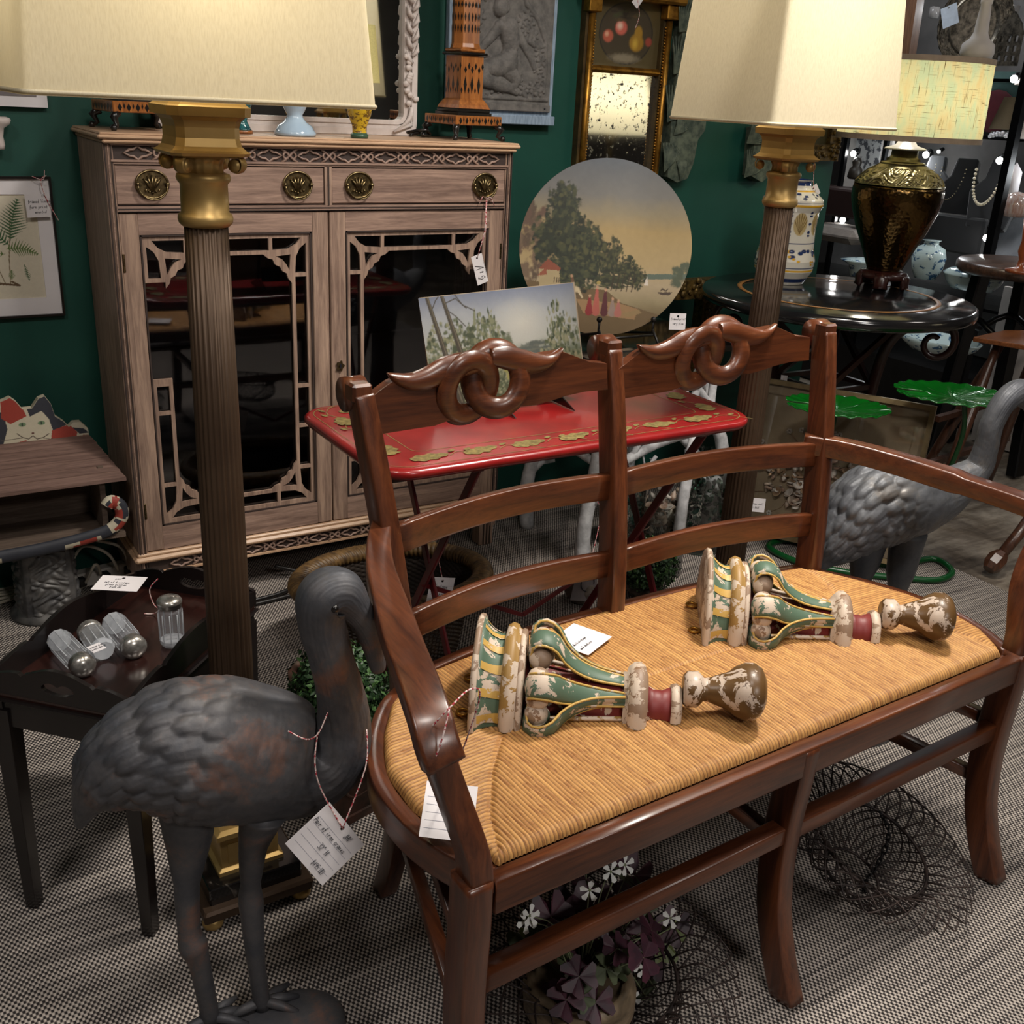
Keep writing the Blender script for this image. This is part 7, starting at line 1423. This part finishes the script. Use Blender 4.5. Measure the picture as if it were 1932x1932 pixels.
def pot_(px, py, X, prof, label, name='porcelain_jar', cat='jar', m_=DELFT, k=1, sx=1, sy=1):
    b_ = onx(px, py, X); return tag(MB().lathe([(r * k, z * k) for r, z in prof], 28, (b_.x, b_.y, b_.z), 0, sx, sy).build(name, m_), label, cat)
pot_(1745, 525, DX - .25, [(.05, 0), (.075, .05), (.082, .10), (.07, .145), (.035, .165), (.035, .18), (.045, .185)], 'blue and white porcelain jar just right of the brass urn', k=.95)
pot_(1832, 545, DX - .35, [(.08, 0), (.10, .03), (.108, .055), (.112, .06), (.112, .066), (.09, .085), (.04, .10), (.012, .105), (.018, .12), (.0001, .126)], 'blue and white lidded tureen left of the dark round stool', 'tureen', 'tureen', k=.95, sy=1.3)
pot_(1622, 520, DX - .3, [(.05, 0), (.06, .05), (.10, .07), (.104, .076), (.06, .082), (.001, .09)], 'blue and white covered dish behind the urn lamp on its left', 'covered_dish', 'dish')
pot_(1768, 662, DX - .4, [(.09, 0), (.12, .03), (.135, .06), (.128, .06), (.08, .02), (.001, .018)], 'blue and white oval dish on the low shelf under the scroll leg', 'oval_dish', 'dish', sy=1.5)
pot_(1912, 408, DX - .18, [(.055, 0), (.06, .02), (.062, .05), (.05, .085), (.02, .10), (.001, .104)], 'ribbed pink and clear glass jar at right edge of the cabinet', 'glass_jar', 'jar', mat('blush_glass', srgb(170, 130, 116), .1, c2=srgb(200, 190, 186), ns=16, stretch=(5, 5, .5), coat=.5))
pot_(1906, 368, DX - .02, [(.03, 0), (.03, .10), (.001, .14)], 'small white pointed obelisk ornament in the cabinet', 'obelisk_ornament', 'ornament', WHITE)
pot_(1930, 262, DX - .02, [(.05, 0), (.055, .08), (.045, .15), (.02, .18), (.01, .19), (.01, .22), (.085, .22), (.04, .34)], 'pale ceramic lamp with white shade cut by the right edge', 'ceramic_lamp', 'lamp', OFFW)
b_ = onx(1905, 232, DX + .1); q = MB().lathe([(.085, -.03), (.045, .11)], 28, tuple(b_), caps=False); tag(q.build('small_lamp_shade', shade_mat('tan_shade', srgb(150, 134, 110))), 'small tan lamp shade inside the lit cabinet', 'lamp shade')
b_ = onx(1890, 190, DX + .30); q = MB().box(tuple(b_), (.01, .40, .26)); q.ball((b_.x - .01, b_.y + .02, b_.z - .05), .11, 16, 1, (.06, 1, .9)); tag(q.build('abstract_picture', [mat('slate_teal', srgb(60, 84, 80), .6), mat('dull_crimson', srgb(104, 34, 44), .6)]), 'dark teal picture with a crimson shape behind the tan shade', 'picture')
q = MB()
for k in range(34): b_ = onx(1868 + k * 2.0, 257 - (k * 7 % 5) * 1.5, DX - .03 + .05 * (k % 3)); q.ball(tuple(b_), .010, 6)
tag(q.build('crystal_drops', mat('crystal', srgb(220, 220, 225), .05, .3, coat=1), None), 'row of sparkling crystal glassware on the cabinet shelf', 'glassware', kind='stuff')
b_ = onx(1637, 305, DX + .2); q = MB().box((b_.x, b_.y, b_.z), (.02, .30, .50), 0); q.box((b_.x - .012, b_.y, b_.z + .03), (.004, .17, .22), 1); tag(q.build('framed_print', [OFFW, mat('grey_print', srgb(170, 168, 166), .8, c2=srgb(70, 70, 74), ns=26, lo=.5, hi=.54)]), 'white panel with a small black and white print left of urn neck', 'picture')
pot_(1612, 338, DX + .02, [(.03, 0), (.04, .01), (.034, .05), (.02, .065), (.026, .085), (.018, .105), (.0001, .11)], 'small dark seated figure ornament before the white panel', 'seated_figurine', 'figurine', mat('dark_bronze', srgb(44, 38, 32), .4))
b_ = onx(1592, 350, DX - .05); tag(MB().box((b_.x, b_.y, b_.z - .08), (.20, .50, .14), bev=.01).build('dark_chest', mat('dark_wood_chest', srgb(44, 30, 28), .4)), 'dark wooden chest shape at the left of the display cabinet', 'chest')
b_ = onx(1590, 440, DX - .1); tag(MB().box((b_.x, b_.y, b_.z), (.3, .40, .07), bev=.03).build('cream_cushion', mat('dull_textile', srgb(130, 120, 112), .9)), 'cream folded textile on a shelf left of the brass urn', 'textile')
# upper right: ornate tray, tickets, vase, arched plaque
ZT2 = ony
TRAYM = mat('antiqued_pewter', srgb(112, 104, 92), .4, .7, c2=srgb(52, 48, 42), ns=50); b_ = onx(1836, 48, DX - .1); t = thing('ornate_round_tray', 'large antiqued round metal tray with pierced patterned rim at top right', 'tray', b_)
def trf(U, V):
    a_ = U * 2 * PI; r = .19 * V; d = .010 * np.exp(-((V - .66) / .03) ** 2) + .008 * (V > .97) + .004 * (V > .70) * np.abs(np.sin(a_ * 12 + 4 * np.sin(V * 30))) ; X = -d; Y = r * np.cos(a_); Z = r * np.sin(a_); return X, Y * .82 + X, Z
grid('dish', 300, 90, trf, TRAYM, t); t.rotation_euler = (0, .12, .6)
a_ = onx(1795, 48, DX - .25); M = frame3(a_, (.15, -.96, .22), (.1, .05, 1)); M = frame3(onx(1779, 55, DX - .3), (.1, -.8, .30), (.0, .1, 1)); ticket(M, .075, .085, [], 'bluish white ticket beside the ornate round tray', face=mat('cool_card', srgb(196, 206, 220), .5), ruled=False)
b_ = onx(1843, 100, 3.75); tag(MB().lathe([(.055, -.02), (.062, 0), (.058, .03), (.035, .050), (.026, .07), (.022, .13), (.018, .165), (.022, .170), (.022, .185), (.001, .186)], 28, tuple(b_)).build('white_bottle_vase', OFFW), 'white long-necked ribbed bottle vase above the woven drum shade', 'vase')
b_ = onx(1906, 78, DX - .05); P_ = [(-.06, -.10), (.06, -.10), (.06, .03), (.045, .07), (.0, .12), (-.045, .07), (-.06, .03)]; holes = [[(x - .009, z - .012), (x + .009, z - .012), (x + .009, z + .012), (x - .009, z + .012)] for x in (-.035, 0, .035) for z in (-.07, -.03, .01)]
tag(MB().plate([P_] + holes, .012, frame3(b_, (0, -1, 0), (0, 0, 1))).build('arched_metal_plaque', TRAYM), 'small pointed-arch pierced metal plaque at the right edge', 'plaque')
for px, py, wh in ((1763, 22, 'left of'), (1913, 20, 'upper right of'), (1893, 34, 'just right of')):
    b_ = onx(px, py, DX + .1); tag(MB().lathe([(.018, -.03), (.024, -.028), (.024, .02), (.022, .02), (.022, -.02)], 20, tuple(b_)).tube([b_ + Vector((0, 0, .018)), b_ + Vector((.05, .06, .03))], .004, 5).build('glass_candle_cup', mat('smoky_glass', srgb(130, 126, 124), .2)), 'small smoky candle cup ' + wh + ' the ornate round tray', 'candle holder', 'wall candle cups')
b_ = onx(1725, 60, 4.0); tag(MB().box((4.3, onx(1718, 60, 4.3).y, 1.75), (.05, .06, .9), 0, Matrix.Rotation(-.03, 3, 'X')).build('wooden_pole', wood('brown_pole', srgb(80, 52, 34), srgb(120, 84, 58), .5, 2)), 'brown wooden upright beside the right lamp shade', 'pole')
# dark stools and tables at the right edge
b_ = onz(1932, 515, .80); sc_ = Vector((4.13, 2.62, 0)); t = thing('round_stool_table', 'high dark round wooden table at the right edge', 'table', sc_)
MB().lathe([(.10, .815), (.235, .818), (.25, .835), (.25, .855), (.24, .868), (.001, .870)], 48).build('table_top', wood('dark_oak', srgb(42, 30, 26), srgb(92, 66, 52), .35, 0), t)
for k in range(3): a_ = k * 2.09 + 2.5; MB().bar((.15 * math.cos(a_), .15 * math.sin(a_), .82), (.21 * math.cos(a_), .21 * math.sin(a_), 0), .075, .05, 0, bev=.006).build('leg', BKM, t)
MB().tube([(.13 * math.cos(a_), .13 * math.sin(a_), .60 + .03 * math.sin(3 * a_)) for a_ in [i * PI / 10 for i in range(20)]], .014, 8, closed=True).build('arched_stretcher', BKM, t)
q = MB().lathe([(.055, 0), (.058, .012), (.02, .02), (.016, .05), (.026, .08), (.02, .12), (.03, .2)], 24); b_ = onz(1925, 515, .8705); tag(q.xf(Matrix.Translation(b_)).build('copper_candlestick', wood('reddish_turned_wood', srgb(110, 50, 26), srgb(150, 80, 44), .3, 2)), 'reddish turned candlestick standing on the high dark table', 'candlestick')
t2 = onz(1836, 636, .665); t = thing('splayed_leg_stool', 'small walnut topped table with splayed turned legs at right edge', 'table', (t2.x + .20, t2.y - .12, 0)); 
MB().plate([[(-.20, .12), (-.10, -.14), (.2, -.2), (.24, .1), (.05, .16)]], .018, Matrix.Translation((0, 0, .648))).build('table_top', wood('walnut_top', srgb(96, 52, 28), srgb(150, 92, 54), .25, 0), t, bevel=.004)
TL = wood('turned_dark_leg', srgb(46, 26, 18), srgb(86, 54, 38), .35, 2)
def tleg(p0, p1, name='leg'): 
    p0, p1 = Vector(p0), Vector(p1); P_ = [p0 + (p1 - p0) * k / 8 for k in range(9)]; return MB().tube(P_, [.014, .016, .020, .022, .021, .019, .017, .015, .012], 12)
f1, f2 = onl(1745, 915, t2.x - .02, t2.y + .0), onl(1795, 900, t2.x + .05, t2.y + .05)
base_ = Vector((t2.x + .20, t2.y - .12, 0))
for (a0_, b0_) in (((-.10, .08, .65), tuple(onz(1752, 985, 0) - base_)), ((-.05, .09, .65), tuple(onz(1712, 935, 0) - base_ + Vector((.0, .0, 0)))), ((.12, .06, .65), (.24, .20, 0)), ((.12, -.10, .65), (.22, -.30, 0))): tleg(a0_, b0_).build('leg', TL, t)
for z_ in (.18, .36): MB().bar((-.3, .13, z_), (.3, .20, z_ + .01), .022, .022).build('stretcher', TL, t)
f = onz(1862, 1086, 0); t = thing('octagonal_foot_leg', 'dark turned table leg with faceted foot behind the right settee arm', 'table leg', f)
MB().lathe([(.020, 0), (.032, .02), (.034, .05), (.022, .075)], 8, rot=Matrix.Rotation(.9, 3, 'Y') @ Matrix.Rotation(0, 3, 'X'), smooth=False).xf(Matrix.Translation((0, 0, .022))).build('foot', TL, t)
MB().tube([(.05, .0, .06), (.14, 0, .14), (.35, .02, .34)], [.018, .02, .018], 10).build('shaft', TL, t)
b_ = onz(1930, 760, 0); tag(MB().box((4.42, 2.55, .36), (.03, .6, .72)).build('white_board', OFFW), 'plain white board standing on the floor behind the right stool', 'board')

# ---------------------------------------------------------------- wire baskets, flowering pot
WIRE = mat('rusty_wire', srgb(58, 46, 42), .55, .4, c2=srgb(34, 28, 28), ns=40)
def wire_basket(c, tilt, k, label, chain=True, rz=0):
    t = thing('wire_basket', label, 'basket', c, 0, 'folding wire baskets under the settee'); R = (Matrix.Rotation(rz, 4, 'Z') @ Matrix.Rotation(tilt[0], 4, 'X') @ Matrix.Rotation(tilt[1], 4, 'Y')).to_3x3(); n = 32
    f = lambda r, a_, z: R @ Vector((r * k * math.cos(a_), r * k * math.sin(a_), z * k))
    MB().tube([f(.118, i * PI / 24, .085) for i in range(48)], .0034, 6, closed=True).build('opening_ring', WIRE, t); MB().tube([f(.060, i * PI / 16, -.0) for i in range(32)], .003, 6, closed=True).build('bottom_ring', WIRE, t)
    q = MB(); g = MB()
    for i in range(n):
        a_ = i * 2 * PI / n; w_ = 2.6 * 2 * PI / n
        pts = [f(.118, a_ - w_, .086), f(.150, a_ - w_ * .75, .118), f(.185, a_ - w_ * .36, .120), f(.206, a_ - .03, .105), f(.206, a_ + .03, .105), f(.185, a_ + w_ * .36, .120), f(.150, a_ + w_ * .75, .118), f(.118, a_ + w_, .086)]
        q.tube(spline([tuple(p) for p in pts], 3), .0017, 4)
        for s_ in (-1, 1): g.tube(spline([tuple(f(*p)) for p in ((.118, a_, .085), (.128, a_ + s_ * .20, .055), (.112, a_ + s_ * .42, .022), (.062, a_ + s_ * .62, .0))], 3), .0014, 4)
    q.build('flared_wire_loops', WIRE, t); g.build('wire_bowl', WIRE, t)
    if chain:
        q = MB(); P_ = spline([tuple(f(*p)) for p in ((.11, PI + .3, .085), (.07, -2.2, .03), (.03, -1.2, .008), (.05, -.3, .03), (.085, .2, .075), (.11, .6, .09))], 5)
        for i in range(len(P_) - 1):
            a0_, b0_ = Vector(P_[i]), Vector(P_[i + 1]); m_ = (a0_ + b0_) / 2; d = (b0_ - a0_).normalized(); s1 = d.cross(Vector((0, 0, 1)) if i % 2 else Vector((0, 1, .3))).normalized(); L = (b0_ - a0_).length * .72
            q.tube([m_ + d * L * math.cos(x) + s1 * L * .45 * math.sin(x) for x in [j_ * PI / 5 for j_ in range(10)]], .0018, 4, closed=True)
        q.build('chain', mat('black_chain', srgb(22, 20, 22), .4, .7), t)
    return t
wb = onz(1608, 1640, .06); wire_basket((wb.x, wb.y, .052), (.32, .16), .93, 'flared wire basket with chain on the carpet between settee legs')
wb2 = onz(1130, 1900, .03); wire_basket((wb2.x, wb2.y + .01, .012), (.04, .02), 1.05, 'flared wire basket around the flowering pot under the settee', False, .4)
fp = Vector((wb2.x - .045, wb2.y + .0, .016)); t = thing('flowering_pot_plant', 'stoneware pot of purple oxalis with white flowers under the settee', 'plant', fp)
MB().lathe([(.050, 0), (.075, .02), (.090, .055), (.090, .085), (.080, .105), (.072, .108), (.066, .095)], 40, caps=True).build('pot', mat('brown_stoneware', srgb(150, 130, 104), .45, c2=srgb(74, 62, 48), ns=9, stretch=(1, 1, 2.5), dist=1, bmp=.1), t)
PURP = mat('purple_leaf', srgb(66, 26, 42), .5, c2=srgb(36, 16, 28), ns=30); GLF = mat('yellow_green_leaf', srgb(116, 128, 66), .5, c2=srgb(96, 106, 60), ns=16); PET = mat('white_petal', srgb(224, 224, 220), .5); STM = mat('pale_stem', srgb(120, 128, 96), .5); DGR = mat('dull_green_leaf', srgb(66, 74, 48), .6)
yP = fp.y + .045
def leaf3(q, c, s_, n_, mi, rot):
    n_ = Vector(n_).normalized(); u = n_.cross(Vector((0, 0, 1))).normalized() if abs(n_.z) < .98 else Vector((1, 0, 0)); v = n_.cross(u)
    for k in range(3):
        a_ = rot + k * 2 * PI / 3; L = [(0, 0, 0), (.40, .46, .07), (.85, .72, .03), (1.06, .52, .0), (1.0, .18, -.03), (.92, 0, -.06), (1.0, -.18, -.03), (1.06, -.52, .0), (.85, -.72, .03), (.40, -.46, .07)]
        P_ = [Vector(c) + (u * (p[0] * math.cos(a_) - p[1] * math.sin(a_)) + v * (p[0] * math.sin(a_) + p[1] * math.cos(a_)) + n_ * p[2]) * s_ for p in L]
        q.add(P_, [(0, 1, 2, 3), (0, 3, 4, 5), (0, 5, 6, 7), (0, 7, 8, 9)], mi)
r2 = random.Random(77); q = MB(); st_ = MB()
lv = [((1055, 1752), .026, 0), ((1118, 1715), .034, 0), ((1150, 1806), .034, 0), ((1152, 1840), .034, 0), ((1198, 1652), .030, 0), ((1242, 1872), .030, 0), ((1272, 1748), .026, 0), ((1222, 1800), .030, 0), ((1088, 1700), .03, 0), ((1040, 1730), .03, 0), ((1180, 1760), .03, 0), ((1100, 1770), .035, 0), ((1170, 1700), .03, 0), ((1246, 1768), .036, 1), ((1000, 1780), .030, 3), ((1205, 1690), .028, 3), ((1118, 1850), .022, 3), ((1218, 1880), .024, 3), ((1060, 1870), .022, 0), ((1180, 1900), .03, 0), ((1010, 1760), .02, 1)]
for (px, py), s_, mi in lv:
    c = ony(px, py, yP + r2.uniform(-.05, .05)) - fp; nn_ = (r2.uniform(-.3, .1), -.6 + r2.uniform(-.3, .3), .7); leaf3(q, c, s_ * 1.15, nn_, mi, r2.uniform(0, 2)); st_.tube(spline([(0, 0, .09), (c.x * .5, c.y * .5, max(.10, c.z * .6)), tuple(c)], 3), .0012, 4)
for k in range(34): a_ = r2.uniform(0, 6.28); rr = r2.uniform(.02, .12); c = Vector((rr * math.cos(a_) + .02, rr * math.sin(a_) + .02, r2.uniform(.10, .24))); leaf3(q, c, r2.uniform(.02, .03), (c.x, c.y - .04, .12), 0 if r2.random() < .8 else 3, r2.uniform(0, 2)); st_.tube([(0, 0, .09), tuple(c)], .001, 4)
q.build('leaves', [PURP, GLF, PET, DGR], t, recalc=False); st_.build('stems', STM, t)
for px, py in ((1073, 1852), (1163, 1855), (1192, 1817), (1217, 1829), (1194, 1888), (1002, 1728), (994, 1740), (1113, 1682), (1284, 1880), (1266, 1733), (1182, 1632), (1154, 1645)):
    c = ony(px, py, yP - .06) - fp; q = MB(); n_ = Vector((r2.uniform(-.5, .2), -.8, r2.uniform(.2, .8))).normalized(); u = n_.cross(Vector((0, 0, 1))).normalized(); v = n_.cross(u)
    for k in range(5):
        a_ = k * 2 * PI / 5 + px; d = u * math.cos(a_) + v * math.sin(a_); e = u * -math.sin(a_) + v * math.cos(a_); q.add([c - n_ * .004, c + d * .008 + e * .003, c + d * .014 + e * .0048 + n_ * .001, c + d * .017, c + d * .014 - e * .0048 + n_ * .001, c + d * .008 - e * .003], [(0, 1, 2, 3, 4, 5)], 0)
    q.tube([c - n_ * .012, c - n_ * .003], [.0012, .003], 6, 1); q.tube(spline([tuple(c - n_ * .012), (c.x * .5, c.y * .5, c.z * .7 + .03), (0, 0, .09)], 3), .0011, 4, 1); q.build('flower', [PET, STM], t, recalc=False)
